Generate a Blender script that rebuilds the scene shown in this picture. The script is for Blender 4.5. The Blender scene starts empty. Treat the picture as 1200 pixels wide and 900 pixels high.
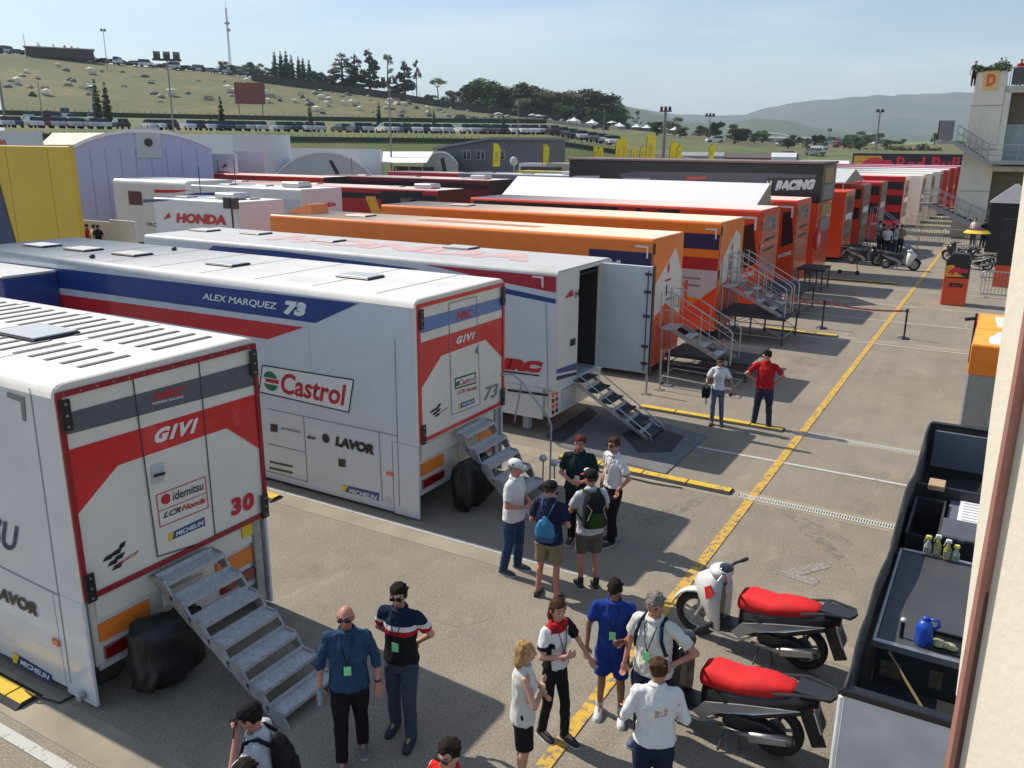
import bpy, bmesh, math, random
import numpy as np
from mathutils import Vector, Matrix, noise
random.seed(7)
R_ = math.radians
S = bpy.context.scene
COL = S.collection
# ---------------------------------------------------------------- camera
EYE = Vector((0, 0, 6.2))
FPX = 992.6
yaw, pitch, roll = R_(30.0223), R_(15.827), R_(0.47)
fwd = Vector((-math.sin(yaw)*math.cos(pitch), math.cos(yaw)*math.cos(pitch), -math.sin(pitch)))
rt = Vector((math.cos(yaw), math.sin(yaw), 0)); up = rt.cross(fwd)
RT = math.cos(roll)*rt + math.sin(roll)*up
UP = -math.sin(roll)*rt + math.cos(roll)*up
camd = bpy.data.cameras.new('camera'); cam = bpy.data.objects.new('camera', camd); COL.objects.link(cam)
m = Matrix((RT, UP, -fwd)).transposed().to_4x4(); m.translation = EYE
cam.matrix_world = m
camd.sensor_width = 36; camd.lens = 36*FPX/1200; camd.clip_end = 30000; camd.clip_start = 0.1
S.camera = cam
# ---------------------------------------------------------------- sun, sky, exposure
SUNV = Vector((3.98, -0.25, -3.84)).normalized()        # the way the light travels
elev = math.asin(-SUNV.z); az = math.atan2(-SUNV.x, -SUNV.y)
w = bpy.data.worlds.new('World'); S.world = w; w.use_nodes = True
nt = w.node_tree; nt.nodes.clear()
sky = nt.nodes.new('ShaderNodeTexSky'); sky.sky_type = 'NISHITA'; sky.sun_disc = False
sky.sun_elevation = elev; sky.sun_rotation = az
sky.altitude = 200; sky.air_density = 1.0; sky.dust_density = .7; sky.ozone_density = 1.5
bg = nt.nodes.new('ShaderNodeBackground'); bg.inputs['Strength'].default_value = 0.13
wo = nt.nodes.new('ShaderNodeOutputWorld')
# thin streaks of high cloud
tc = nt.nodes.new('ShaderNodeTexCoord'); mp = nt.nodes.new('ShaderNodeMapping'); mp.inputs['Scale'].default_value = (1.2, 1.2, 9)
nz = nt.nodes.new('ShaderNodeTexNoise'); nz.inputs['Scale'].default_value = 2.2; nz.inputs['Detail'].default_value = 6
rp = nt.nodes.new('ShaderNodeValToRGB'); rp.color_ramp.elements[0].position = .45; rp.color_ramp.elements[1].position = .8
rp.color_ramp.elements[1].color = (.60, .60, .60, 1)
mx = nt.nodes.new('ShaderNodeMixRGB'); mx.inputs['Color2'].default_value = (7.2, 7.4, 7.6, 1)
nt.links.new(tc.outputs['Generated'], mp.inputs[0]); nt.links.new(mp.outputs[0], nz.inputs[0]); nt.links.new(nz.outputs[0], rp.inputs[0])
nt.links.new(rp.outputs[0], mx.inputs['Fac']); nt.links.new(sky.outputs[0], mx.inputs['Color1'])
nt.links.new(mx.outputs[0], bg.inputs[0]); nt.links.new(bg.outputs[0], wo.inputs[0])
sl = bpy.data.lights.new('sun', 'SUN'); sl.energy = 5.0; sl.angle = R_(0.53); sl.color = (1, .93, .82)
so = bpy.data.objects.new('sun', sl); COL.objects.link(so); so.rotation_euler = SUNV.to_track_quat('-Z', 'Y').to_euler()
S.view_settings.view_transform = 'Standard'; S.view_settings.look = 'None'; S.view_settings.gamma = 1
S.view_settings.exposure = 0.13
S.render.engine = 'CYCLES'
# ---------------------------------------------------------------- measuring: a picture point met with a real plane
def ray(px, py): return RT*((px-600)/FPX) + UP*(-(py-450)/FPX) + fwd
def onz(px, py, Z=0):
    d = ray(px, py); return EYE + d*((Z-EYE.z)/d.z)
def onx(px, py, X):
    d = ray(px, py); return EYE + d*((X-EYE.x)/d.x)
def ony(px, py, Y):
    d = ray(px, py); return EYE + d*((Y-EYE.y)/d.y)
def dirat(px, py=168):
    d = ray(px, py); d.z = 0; return d.normalized()
def zat(px, py, d):        # height of a point seen at (px, py) and standing d metres off
    r = ray(px, py); return EYE.z+r.z/math.hypot(r.x, r.y)*d
# ---------------------------------------------------------------- materials
MATS = {}
def mat(name, c=(.5, .5, .5), rough=.5, metal=0, var=.12, vs=3., bump=0, bs=40., coat=0, spec=.5, c2=None, detail=4, dirt=0, sheen=0, alpha=1, trans=0, em=None):
    if name in MATS: return MATS[name]
    M = bpy.data.materials.new(name); M.use_nodes = True; n = M.node_tree; B = n.nodes['Principled BSDF']
    B.inputs['Roughness'].default_value = rough; B.inputs['Metallic'].default_value = metal
    B.inputs['Coat Weight'].default_value = coat; B.inputs['Specular IOR Level'].default_value = spec
    if sheen: B.inputs['Sheen Weight'].default_value = sheen
    if trans: B.inputs['Transmission Weight'].default_value = trans
    t = n.nodes.new('ShaderNodeTexCoord')
    q = n.nodes.new('ShaderNodeTexNoise'); q.inputs['Scale'].default_value = vs; q.inputs['Detail'].default_value = detail
    n.links.new(t.outputs['Object'], q.inputs['Vector'])
    r = n.nodes.new('ShaderNodeMapRange'); r.inputs[1].default_value = .3; r.inputs[2].default_value = .7
    n.links.new(q.outputs[0], r.inputs[0])
    x = n.nodes.new('ShaderNodeMixRGB')
    a = c2 if c2 else tuple(v*(1-var) for v in c); b = c if c2 else tuple(min(1, v*(1+var)) for v in c)
    x.inputs['Color1'].default_value = (*a, 1); x.inputs['Color2'].default_value = (*b, 1)
    n.links.new(r.outputs[0], x.inputs['Fac']); out = x.outputs[0]
    if dirt:
        q2 = n.nodes.new('ShaderNodeTexNoise'); q2.inputs['Scale'].default_value = 1.3; q2.inputs['Detail'].default_value = 8; q2.inputs['Roughness'].default_value = .7
        mpp = n.nodes.new('ShaderNodeMapping'); mpp.inputs['Scale'].default_value = (1, 1, .35)
        n.links.new(t.outputs['Object'], mpp.inputs[0]); n.links.new(mpp.outputs[0], q2.inputs[0])
        r2 = n.nodes.new('ShaderNodeMapRange'); r2.inputs[1].default_value = .5; r2.inputs[2].default_value = .8; r2.inputs[4].default_value = dirt
        n.links.new(q2.outputs[0], r2.inputs[0])
        y = n.nodes.new('ShaderNodeMixRGB'); y.inputs['Color2'].default_value = (.23, .2, .165, 1)
        n.links.new(r2.outputs[0], y.inputs['Fac']); n.links.new(out, y.inputs['Color1']); out = y.outputs[0]
        r3 = n.nodes.new('ShaderNodeMapRange'); r3.inputs[3].default_value = rough; r3.inputs[4].default_value = min(1, rough+.3)
        n.links.new(r2.outputs[0], r3.inputs[0]); n.links.new(r3.outputs[0], B.inputs['Roughness'])
    n.links.new(out, B.inputs['Base Color'])
    if bump:
        q3 = n.nodes.new('ShaderNodeTexNoise'); q3.inputs['Scale'].default_value = bs; q3.inputs['Detail'].default_value = 5
        n.links.new(t.outputs['Object'], q3.inputs[0])
        bb = n.nodes.new('ShaderNodeBump'); bb.inputs['Strength'].default_value = bump; bb.inputs['Distance'].default_value = .01
        n.links.new(q3.outputs[0], bb.inputs['Height']); n.links.new(bb.outputs[0], B.inputs['Normal'])
    if em: B.inputs['Emission Color'].default_value = (*em, 1); B.inputs['Emission Strength'].default_value = 1
    MATS[name] = M; return M
WHITE = mat('white_paint', (.66, .655, .63), .28, dirt=.10, coat=.3, var=.03)
CREAM = mat('cream_paint', (.72, .69, .61), .3, dirt=.10, coat=.3, var=.03)
ROOFW = mat('roof_white', (.53, .53, .515), .55, dirt=.38, var=.05)
RED = mat('red_paint', (.60, .018, .02), .3, coat=.3, var=.08, dirt=.05)
DKRED = mat('dark_red', (.28, .01, .015), .35, var=.1)
GREYP = mat('grey_paint', (.10, .11, .125), .35, var=.06)
BLUEP = mat('blue_paint', (.018, .045, .21), .3, coat=.3, var=.06)
MIDBLUE = mat('mid_blue_paint', (.09, .19, .42), .3, coat=.3, var=.06)
NAVY = mat('navy_paint', (.015, .02, .08), .35, var=.08)
BLACK = mat('black_paint', (.012, .012, .014), .35, var=.2)
SATBLK = mat('satin_black', (.022, .022, .024), .55, var=.25, bump=.2)
RUBBER = mat('rubber', (.02, .02, .02), .8, var=.2, bump=.3)
ORANGE = mat('orange_paint', (.86, .21, .018), .32, coat=.3, var=.05, dirt=.06)
ORED = mat('orange_red_paint', (.72, .065, .012), .32, coat=.3, var=.06, dirt=.06)
ORGLARE = mat('orange_roof_glare', (.74, .56, .42), .5, var=.1, dirt=.12)  # glare on the orange roofs, put into a pale top colour
PINKROOF = mat('faded_roof', (.66, .50, .46), .5, var=.1, dirt=.3)
CRIM = mat('crimson_paint', (.42, .015, .03), .35, var=.08)
LGREY = mat('light_grey_paint', (.5, .51, .52), .35, var=.04, dirt=.08)
ALU = mat('aluminium', (.48, .48, .48), .38, .85, var=.12, vs=12, bump=.1, bs=90)
ALUD = mat('worn_aluminium', (.36, .36, .36), .5, .4, var=.2, vs=9, bump=.2)
STEEL = mat('galvanised_steel', (.38, .39, .39), .45, .7, var=.15, vs=14)
DSTEEL = mat('dark_steel', (.07, .07, .075), .5, .4, var=.25)
GLASSD = mat('dark_glass', (.015, .018, .022), .08, 0, var=.2, coat=.5)
SEAM = mat('seam', (.05, .05, .052), .7, var=.2)
SEAML = mat('light_seam', (.30, .30, .31), .6, var=.1)
ROOFJ = mat('roof_joint', (.33, .33, .32), .7, var=.15)
YEL = mat('yellow_plastic', (.75, .52, .02), .5, var=.12, dirt=.25)
YELP = mat('yellow_flag_cloth', (.85, .68, .02), .7, var=.05)
OREF = mat('orange_reflector', (.8, .22, .03), .35, var=.05)
AMBER = mat('amber_lens', (.75, .15, .02), .2, coat=.6, var=.05)
REDLENS = mat('red_lens', (.20, .005, .008), .15, coat=.6, var=.1)
GREEN = mat('green_paint', (.01, .16, .06), .35, var=.05)
TEXTRED = mat('lettering_red', (.50, .015, .02), .4, var=.04)
TEXTBLK = mat('lettering_black', (.012, .012, .014), .4, var=.1)
TEXTWHT = mat('lettering_white', (.75, .75, .72), .4, var=.04)
TEXTGRY = mat('lettering_grey', (.20, .20, .21), .4, var=.05)
TEXTNAVY = mat('lettering_navy', (.02, .03, .10), .4, var=.05)
ALUCH = mat('tread_plate', (.50, .50, .50), .5, .25, var=.18, vs=20, bump=.5, bs=140)
# ---------------------------------------------------------------- mesh collector
class MB:
    def __init__(s): s.v = []; s.f = []; s.m = []
    def add(s, vs, fs, mi=0):
        b = len(s.v); s.v += [tuple(v) for v in vs]; s.f += [tuple(i+b for i in f) for f in fs]; s.m += [mi]*len(fs)
    def box(s, x0, x1, y0, y1, z0, z1, mi=0, c=0):
        if c:
            c = min(c, (x1-x0)/2.01, (y1-y0)/2.01, (z1-z0)/2.01)
            vs = []
            for X, cx in ((x0, c), (x1, -c)):
                for Y, cy in ((y0, c), (y1, -c)):
                    for Z, cz in ((z0, c), (z1, -c)): vs += [(X, Y+cy, Z+cz), (X+cx, Y, Z+cz), (X+cx, Y+cy, Z)]
            I = lambda a, b_, d, k: ((a*2+b_)*2+d)*3+k
            fs = []
            for a in (0, 1):
                q = [I(a, 0, 0, 0), I(a, 0, 1, 0), I(a, 1, 1, 0), I(a, 1, 0, 0)]; fs.append(q if a == 0 else q[::-1])
                q = [I(0, a, 0, 1), I(1, a, 0, 1), I(1, a, 1, 1), I(0, a, 1, 1)]; fs.append(q if a == 0 else q[::-1])
                q = [I(0, 0, a, 2), I(0, 1, a, 2), I(1, 1, a, 2), I(1, 0, a, 2)]; fs.append(q if a == 0 else q[::-1])
            for a in (0, 1):
                for b_ in (0, 1):
                    fs.append([I(a, b_, 0, 0), I(a, b_, 1, 0), I(a, b_, 1, 1), I(a, b_, 0, 1)][::1 if (a+b_) % 2 else -1])
                    fs.append([I(a, 0, b_, 0), I(a, 1, b_, 0), I(a, 1, b_, 2), I(a, 0, b_, 2)][::-1 if (a+b_) % 2 else 1])
                    fs.append([I(0, a, b_, 1), I(1, a, b_, 1), I(1, a, b_, 2), I(0, a, b_, 2)][::1 if (a+b_) % 2 else -1])
                    for d in (0, 1):
                        fs.append([I(a, b_, d, 0), I(a, b_, d, 1), I(a, b_, d, 2)][::1 if (a+b_+d) % 2 else -1])
            s.add(vs, fs, mi); return s
        vs = [(x, y, z) for x in (x0, x1) for y in (y0, y1) for z in (z0, z1)]
        s.add(vs, [(0, 1, 3, 2), (4, 6, 7, 5), (0, 4, 5, 1), (2, 3, 7, 6), (0, 2, 6, 4), (1, 5, 7, 3)], mi); return s
    def obox(s, c, ax, ay, az, mi=0):
        c = Vector(c); ax = Vector(ax); ay = Vector(ay); az = Vector(az)
        vs = [c+ax*a+ay*b+az*d for a in (-1, 1) for b in (-1, 1) for d in (-1, 1)]
        s.add(vs, [(0, 1, 3, 2), (4, 6, 7, 5), (0, 4, 5, 1), (2, 3, 7, 6), (0, 2, 6, 4), (1, 5, 7, 3)], mi); return s
    def bar(s, p, q, wd, th, upv=(0, 0, 1), mi=0):
        p = Vector(p); q = Vector(q); d = (q-p); L = d.length; d.normalize(); u = Vector(upv)
        a = d.cross(u)
        if a.length < 1e-4: a = d.cross(Vector((1, 0, 0)))
        a.normalize(); b = a.cross(d).normalized()
        return s.obox((p+q)/2, d*L/2, a*wd/2, b*th/2, mi)
    def tube(s, pts, r, n=8, mi=0, closed=False):
        pts = [Vector(p) for p in pts]; k = len(pts); rr = r if isinstance(r, (list, tuple)) else [r]*k
        base = len(s.v); ref = None
        for i, p in enumerate(pts):
            if closed: d = pts[(i+1) % k]-pts[i-1]
            else: d = (pts[min(i+1, k-1)]-pts[max(i-1, 0)])
            d.normalize()
            if ref is None:
                ref = Vector((0, 0, 1)) if abs(d.z) < .9 else Vector((1, 0, 0))
            a = d.cross(ref)
            if a.length < 1e-3: ref = Vector((0, 1, 0)); a = d.cross(ref)
            a.normalize(); b = a.cross(d).normalized(); ref = b
            for j in range(n):
                t = 2*math.pi*j/n; s.v.append(tuple(p+(a*math.cos(t)+b*math.sin(t))*rr[i]))
        K = k if closed else k-1
        for i in range(K):
            for j in range(n):
                i2 = (i+1) % k
                s.f.append((base+i*n+j, base+i*n+(j+1) % n, base+i2*n+(j+1) % n, base+i2*n+j)); s.m.append(mi)
        if not closed:
            s.f.append(tuple(base+j for j in range(n))[::-1]); s.m.append(mi)
            s.f.append(tuple(base+(k-1)*n+j for j in range(n))); s.m.append(mi)
        return s
    def loft(s, rings, mi=0, cap=True):
        n = len(rings[0]); base = len(s.v)
        for r in rings: s.v += [tuple(p) for p in r]
        for i in range(len(rings)-1):
            for j in range(n): s.f.append((base+i*n+j, base+i*n+(j+1) % n, base+(i+1)*n+(j+1) % n, base+(i+1)*n+j)); s.m.append(mi)
        if cap:
            s.f.append(tuple(base+j for j in range(n))[::-1]); s.m.append(mi)
            s.f.append(tuple(base+(len(rings)-1)*n+j for j in range(n))); s.m.append(mi)
        return s
    def ell(s, c, r, mi=0, n=12, k=8, M=None):
        rings = []
        for i in range(1, k):
            t = math.pi*i/k; rings.append([(r[0]*math.sin(t)*math.cos(2*math.pi*j/n), r[1]*math.sin(t)*math.sin(2*math.pi*j/n), -r[2]*math.cos(t)) for j in range(n)])
        vs = [p for q in rings for p in q]+[(0, 0, -r[2]), (0, 0, r[2])]
        fs = [(i*n+j, i*n+(j+1) % n, (i+1)*n+(j+1) % n, (i+1)*n+j) for i in range(k-2) for j in range(n)]
        fs += [((j+1) % n, j, (k-1)*n) for j in range(n)]+[((k-2)*n+j, (k-2)*n+(j+1) % n, (k-1)*n+1) for j in range(n)]
        c = Vector(c); M = M or Matrix.Identity(3)
        s.add([c+M@Vector(v) for v in vs], fs, mi); return s
    def cap(s, p, q, r1, r2, mi=0, n=10):
        p = Vector(p); q = Vector(q); d = (q-p).normalized()
        a = d.cross(Vector((0, 0, 1)));
        if a.length < 1e-3: a = Vector((1, 0, 0))
        a.normalize(); b = a.cross(d).normalized(); rings = []
        for t in (75, 45, 15): rings.append((p-d*r1*math.sin(R_(t)), r1*math.cos(R_(t))))
        for t in (0, 30, 60, 80): rings.append((q+d*r2*math.sin(R_(t)), r2*math.cos(R_(t))))
        return s.loft([[c+(a*math.cos(2*math.pi*j/n)+b*math.sin(2*math.pi*j/n))*r for j in range(n)] for c, r in rings], mi)
    def frust(s, p, q, r1, r2, mi=0, n=12):
        p = Vector(p); q = Vector(q); d = (q-p).normalized()
        a = d.cross(Vector((0, 0, 1)));
        if a.length < 1e-3: a = Vector((1, 0, 0))
        a.normalize(); b = a.cross(d).normalized()
        return s.loft([[c+(a*math.cos(2*math.pi*j/n)+b*math.sin(2*math.pi*j/n))*r for j in range(n)] for c, r in ((p, r1), (q, r2))], mi)
    def slab(s, pts, nrm, th, mi=0):      # flat polygon with thickness along nrm
        nrm = Vector(nrm); pts = [Vector(p) for p in pts]
        ar = Vector((0, 0, 0))
        for i in range(len(pts)): ar += pts[i].cross(pts[(i+1) % len(pts)])
        if ar.dot(nrm) < 0: pts = pts[::-1]
        return s.loft([pts, [p+nrm*th for p in pts]], mi)
    def build(s, name, mats, parent=None, smooth=False, bevel=0):
        me = bpy.data.meshes.new(name); me.from_pydata(s.v, [], s.f)
        if not isinstance(mats, (list, tuple)): mats = [mats]
        for M in mats: me.materials.append(M)
        if len(mats) > 1: me.polygons.foreach_set('material_index', s.m)
        if smooth: me.polygons.foreach_set('use_smooth', [True]*len(me.polygons))
        me.update(); o = bpy.data.objects.new(name, me); COL.objects.link(o)
        if bevel:
            b = o.modifiers.new('bevel', 'BEVEL'); b.width = bevel; b.segments = 2; b.limit_method = 'ANGLE'; b.angle_limit = R_(40)
        if parent: setpar(o, parent)
        return o
ROOTLOC = {}
def setpar(o, p):
    o.parent = p; l = ROOTLOC.get(p.name)
    if l is not None: o.matrix_parent_inverse = l.inverted()
    else: o.matrix_parent_inverse = Matrix.Identity(4)
    if p.name in ROOTLOC: ROOTLOC[o.name] = Matrix.Identity(4)
def thing(name, label, cat, loc=(0, 0, 0), rz=0, group=None, local=False):
    o = bpy.data.objects.new(name, None); o.empty_display_size = .2; COL.objects.link(o)
    o.location = loc; o.rotation_euler = (0, 0, rz); tag(o, label, cat, group)
    if not local: ROOTLOC[o.name] = Matrix.Translation(Vector(loc)) @ Matrix.Rotation(rz, 4, 'Z')
    return o
def tag(o, label=None, cat=None, group=None, kind=None):
    if label: o['label'] = label
    if cat: o['category'] = cat
    if group: o['group'] = group
    if kind: o['kind'] = kind
    return o
def struct(o): o['kind'] = 'structure'; return o
def dup(o, loc=None, rz=None, parent=None, label=None, scale=None):
    c = o.copy(); COL.objects.link(c)
    if parent: c.parent = parent
    if loc is not None: c.location = loc
    if rz is not None: c.rotation_euler = (0, 0, rz)
    if scale: c.scale = scale
    if label: c['label'] = label
    for ch in list(o.children): dup(ch, parent=c)
    return c
# ---------------------------------------------------------------- flat print: lettering and painted shapes on a plane
TMP = bpy.data.scenes.new('workbench')      # a side scene, so that evaluating one mesh does not re-evaluate the whole place
def evalmesh(o):
    TMP.collection.objects.link(o); vl = TMP.view_layers[0]; vl.update(); dg = vl.depsgraph
    me = bpy.data.meshes.new_from_object(o.evaluated_get(dg)); bpy.data.objects.remove(o); return me
def textmesh(txt, bold=.02, shear=0, sp=1.):
    cu = bpy.data.curves.new('t', 'FONT'); cu.body = txt; cu.offset = bold; cu.shear = shear; cu.resolution_u = 3; cu.space_character = sp
    return evalmesh(bpy.data.objects.new('t', cu))
def text3(name, txt, bl, br, tl, mt, parent, off, nrm, bold=.02, shear=0, sp=1.):
    bl, br, tl = Vector(bl), Vector(br), Vector(tl); me = textmesh(txt, bold, shear, sp)
    n = len(me.vertices)
    if not n: return
    co = np.empty(n*3); me.vertices.foreach_get('co', co); co = co.reshape(-1, 3)
    mn = co.min(0); mxx = co.max(0); U = br-bl; V = tl-bl; N = Vector(nrm)*off
    uv = (co-mn)/(np.maximum(mxx-mn, 1e-6))
    P = np.array(bl+N)+uv[:, :1]*np.array(U)+uv[:, 1:2]*np.array(V)
    me.vertices.foreach_set('co', P.ravel().astype('f')); me.materials.clear(); me.materials.append(mt); me.update(); me.name = name
    o = bpy.data.objects.new(name, me); COL.objects.link(o); setpar(o, parent); return o
class Face:
    """a real plane (x=, y= or z=const) of a thing, on which print is laid at measured places"""
    def __init__(s, ax, c, parent, nrm, lim=None): s.ax = ax; s.c = c; s.p = parent; s.n = Vector(nrm); s.lim = lim
    def at(s, q):
        P = {'x': onx, 'y': ony, 'z': onz}[s.ax](q[0], q[1], s.c)
        if s.lim:
            for k, (a, b) in s.lim.items(): P[k] = min(max(P[k], a), b)
        return P
    def poly(s, name, pts, mt, off=.006, th=.002):
        P = [s.at(q) for q in pts]; return MB().slab([p+s.n*(off-th) for p in P], s.n, th).build(name, mt, s.p)
    def polys(s, name, lst, mt, off=.006, th=.002):
        m_ = MB()
        for pts in lst: m_.slab([s.at(q)+s.n*(off-th) for q in pts], s.n, th)
        return m_.build(name, mt, s.p)
    def text(s, txt, bl, br, tl, mt, off=.012, bold=.02, shear=0, name='lettering', sp=1.):
        return text3(name, txt, s.at(bl), s.at(br), s.at(tl), mt, s.p, off, s.n, bold, shear, sp)
    def line(s, name, pts, wd, mt, off=.008):
        m_ = MB(); P = [s.at(q)+s.n*off for q in pts]
        for a, b in zip(P, P[1:]): m_.bar(a, b, wd, .003, s.n)
        return m_.build(name, mt, s.p)
    def disc(s, name, c, r, mt, off=.01, a0=0, a1=360, sx=1):
        C_ = s.at(c)+s.n*off; u = Vector((0, 0, 1)).cross(s.n) if s.ax != 'z' else Vector((1, 0, 0)); v = s.n.cross(u)
        k = max(6, int((a1-a0)/20)); pts = [C_+u*math.cos(R_(a0+(a1-a0)*i/k))*r*sx+v*math.sin(R_(a0+(a1-a0)*i/k))*r for i in range(k+(0 if a1-a0 == 360 else 1))]
        return MB().slab(pts, s.n, .002).build(name, mt, s.p)
# ================================================================= GROUND
def ground_mat():
    M = bpy.data.materials.new('asphalt'); M.use_nodes = True; n = M.node_tree; B = n.nodes['Principled BSDF']; L = n.links.new
    t = n.nodes.new('ShaderNodeTexCoord')
    def N(sc, det=6, ro=.6, vec=None):
        q = n.nodes.new('ShaderNodeTexNoise'); q.inputs['Scale'].default_value = sc; q.inputs['Detail'].default_value = det; q.inputs['Roughness'].default_value = ro
        L(vec or t.outputs['Object'], q.inputs['Vector']); return q.outputs[0]
    def MR(v, a, b, c=0, d=1):
        r = n.nodes.new('ShaderNodeMapRange'); L(v, r.inputs[0]); r.inputs[1].default_value = a; r.inputs[2].default_value = b; r.inputs[3].default_value = c; r.inputs[4].default_value = d; return r.outputs[0]
    def MX(f, a, b, bt='MIX'):
        x = n.nodes.new('ShaderNodeMixRGB'); x.blend_type = bt
        if isinstance(f, float): x.inputs['Fac'].default_value = f
        else: L(f, x.inputs['Fac'])
        for k, v in (('Color1', a), ('Color2', b)):
            if isinstance(v, tuple): x.inputs[k].default_value = (*v, 1)
            else: L(v, x.inputs[k])
        return x.outputs[0]
    base = MX(MR(N(.35, 5), .3, .7), (.19, .162, .124), (.30, .262, .204))
    base = MX(MR(N(2.2, 8, .75), .35, .75), base, (.20, .175, .135))
    # stains: dark oily blotches and pale worn ones
    base = MX(MR(N(.8, 9, .7), .53, .68, 0, .7), base, (.11, .094, .072))
    mp = n.nodes.new('ShaderNodeMapping'); L(t.outputs['Object'], mp.inputs[0]); mp.inputs['Location'].default_value = (7, 3, 0); mp.inputs['Scale'].default_value = (1, .35, 1)
    base = MX(MR(N(1.7, 8, .7, mp.outputs[0]), .56, .7, 0, .5), base, (.42, .37, .285))
    # wheel tracks down the lane
    mp2 = n.nodes.new('ShaderNodeMapping'); L(t.outputs['Object'], mp2.inputs[0]); mp2.inputs['Scale'].default_value = (1.6, .05, 1)
    base = MX(MR(N(1.3, 7, .65, mp2.outputs[0]), .48, .68, 0, .55), base, (.16, .14, .11))
    # grit
    base = MX(MR(N(38, 4, .85), .42, .66, 0, .7), base, (.46, .415, .335))
    base = MX(MR(N(55, 3, .85), .5, .64, 0, .7), base, (.085, .076, .063))
    # cracks
    vo = n.nodes.new('ShaderNodeTexVoronoi'); vo.feature = 'DISTANCE_TO_EDGE'; vo.inputs['Scale'].default_value = .35
    wv = n.nodes.new('ShaderNodeMixRGB'); wv.inputs['Fac'].default_value = .12; L(t.outputs['Object'], wv.inputs['Color1'])
    nn = n.nodes.new('ShaderNodeTexNoise'); nn.inputs['Scale'].default_value = 1.2; nn.inputs['Detail'].default_value = 8; L(t.outputs['Object'], nn.inputs[0]); L(nn.outputs[1], wv.inputs['Color2'])
    L(wv.outputs[0], vo.inputs[0])
    mask = n.nodes.new('ShaderNodeMath'); mask.operation = 'MULTIPLY'; L(MR(vo.outputs['Distance'], 0, .004, 1, 0), mask.inputs[0]); L(MR(N(.22, 3), .55, .62, 0, .6), mask.inputs[1])
    base = MX(mask.outputs[0], base, (.04, .037, .033))
    L(base, B.inputs['Base Color']); B.inputs['Roughness'].default_value = .88; B.inputs['Specular IOR Level'].default_value = .3
    bb = n.nodes.new('ShaderNodeBump'); bb.inputs['Strength'].default_value = .5; bb.inputs['Distance'].default_value = .006; L(N(70, 4, .8), bb.inputs['Height']); L(bb.outputs[0], B.inputs['Normal'])
    return M
def paintmat(name, c, wear=.55, sc=9):
    M = bpy.data.materials.new(name); M.use_nodes = True; n = M.node_tree; B = n.nodes['Principled BSDF']; L = n.links.new
    t = n.nodes.new('ShaderNodeTexCoord'); q = n.nodes.new('ShaderNodeTexNoise'); q.inputs['Scale'].default_value = sc; q.inputs['Detail'].default_value = 9; q.inputs['Roughness'].default_value = .75
    L(t.outputs['Object'], q.inputs[0]); r = n.nodes.new('ShaderNodeMapRange'); r.inputs[1].default_value = wear; r.inputs[2].default_value = wear+.08; L(q.outputs[0], r.inputs[0])
    x = n.nodes.new('ShaderNodeMixRGB'); x.inputs['Color1'].default_value = (*c, 1); x.inputs['Color2'].default_value = (.19, .17, .14, 1); L(r.outputs[0], x.inputs['Fac'])
    L(x.outputs[0], B.inputs['Base Color']); B.inputs['Roughness'].default_value = .8; return M
ASPH = ground_mat()
LINEY = paintmat('worn_yellow_paint', (.62, .37, .045), .50); LINEW = paintmat('worn_white_paint', (.50, .49, .45), .55)
CONC = mat('concrete_strip', (.36, .31, .235), .9, var=.2, vs=1.5, bump=.4, bs=50, detail=10, c2=(.25, .215, .16))
b = MB(); b.add([(-160, -40, 0), (60, -40, 0), (60, 165, 0), (-160, 165, 0)], [(0, 1, 2, 3)]); struct(b.build('paddock_ground', ASPH))
def sheet(name, x0, x1, y0, y1, z, mt, thick=.0):
    b = MB(); b.add([(x0, y0, z), (x1, y0, z), (x1, y1, z), (x0, y1, z)], [(0, 1, 2, 3)]); return struct(b.build(name, mt))
HUMPY = [4.3, 10.1, 14.62, 18.78, 29.75, 37.2, 42.9, 52.4]
for i, y in enumerate(HUMPY): sheet('concrete_strip', -40, 6, y-.1 if i < 2 else y-.22, y+.38 if i < 2 else y+.25, .004, CONC)
sheet('yellow_lane_line', -3.45, -3.29, 2, 62, .012, LINEY)
for y, x0, x1, wd in ((16.75, -7.5, 3, .1), (4.02, -12, -7.0, .13), (10.42, -40, -4.7, .09), (29.35, -5.5, 3, .1), (33.6, -8, 3, .09), (41.6, -7.6, 3, .1), (43.35, -7.6, 3, .1), (49.5, -8, 3, .1), (56, -8, 3, .1)):
    sheet('white_bay_line', x0, x1, y-wd/2, y+wd/2, .008, LINEW)
sheet('yellow_bay_line', -8.3, -4.2, 42.55, 42.68, .008, LINEY)
# ghost of an old painted number on the asphalt, right of the lane
gr = bpy.data.objects.new('worn_paint_mark', textmesh('7', .06)); COL.objects.link(gr); struct(gr); gr.location = (-1.6, 12.6, .008); gr.scale = (1, 1, 1); gr.rotation_euler = (0, 0, R_(170)); gr.data.materials.append(paintmat('ghost_paint', (.3, .28, .25), .47, 14))
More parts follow.
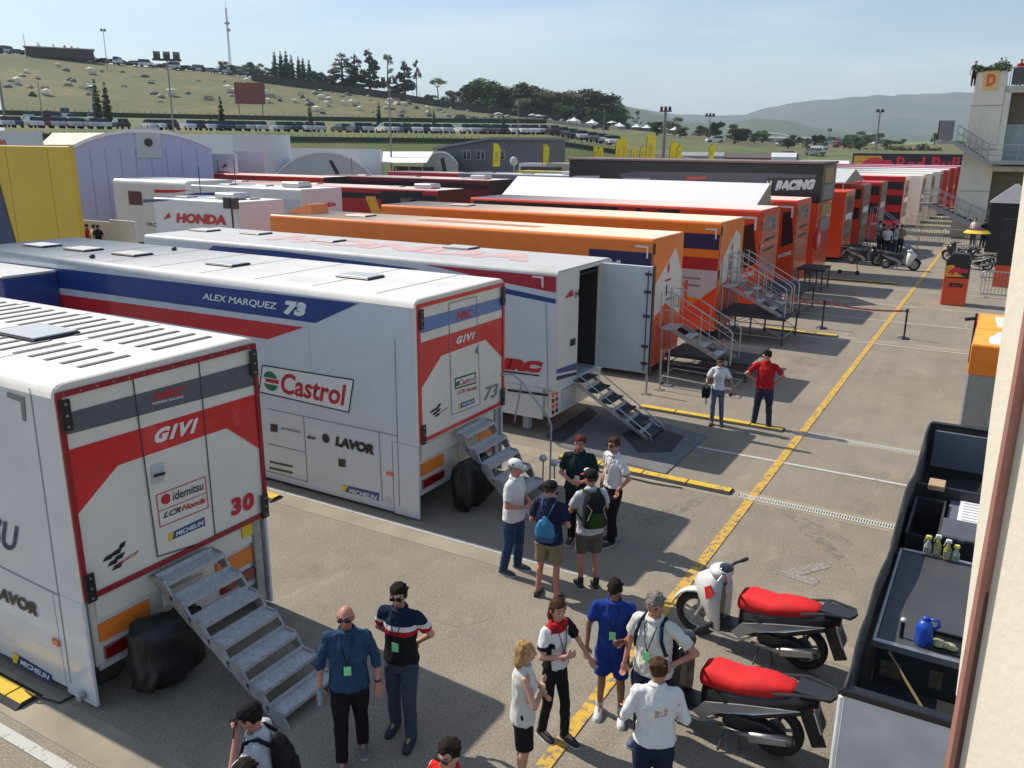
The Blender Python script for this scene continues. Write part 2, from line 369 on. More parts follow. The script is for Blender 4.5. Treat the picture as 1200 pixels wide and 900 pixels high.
# repaired patches, spills and tyre scuffs on the asphalt
def patch(name, cx, cy, rx, ry, rot, mt, seed, z):
    b = MB(); n_ = 36; pts = []
    for k in range(n_):
        a = 2*math.pi*k/n_; r = 1+.28*noise.noise(Vector((math.cos(a)*1.5+seed, math.sin(a)*1.5, seed)))+.12*noise.noise(Vector((math.cos(a)*5+seed, math.sin(a)*5, 0)))
        x, y = rx*r*math.cos(a), ry*r*math.sin(a); pts.append((cx+x*math.cos(rot)-y*math.sin(rot), cy+x*math.sin(rot)+y*math.cos(rot), z))
    b.add(pts, [tuple(range(n_))]); return struct(b.build(name, mt))
def softmat(name, c, lo, hi, sc):
    M = ASPH.copy(); M.name = name; n = M.node_tree; B = n.nodes['Principled BSDF']; src = B.inputs['Base Color'].links[0].from_socket
    q = n.nodes.new('ShaderNodeTexNoise'); q.inputs['Scale'].default_value = sc; q.inputs['Detail'].default_value = 10; q.inputs['Roughness'].default_value = .75
    t = n.nodes.new('ShaderNodeTexCoord'); n.links.new(t.outputs['Object'], q.inputs[0]); r = n.nodes.new('ShaderNodeMapRange'); r.inputs[1].default_value = lo; r.inputs[2].default_value = hi; r.inputs[4].default_value = .5; n.links.new(q.outputs[0], r.inputs[0])
    x = n.nodes.new('ShaderNodeMixRGB'); x.inputs['Color2'].default_value = (*c, 1); n.links.new(r.outputs[0], x.inputs['Fac']); n.links.new(src, x.inputs['Color1']); n.links.new(x.outputs[0], B.inputs['Base Color']); return M
SPILL = softmat('oil_spill', (.07, .06, .048), .46, .72, 3.5); PALE = softmat('pale_repair', (.33, .295, .235), .42, .75, 2.5); TYRE = softmat('tyre_mark', (.06, .054, .045), .45, .62, 6)
for k, (x, y, rx, ry, ro, mt) in enumerate(((-1.45, 17.6, .5, .32, .1, PALE), (-5.1, 16.0, .55, .5, .3, SPILL), (-2.2, 14.0, 1.0, .14, 2.6, TYRE), (-1.9, 13.4, 1.0, .12, 2.3, TYRE), (-5.6, 8.6, .4, .2, 1.0, SPILL), (-1.6, 22.5, 1.2, .8, .2, PALE), (-2.4, 25.5, .8, .5, .5, SPILL), (-1.7, 11.9, .5, .9, .2, PALE), (-2.6, 6.0, .7, .4, .8, SPILL), (-4.4, 13.3, .9, .16, 1.3, TYRE), (-1.0, 9.1, .6, .4, .2, SPILL), (-4.6, 26, .9, .6, 1.2, SPILL), (-2.0, 34, 1.3, .9, .3, PALE), (-5.0, 36, 1.0, .8, .3, SPILL))):
    patch('asphalt_stain', x, y, rx, ry, ro, mt, k*3.7, .0015+.0001*k)
# channel drains (grated)
GRATE = mat('drain_grate', (.55, .52, .46), .7, var=.2, vs=30)
for y in (14.62, 18.78):
    t = thing('channel_drain', 'pale grated drain crossing the lane, %s' % ('nearer one, beside the two parked scooters' if y < 15 else 'farther one, starting by the man in red'), 'drain', (-1, y, 0))
    m_ = MB(); m_.box(-3.6, 3, y-.1, y-.07, .004, .014); m_.box(-3.6, 3, y+.07, y+.1, .004, .014); m_.build('frame', GRATE, t)
    m_ = MB(); m_.add([(-3.6, y-.07, .0085), (3, y-.07, .0085), (3, y+.07, .0085), (-3.6, y+.07, .0085)], [(0, 1, 2, 3)]); m_.build('channel', SATBLK, t)
    m_ = MB()
    for k in range(150): m_.box(-3.58+k*.044, -3.555+k*.044, y-.07, y+.07, .0095, .0135)
    tag(m_.build('grate_bars', GRATE, t), kind='stuff')
# cable ramps
RAMPY = paintmat('scuffed_yellow_rubber', (.66, .44, .03), .56, 7)
for i, (x0, x1, y, lb) in enumerate(((-10.1, -8.9, 4.45, 'short yellow and black cable ramp end at the left, under the nearest trailer skirt'), (-11.6, -10.5, 10.1, 'yellow cable ramp showing between the first and second trailer'),
        (-7.3, -3.75, 14.68, 'long yellow cable ramp ending at the lane, in front of the grey carpet'), (-7.2, -3.75, 18.8, 'long yellow cable ramp the two standing people have their feet on'),
        (-7.0, -4.5, 29.8, 'faded yellow cable ramp beside the belt barrier'), (-7.6, -4.2, 43.2, 'far faded cable ramp in front of the kick scooter'))):
    t = thing('cable_ramp', lb, 'cable ramp', ((x0+x1)/2, y, 0), group='yellow cable ramps')
    pts = [(-.17, 0), (-.09, .05), (.09, .05), (.17, 0)]
    k0 = x0
    while k0 < x1-.2:
        k1 = min(k0+.9, x1)-.008
        MB().loft([[(X, y+a, z+.003) for a, z in pts] for X in (k0, k1)]).build('base', RUBBER, t)
        MB().loft([[(X, y+a, z+.004) for a, z in [(-.095, .049), (-.08, .058), (.08, .058), (.095, .049)]] for X in (k0+.01, k1-.01)]).build('lid', RAMPY, t)
        k0 += .9
# ================================================================= TRAILERS
def roundbody(x0, x1, y0, y1, z0, z1, r=.14):
    pts = [(y0, z0), (y0, z1-r)]
    for a in (22, 45, 68, 90): pts.append((y0+r-r*math.cos(R_(a)), z1-r+r*math.sin(R_(a))))
    for a in (90, 68, 45, 22, 0): pts.append((y1-r+r*math.cos(R_(a)), z1-r+r*math.sin(R_(a))))
    pts.append((y1, z0)); return pts
def trailer(name, label, X, L, y0, y1, zt, z0, side, roof, end, r=.14, wheels=True, group='race team trailers backed up in a row', skirt=None, cat='trailer', rear_recess=1.35):
    """race trailer lying along -x with its rear face at x=X"""
    t = thing(name, label, cat, (X-L/2, (y0+y1)/2, 0), group=group)
    P = roundbody(X-L, X, y0, y1, z0, zt, r); n = len(P)
    m_ = MB(); xs = [X-L+.03, X-.03]
    zi = [0, 0]
    rings = [[(x, y, z) for y, z in P] for x in xs]
    base = 0; m_.v = [v for q in rings for v in q]
    for j in range(n):
        j2 = (j+1) % n; mi = 0 if j in (0, n-2) else (1 if 0 < j < n-2 else 2)
        if mi == 1 and abs(P[j][1]-P[j2][1]) > .001 and roof is not ROOFW: mi = 0
        m_.f.append((j, j2, n+j2, n+j)); m_.m.append(mi)
    m_.f.append(tuple(range(n))); m_.m.append(0); m_.f.append(tuple(range(n, 2*n))[::-1]); m_.m.append(3)
    bo = m_.build('body', [side, roof, SATBLK, end], t)
    for p in bo.data.polygons:
        if p.material_index == 1: p.use_smooth = True
    m_ = MB()
    m_.loft([[(X-.03, y, z) for y, z in P], [(X, y+(.012 if y < (y0+y1)/2 else -.012), z-(.012 if z > 2 else 0)) for y, z in P]]); m_.build('rear_frame', end, t)
    if wheels:
        for k in range(3):
            for yy in (y0+.18, y1-.18):
                cx = X-3.0-k*1.25
                w_ = MB().tube([(cx, yy-.13, .48), (cx, yy+.13, .48)], .48, 20).build('wheel', RUBBER, t)
                MB().tube([(cx, yy-.14, .48), (cx, yy+.14, .48)], .26, 14).build('rim', STEEL, w_)
    m_ = MB()
    for yy in (y0+.5, y1-.5): m_.box(X-L+.4, X-.6, yy-.08, yy+.08, .75, z0+.02 if z0 > .8 else 1.05)
    m_.build('chassis', SATBLK, t)
    return t
def hatch(t, cx, cy, zt, w=.75, d=.5, mt=None, tilt=.02):
    h = MB().box(cx-w/2, cx+w/2, cy-d/2, cy+d/2, zt+.005, zt+.035, c=.012).build('roof_hatch', BLACK, t)
    MB().box(cx-w/2+.02, cx+w/2-.02, cy-d/2+.02, cy+d/2-.02, zt+.035, zt+.055, c=.01).build('hatch_lid', mt or LGREY, h)
def michelin(F, q, dv=.85):
    """blue maker's badge with yellow left end; q = tl,tr,br,bl"""
    F.poly('badge', q, BLUEP, .008)
    l = lambda a, b, k: (a[0]+(b[0]-a[0])*k, a[1]+(b[1]-a[1])*k)
    F.poly('badge_end', [l(q[0], q[1], 0), l(q[0], q[1], .16), l(q[3], q[2], .1), q[3]], YEL, .010)
    a = l(q[3], q[2], .2); b_ = l(q[3], q[2], .95); c = l(q[0], q[1], .2)
    F.text('MICHELIN', l(a, c, .22), l(b_, l(q[0], q[1], .95), .22), l(a, c, .8), TEXTWHT, .013, .03, .15)
def motogp(F, x, y, s, k=-.45):
    sq = []
    for (a, b_) in ((0, 0), (.95, -.28), (1.7, -.9), (.55, .75), (1.25, .35), (1.05, 1.35)):
        w_ = .62*s if a < 1.5 else .4*s; X = x+a*s*.62; Y = y+(b_+.25)*s*.62-a*s*.22
        sq.append([(X, Y), (X+w_, Y-w_*.45-.05*s), (X+w_*.72, Y-w_*.45+.5*s*.75), (X-w_*.28, Y+.5*s*.75)])
    F.polys('logo', sq, TEXTBLK, .010)
    F.text('motogp', (x+s*.75, y+s*.95), (x+s*2.3, y-s*.05), (x+s*.85, y+s*.58), TEXTRED, .012, .02, .3)
def wing(F, x, y, s, mt=None):
    """winged emblem: a fan of feathers"""
    ps = []
    for k in range(6):
        a = k/5; yb = y+s*(.5-.75*a)
        ps.append([(x-s*.5+s*.12*k, yb), (x+s*(.5-.02*k), yb-s*.32+s*.05*k), (x+s*(.42-.03*k), yb-s*.18+s*.04*k), (x-s*.42+s*.12*k, yb+s*.10)])
    F.polys('winged_logo', ps, mt or TEXTRED, .012)
def endframe(t, X, y0, y1, z0, z1, mt=DKRED, w=.06, hinges=True):
    for nm, a in (('top', (y0, y1, z1-w, z1)), ('bottom', (y0, y1, z0, z0+w)), ('left', (y0, y0+w, z0+w, z1-w)), ('right', (y1-w, y1, z0+w, z1-w))):
        MB().box(X+.002, X+.03, a[0]+.001, a[1]-.001, a[2], a[3]).build('frame_trim', mt, t)
    if hinges:
        for yy in (y0+.01, y1-.13):
            for zz in (z0-.02, z1-.42):
                h = MB().box(X+.03, X+.06, yy, yy+.12, zz, zz+.34, c=.01).build('hinge', BLACK, t)
                m_ = MB()
                for k in (.05, .17, .29): m_.tube([(X+.06, yy+.06, zz+k), (X+.068, yy+.06, zz+k)], .014, 6)
                m_.build('bolts', STEEL, h)
def lowerrear(t, X, y0, y1, z1, refl=True):
    MB().box(X-.5, X-.12, y0+.14, y1-.14, .42, z1-.005, c=.02).build('rear_bulkhead', CREAM, t)
    MB().box(X-.12, X-.08, y0+.2, y1-.2, z1-.34, z1-.06, c=.01).build('stair_hatch', CREAM, t)
    MB().box(X-.12, X-.10, y0+.15, y1-.15, .4, .47).build('bumper_edge', LGREY, t)
    for yy in (y0+.2, y1-.85):
        MB().box(X-.118, X-.095, yy, yy+.66, .74, .96).build('reflector_panel', OREF, t)
        MB().box(X-.118, X-.08, yy+.03, yy+.66, .5, .66, c=.01).build('tail_light', REDLENS, t)
    for yy in (y0, y1-.055):
        MB().box(X-.55, X-.015, yy, yy+.05, .04, z1-.005, c=.012).build('corner_skirt', bpy.data.materials['shade_white_side'], t)
    MB().box(X-.1, X-.05, y1-.24, y1-.1, .02, z1-.01, c=.01).build('corner_leg', ALUD, t)
# ---------------------------------------------------------------- trailer 1
X1 = -8.11
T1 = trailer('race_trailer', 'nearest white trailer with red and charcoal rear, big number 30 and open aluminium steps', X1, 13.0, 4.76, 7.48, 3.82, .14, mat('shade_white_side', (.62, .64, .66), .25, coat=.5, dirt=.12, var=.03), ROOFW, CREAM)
# the skirts run to the ground, so the rear below the door is a recess: dark gap under the wall panel
F = Face('x', X1, T1, (1, 0, 0), {1: (4.80, 7.44), 2: (1.36, 3.74)})
def cutrear(t, X, y0, y1, z1):
    """shorten the body so that the rear below the door panel is recessed"""
    bo = [c for c in t.children if c.name.startswith('body')][0]; fr = [c for c in t.children if c.name.startswith('rear_frame')][0]
    me = bo.data
    zt = max(v.co.z for v in me.vertices)
    me.transform(Matrix.Identity(4))
    for o in (bo, fr):
        for v in o.data.vertices:
            if v.co.z < 1.0: v.co.z = z1
    m_ = MB(); xl = min(v.co.x for v in me.vertices)
    return xl
for (t, X, y0, y1) in ((T1, X1, 4.76, 7.48),):
    xl = cutrear(t, X, y0, y1, 1.36)
    for yy in (y0+.002, y1-.052): MB().box(xl, X-.56, yy, yy+.05, .12, 1.358).build('side_skirt', bpy.data.materials['shade_white_side'], t)
    lowerrear(t, X, y0, y1, 1.36)
endframe(T1, X1, 4.78, 7.46, 1.37, 3.74)
q = [(154.6, 443), (232, 423.7), (251.6, 630.5), (184, 652)]
d1 = F.poly('rear_door', q, CREAM, .006, .004)
F.line('door_seam', q+[q[0]], .014, SEAM, .0155)
for k in range(14): MB().tube([(X1+.03, 4.86+k*.19, 3.71), (X1+.036, 4.86+k*.19, 3.71)], .009, 6).build('rivet', STEEL, T1)
F.poly('stripe', [(69, 486.6), (303, 423), (305, 449), (72, 511)], GREYP, .010)
F.poly('stripe', [(70, 530.5), (308, 459), (313, 524.5), (265, 501.5), (137.5, 545.2), (86, 608)], RED, .010)
F.text('HRC', (177.6, 470.2), (213.7, 462.4), (181, 459.0), TEXTRED, .014, .04, .2)
F.text('HONDA RACING', (177.6, 474.6), (214, 466), (177.8, 471.4), TEXTWHT, .014)
F.text('GIVI', (178.4, 520.7), (228, 506.6), (182.5, 502.3), TEXTWHT, .014, .06, .12, sp=1.3)
F.poly('handle_recess', [(176, 545.5), (190.6, 541.5), (192, 563.5), (177.4, 567.5)], LGREY, .016)
MB().bar(F.at((178, 557))+Vector((.045, 0, 0)), F.at((190, 553.6))+Vector((.045, 0, 0)), .02, .03).build('door_handle', BLACK, d1)
F.line('panel_border', [(182.5, 580.3), (239.7, 558.3), (243.5, 594.4), (187, 617.5), (182.5, 580.3)], .01, TEXTRED, .012)
F.line('panel_border', [(184.8, 599.6), (241.7, 577)], .008, TEXTRED, .012)
F.disc('logo', (193.8, 584.6), .065, TEXTRED, .014, 30, 330)
F.text('idemitsu', (202, 586.8), (237.4, 573.5), (202, 576.2), TEXTBLK, .014, .01)
F.text('LCR', (190.6, 607.6), (211, 599.8), (191.2, 600.6), TEXTBLK, .014, .03, .3)
F.text('Honda', (212, 599.4), (239.7, 588.6), (212.4, 592.2), TEXTRED, .014, .03, .3)
michelin(F, [(196.4, 625.7), (239, 605.4), (240.3, 615.5), (197, 634.3)])
F.text('30', (270.6, 605.4), (297, 595.3), (270.6, 584.5), TEXTRED, .014, .055, .0, sp=1.15)
motogp(F, 123, 650, 16.5)
MB().slab([onx(a, b_, X1-.08) for a, b_ in ((282.5, 617.5), (297, 611), (297.6, 624), (283, 631))], (1, 0, 0), .02).build('warning_sticker', YEL, T1)
G_ = Face('y', 4.76, T1, (0, -1, 0))
G_.text('IDEMITSU', (-86, 602), (18, 647.5), (-84, 573), TEXTNAVY, .012, .015)
G_.text('LAVOR', (-7, 698), (45.5, 723.3), (-7, 684), TEXTBLK, .012, .05)
michelin(G_, [(16, 764), (61, 791), (61, 800.5), (16, 775)])
G_.line('panel_seam', [(-300, 545), (0, 663.5), (67, 697)], .02, SEAML, .004)
G_.line('panel_seam', [(35, 455), (83, 800)], .018, SEAML, .004)
G_.poly('marker_light', [(63, 747), (70, 751), (71, 757), (64, 753)], AMBER, .03, .026)
G_.poly('corner_mark', [(9, 459), (29, 465), (31, 494), (27, 492), (25, 471), (9, 465)], TEXTGRY, .01)
MB().box(X1-.25, X1-.17, 4.66, 4.76, .1, .2, c=.02).build('skirt_latch', STEEL, T1)
# roof vents
RV = Face('z', 3.82, T1, (0, 0, 1))
for k in range(18):
    for (ya, yb) in ((5.35, 5.98), (6.30, 7.15)):
        cx = -8.55-k*.30
        MB().obox((cx, (ya+yb)/2, 3.826), (.035, 0, 0), (0, (yb-ya)/2, 0), (0, 0, .005)).build('roof_vent', mat('vent_slot', (.10, .10, .10), .6), T1)
hatch(T1, -10.5, 6.1, 3.82, .85, .62)
hatch(T1, -13.5, 6.1, 3.82, .85, .62)
for t_, X_, ya_, yb_, zz_, n_ in ((T1, X1, 4.92, 7.32, 3.82, 8),):
    for k in range(n_): MB().box(X_-1.6-k*1.5, X_-1.585-k*1.5, ya_, yb_, zz_+.001, zz_+.005).build('roof_seam', ROOFJ, t_)
# ---------------------------------------------------------------- trailer 2
X2 = -7.94; Y2 = 10.66
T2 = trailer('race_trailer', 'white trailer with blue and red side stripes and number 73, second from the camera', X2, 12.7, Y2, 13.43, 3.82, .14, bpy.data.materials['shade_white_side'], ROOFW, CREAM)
xl = cutrear(T2, X2, Y2, 13.43, 1.36)
for yy in (Y2+.002, 13.378): MB().box(xl, X2-.56, yy, yy+.05, .07, 1.358).build('side_skirt', bpy.data.materials['shade_white_side'], T2)
lowerrear(T2, X2, Y2, 13.43, 1.36); endframe(T2, X2, Y2+.03, 13.40, 1.40, 3.74, RED)
F = Face('x', X2, T2, (1, 0, 0), {1: (Y2+.05, 13.37), 2: (1.45, 3.7)})
q = [(525.5, 355.6), (557.8, 347.2), (562, 473.6), (529, 486)]
d2 = F.poly('rear_door', q, CREAM, .006, .004); F.line('door_seam', q+[q[0]], .014, SEAML, .0155)
F.poly('stripe', [(489, 374.4), (590, 347.6), (591, 361.5), (489, 391.8)], MIDBLUE, .010)
F.poly('stripe', [(489, 403), (590, 371.2), (592, 418), (568.9, 397.8), (516.7, 416.7), (489, 460)], RED, .010)
F.text('HRC', (534.4, 375.5), (552, 370.8), (535, 366), TEXTRED, .014, .04, .2)
F.text('GIVI', (533.3, 404), (554.4, 397.3), (535, 394.6), TEXTWHT, .014, .06, .12, sp=1.3)
F.poly('badge', [(532.2, 443.3), (557, 435.6), (557.8, 449), (532.7, 456.3)], GREEN, .012); F.poly('badge_inner', [(533.6, 445), (555.8, 438), (556.5, 447.4), (534, 454)], TEXTWHT, .014)
F.text('Castrol', (537, 452), (555, 446.6), (537, 445), TEXTRED, .017); F.disc('logo', (535.5, 449.6), .05, GREEN, .017)
F.text('LCR Honda', (535.5, 462.4), (557.8, 455.7), (535.6, 458), TEXTRED, .014, .02, .3)
michelin(F, [(536.7, 473.3), (555.5, 466.4), (556, 471.7), (537, 479.3)])
F.text('73', (566.7, 470), (582.5, 464), (568, 454), TEXTGRY, .014, .015, .2)
motogp(F, 505, 480, 8)
F.text('4', (556, 416), (560, 414.8), (556, 406.5), TEXTGRY, .014, .05)
G_ = Face('y', Y2, T2, (0, -1, 0), {0: (X2-12.65, X2-.02), 2: (.2, 3.67)})
G_.poly('stripe', [(-160, 288), (0, 306.5), (420, 355.6), (370, 378.5), (0, 327.5), (-160, 305)], BLUEP, .006)
G_.poly('stripe', [(-40, 331), (60, 343.5), (356, 383.5), (314, 397.5), (150, 371), (-40, 343)], RED, .006)
G_.text('ALEX MARQUEZ', (237.5, 351.8), (323.5, 364), (239, 343), TEXTWHT, .011, .02)
G_.text('73', (332.5, 368.2), (358, 371.8), (334, 351.6), TEXTWHT, .011, .08, .1)
q = [(308, 428), (414.7, 445), (409, 483), (304, 459)]
G_.poly('sign_panel', q, TEXTWHT, .008); G_.line('sign_border', q+[q[0]], .02, TEXTBLK, .012)
G_.disc('logo', (317.5, 446.5), .185, GREEN, .012, 20, 160, 1); G_.disc('logo', (317.5, 446.5), .185, GREEN, .012, 200, 340, 1); G_.poly('logo_band', [(311, 443), (327, 445.4), (327, 450), (312, 447)], TEXTRED, .014)
G_.text('Castrol', (329, 460.3), (404, 476), (330.5, 436), TEXTRED, .012, .025, .05)
for p in ([(314, 479), (466.7, 511)], [(355.6, 488), (361, 574)], [(444, 505.6), (448.6, 598.6)], [(462.5, 398), (468.5, 603)], [(314, 520), (358, 530)], [(300, 556), (361, 572)]): G_.line('panel_seam', p, .018, SEAML, .004)
for k in range(4): G_.poly('side_vent', [(316, 539.5+k*7.2), (343, 545.5+k*7.3), (343.3, 548+k*7.3), (316, 542+k*7.2)], mat('vent_brown', (.11, .09, .07), .6), .008)
G_.text('LAVOR', (393, 522.3), (439, 533.4), (394.5, 511), TEXTBLK, .01, .07)
G_.disc('logo', (382, 513.6), .085, TEXTBLK, .01); G_.text('skar', (360, 513.6), (370.8, 515.6), (360.3, 509), TEXTBLK, .01, .03)
G_.text('premium', (330, 504), (352, 509), (330, 499), TEXTGRY, .01)
for c in ((321.4, 501.4), (401, 542.3)): G_.poly('logo', [(c[0]-4, c[1]-5), (c[0]+4, c[1]-4), (c[0]+4, c[1]+5), (c[0]-4, c[1]+4)], mat('brown_logo', (.05, .03, .02), .5), .01)
michelin(G_, [(401.4, 567.6), (444.4, 577.8), (444, 589.9), (400.6, 579.4)])
G_.poly('marker_light', [(453.5, 552.5), (461, 554), (461.3, 557.3), (453.7, 556)], AMBER, .03, .026)
G_.poly('logo', [(477, 600), (480, 606), (473, 604.6)], TEXTBLK, .01); G_.disc('logo', (455, 587), .07, LGREY, .01)
for (px, py) in ((267, 308.5), (422, 323), (155, 297), (98, 291.5), (50, 287)):
    P = onz(px, py, 3.85); hatch(T2, P.x, P.y, 3.82, .78, .5, LGREY if px > 200 else ROOFW)
for (px, py) in ((108, 301), (204, 292)):
    P = onz(px, py, 3.85); MB().box(P.x-.05, P.x+.05, P.y-.05, P.y+.05, 3.82, 3.9, c=.02).build('roof_vent', SATBLK, T2)
for k in range(9): MB().box(X2-.9-k*1.4, X2-.885-k*1.4, Y2+.15, 13.28, 3.821, 3.825).build('roof_seam', ROOFJ, T2)
for k in range(7): MB().box(X2-2.3-k*1.55, X2-2.29-k*1.55, Y2-.003, Y2-.001, 1.4, 3.6).build('side_seam', LGREY, T2)
# slide-out unit on the side of trailer 2
A = onz(57, 318, 3.55)
t = MB().box(-19.5, A.x, Y2-1.15, Y2-.01, 1.1, 3.5, c=.03).build('slide_out', BLUEP, T2, bevel=0)
MB().box(-19.5, A.x, Y2-1.17, Y2-.01, 3.505, 3.56, c=.02).build('slide_out_roof', ROOFW, t)
MB().box(-19.5, A.x+.004, Y2-1.156, Y2-1.15, 2.75, 2.95).build('stripe', TEXTWHT, t); MB().box(-19.5, A.x+.004, Y2-1.156, Y2-1.15, 2.4, 2.7).build('stripe', RED, t)
# ---------------------------------------------------------------- trailer 3 (open door)
X3 = -7.98; Y3 = 15.65; Y3b = 18.4; ZT3 = 3.66
T3 = thing('race_trailer', 'white trailer with its rear door swung open showing a dark inside and black folding steps', 'trailer', (X3-6, 17, 0), group='race team trailers backed up in a row')
SW = bpy.data.materials['shade_white_side']
b = MB(); P = roundbody(0, 0, Y3, Y3b, 1.1, ZT3, .1); n = len(P)
b.v = [(x, y, z) for x in (X3-13.1, X3-1.6) for y, z in P]
for j in range(n): b.f.append((j, (j+1) % n, n+(j+1) % n, n+j)); b.m.append(0 if j in (0, n-2) else (1 if 0 < j < n-2 else 2))
b.f.append(tuple(range(n))); b.m.append(0); b.f.append(tuple(range(n, 2*n))[::-1]); b.m.append(0)
b.build('body', [SW, ROOFW, SATBLK], T3)
b = MB()      # rear bay: walls, roof and floor round the open doorway
b.box(X3-1.6, X3, Y3, Y3+.06, 1.1, ZT3-.1); b.box(X3-1.6, X3, Y3b-.06, Y3b, 1.1, ZT3-.1); b.box(X3-1.6, X3, Y3+.06, Y3b-.06, 1.04, 1.16)
b.build('bay_wall', SW, T3)
P2 = [(y, z) for y, z in P if z > 2]
b = MB().loft([[(x, y, z) for y, z in P2] for x in (X3-1.6, X3)]); b.build('bay_roof', ROOFW, T3)
MB().box(X3-.05, X3, Y3+.062, 16.72, 1.161, ZT3-.105).build('rear_panel', CREAM, T3)
MB().box(X3-.05, X3, 17.80, Y3b-.062, 1.161, ZT3-.105).build('rear_panel', CREAM, T3)
b = MB(); b.box(X3-1.59, X3-1.55, 16.7, 17.9, 1.17, 3.5); b.box(X3-1.5, X3-.06, 16.74, 16.78, 1.17, 3.5); b.box(X3-1.54, X3-.06, 17.83, 17.86, 1.17, 3.5); b.box(X3-1.54, X3-.06, 16.79, 17.82, 3.42, 3.46); b.build('interior_shade_lining', mat('interior_shade_lining', (.03, .03, .03), .8), T3)  # near-black sheets over the white inner walls put the interior's shade into colour
b = MB(); b.box(X3-1.3, X3-.9, 16.8, 17.2, 1.17, 2.1, c=.04); b.box(X3-.8, X3-.4, 16.8, 17.05, 1.17, 1.6, c=.04); b.ell((X3-1.2, 17.5, 1.5), (.25, .2, .33)); b.build('stored_gear', mat('khaki_gear', (.12, .115, .08), .8, var=.4, vs=6), T3)
# open leaf
lf = MB().box(X3+.02, X3+1.28, 17.83, 17.90, 1.14, ZT3-.06, c=.01).build('door', mat('door_inside', (.62, .63, .64), .4, .0, var=.06, dirt=.15), T3)
MB().box(X3+1.28, X3+1.31, 17.81, 17.92, 1.12, ZT3-.04).build('door_edge', BLACK, lf)
b = MB(); b.tube([(X3+1.18, 17.80, 1.2), (X3+1.18, 17.80, ZT3-.15)], .012, 6)
for z in (1.35, 1.75, 2.45, 3.0, 3.4): b.box(X3+1.1, X3+1.25, 17.79, 17.83, z, z+.06)
b.build('lock_rods', DSTEEL, lf)
F = Face('x', X3, T3, (1, 0, 0), {1: (Y3+.02, 16.7), 2: (1.2, 3.55)})
wing(F, 667, 343, 11); F.text('H', (674, 349.5), (678, 347.5), (674, 341), TEXTBLK, .012, .03)
F.poly('stripe', [(652, 433), (680, 423), (680, 431), (652, 438)], BLUEP); F.poly('stripe', [(652, 441), (680, 433.5), (680, 438), (652, 446)], NAVY); F.poly('stripe', [(652, 452), (680, 442), (680, 447), (652, 460)], RED)
F.poly('lock_plate', [(668, 398), (674, 396), (674, 404), (668, 406)], BLACK, .01)
MB().box(X3, X3+.02, Y3, Y3b, ZT3-.1, ZT3-.04).build('frame_trim', CREAM, T3)
G_ = Face('y', Y3, T3, (0, -1, 0), {0: (X3-13.0, X3-.02), 2: (.2, 3.55)})
G_.poly('stripe', [(250, 288), (327, 293), (492, 315.5), (440, 319), (300, 301), (240, 296)], BLUEP)
G_.poly('stripe', [(498, 308.5), (660, 318), (660, 344), (600, 333)], CRIM)
G_.poly('stripe', [(589.6, 337.2), (660, 351.5), (660, 357), (592, 344)], BLUEP)
G_.text('HRC', (576, 431), (634.5, 437.5), (578, 417.5), TEXTRED, .012, .1, .1)
G_.poly('logo_line', [(576, 432), (632, 439.5), (632, 441), (576, 434)], TEXTBLK, .012)
G_.line('panel_seam', [(595, 457), (643, 463)], .05, BLACK, .012); G_.line('panel_seam', [(640, 354), (643, 500)], .015, SEAML)
G_.poly('corner_mark', [(624, 323), (637, 324), (637, 337), (635, 336.5), (634.6, 326), (624, 325)], TEXTWHT, .012)
MB().box(X3-13.1, X3-.3, Y3+.01, Y3+.07, .38, 1.09).build('side_skirt', SW, T3)
b = MB(); b.box(X3-.5, X3-.1, Y3+.1, Y3b-.1, .42, 1.03, c=.02); b.build('rear_bulkhead', CREAM, T3)
for yy in (Y3+.12, Y3+.3): 
    for k in range(4): MB().tube([(X3-.1, yy, .55+k*.13), (X3-.08, yy, .55+k*.13)], .05, 10).build('tail_light', AMBER if k % 2 else REDLENS, T3)
MB().box(X3-.12, X3-.07, Y3+.55, Y3+1.2, .5, .95, c=.01).build('rear_locker', LGREY, T3)
for yy in (Y3+.3,): MB().box(X3-.9, X3-.75, yy-.08, yy+.08, .02, 1.0).build('support_leg', LGREY, T3)
RF = Face('z', ZT3, T3, (0, 0, 1))
text3('roof_lettering', 'HONDA', (-17.5, 16.6, ZT3), (-9.2, 16.6, ZT3), (-17.5, 17.9, ZT3), mat('faded_red_print', (.60, .40, .38), .6), T3, .006, (0, 0, 1), .06)
for (px, py) in ((385, 282.5), (540, 291), (240, 270.5), (300, 274)):
    P = onz(px, py, ZT3); hatch(T3, P.x, P.y, ZT3, .8, .55, ROOFW)
# rear underbody: wheels
for T_, X, ya, yb in ((T3, X3, Y3, Y3b),):
    for k in range(3):
        for yy in (ya+.2, yb-.2): MB().tube([(X-3-k*1.25, yy-.13, .48), (X-3-k*1.25, yy+.13, .48)], .48, 18).build('wheel', RUBBER, T_)
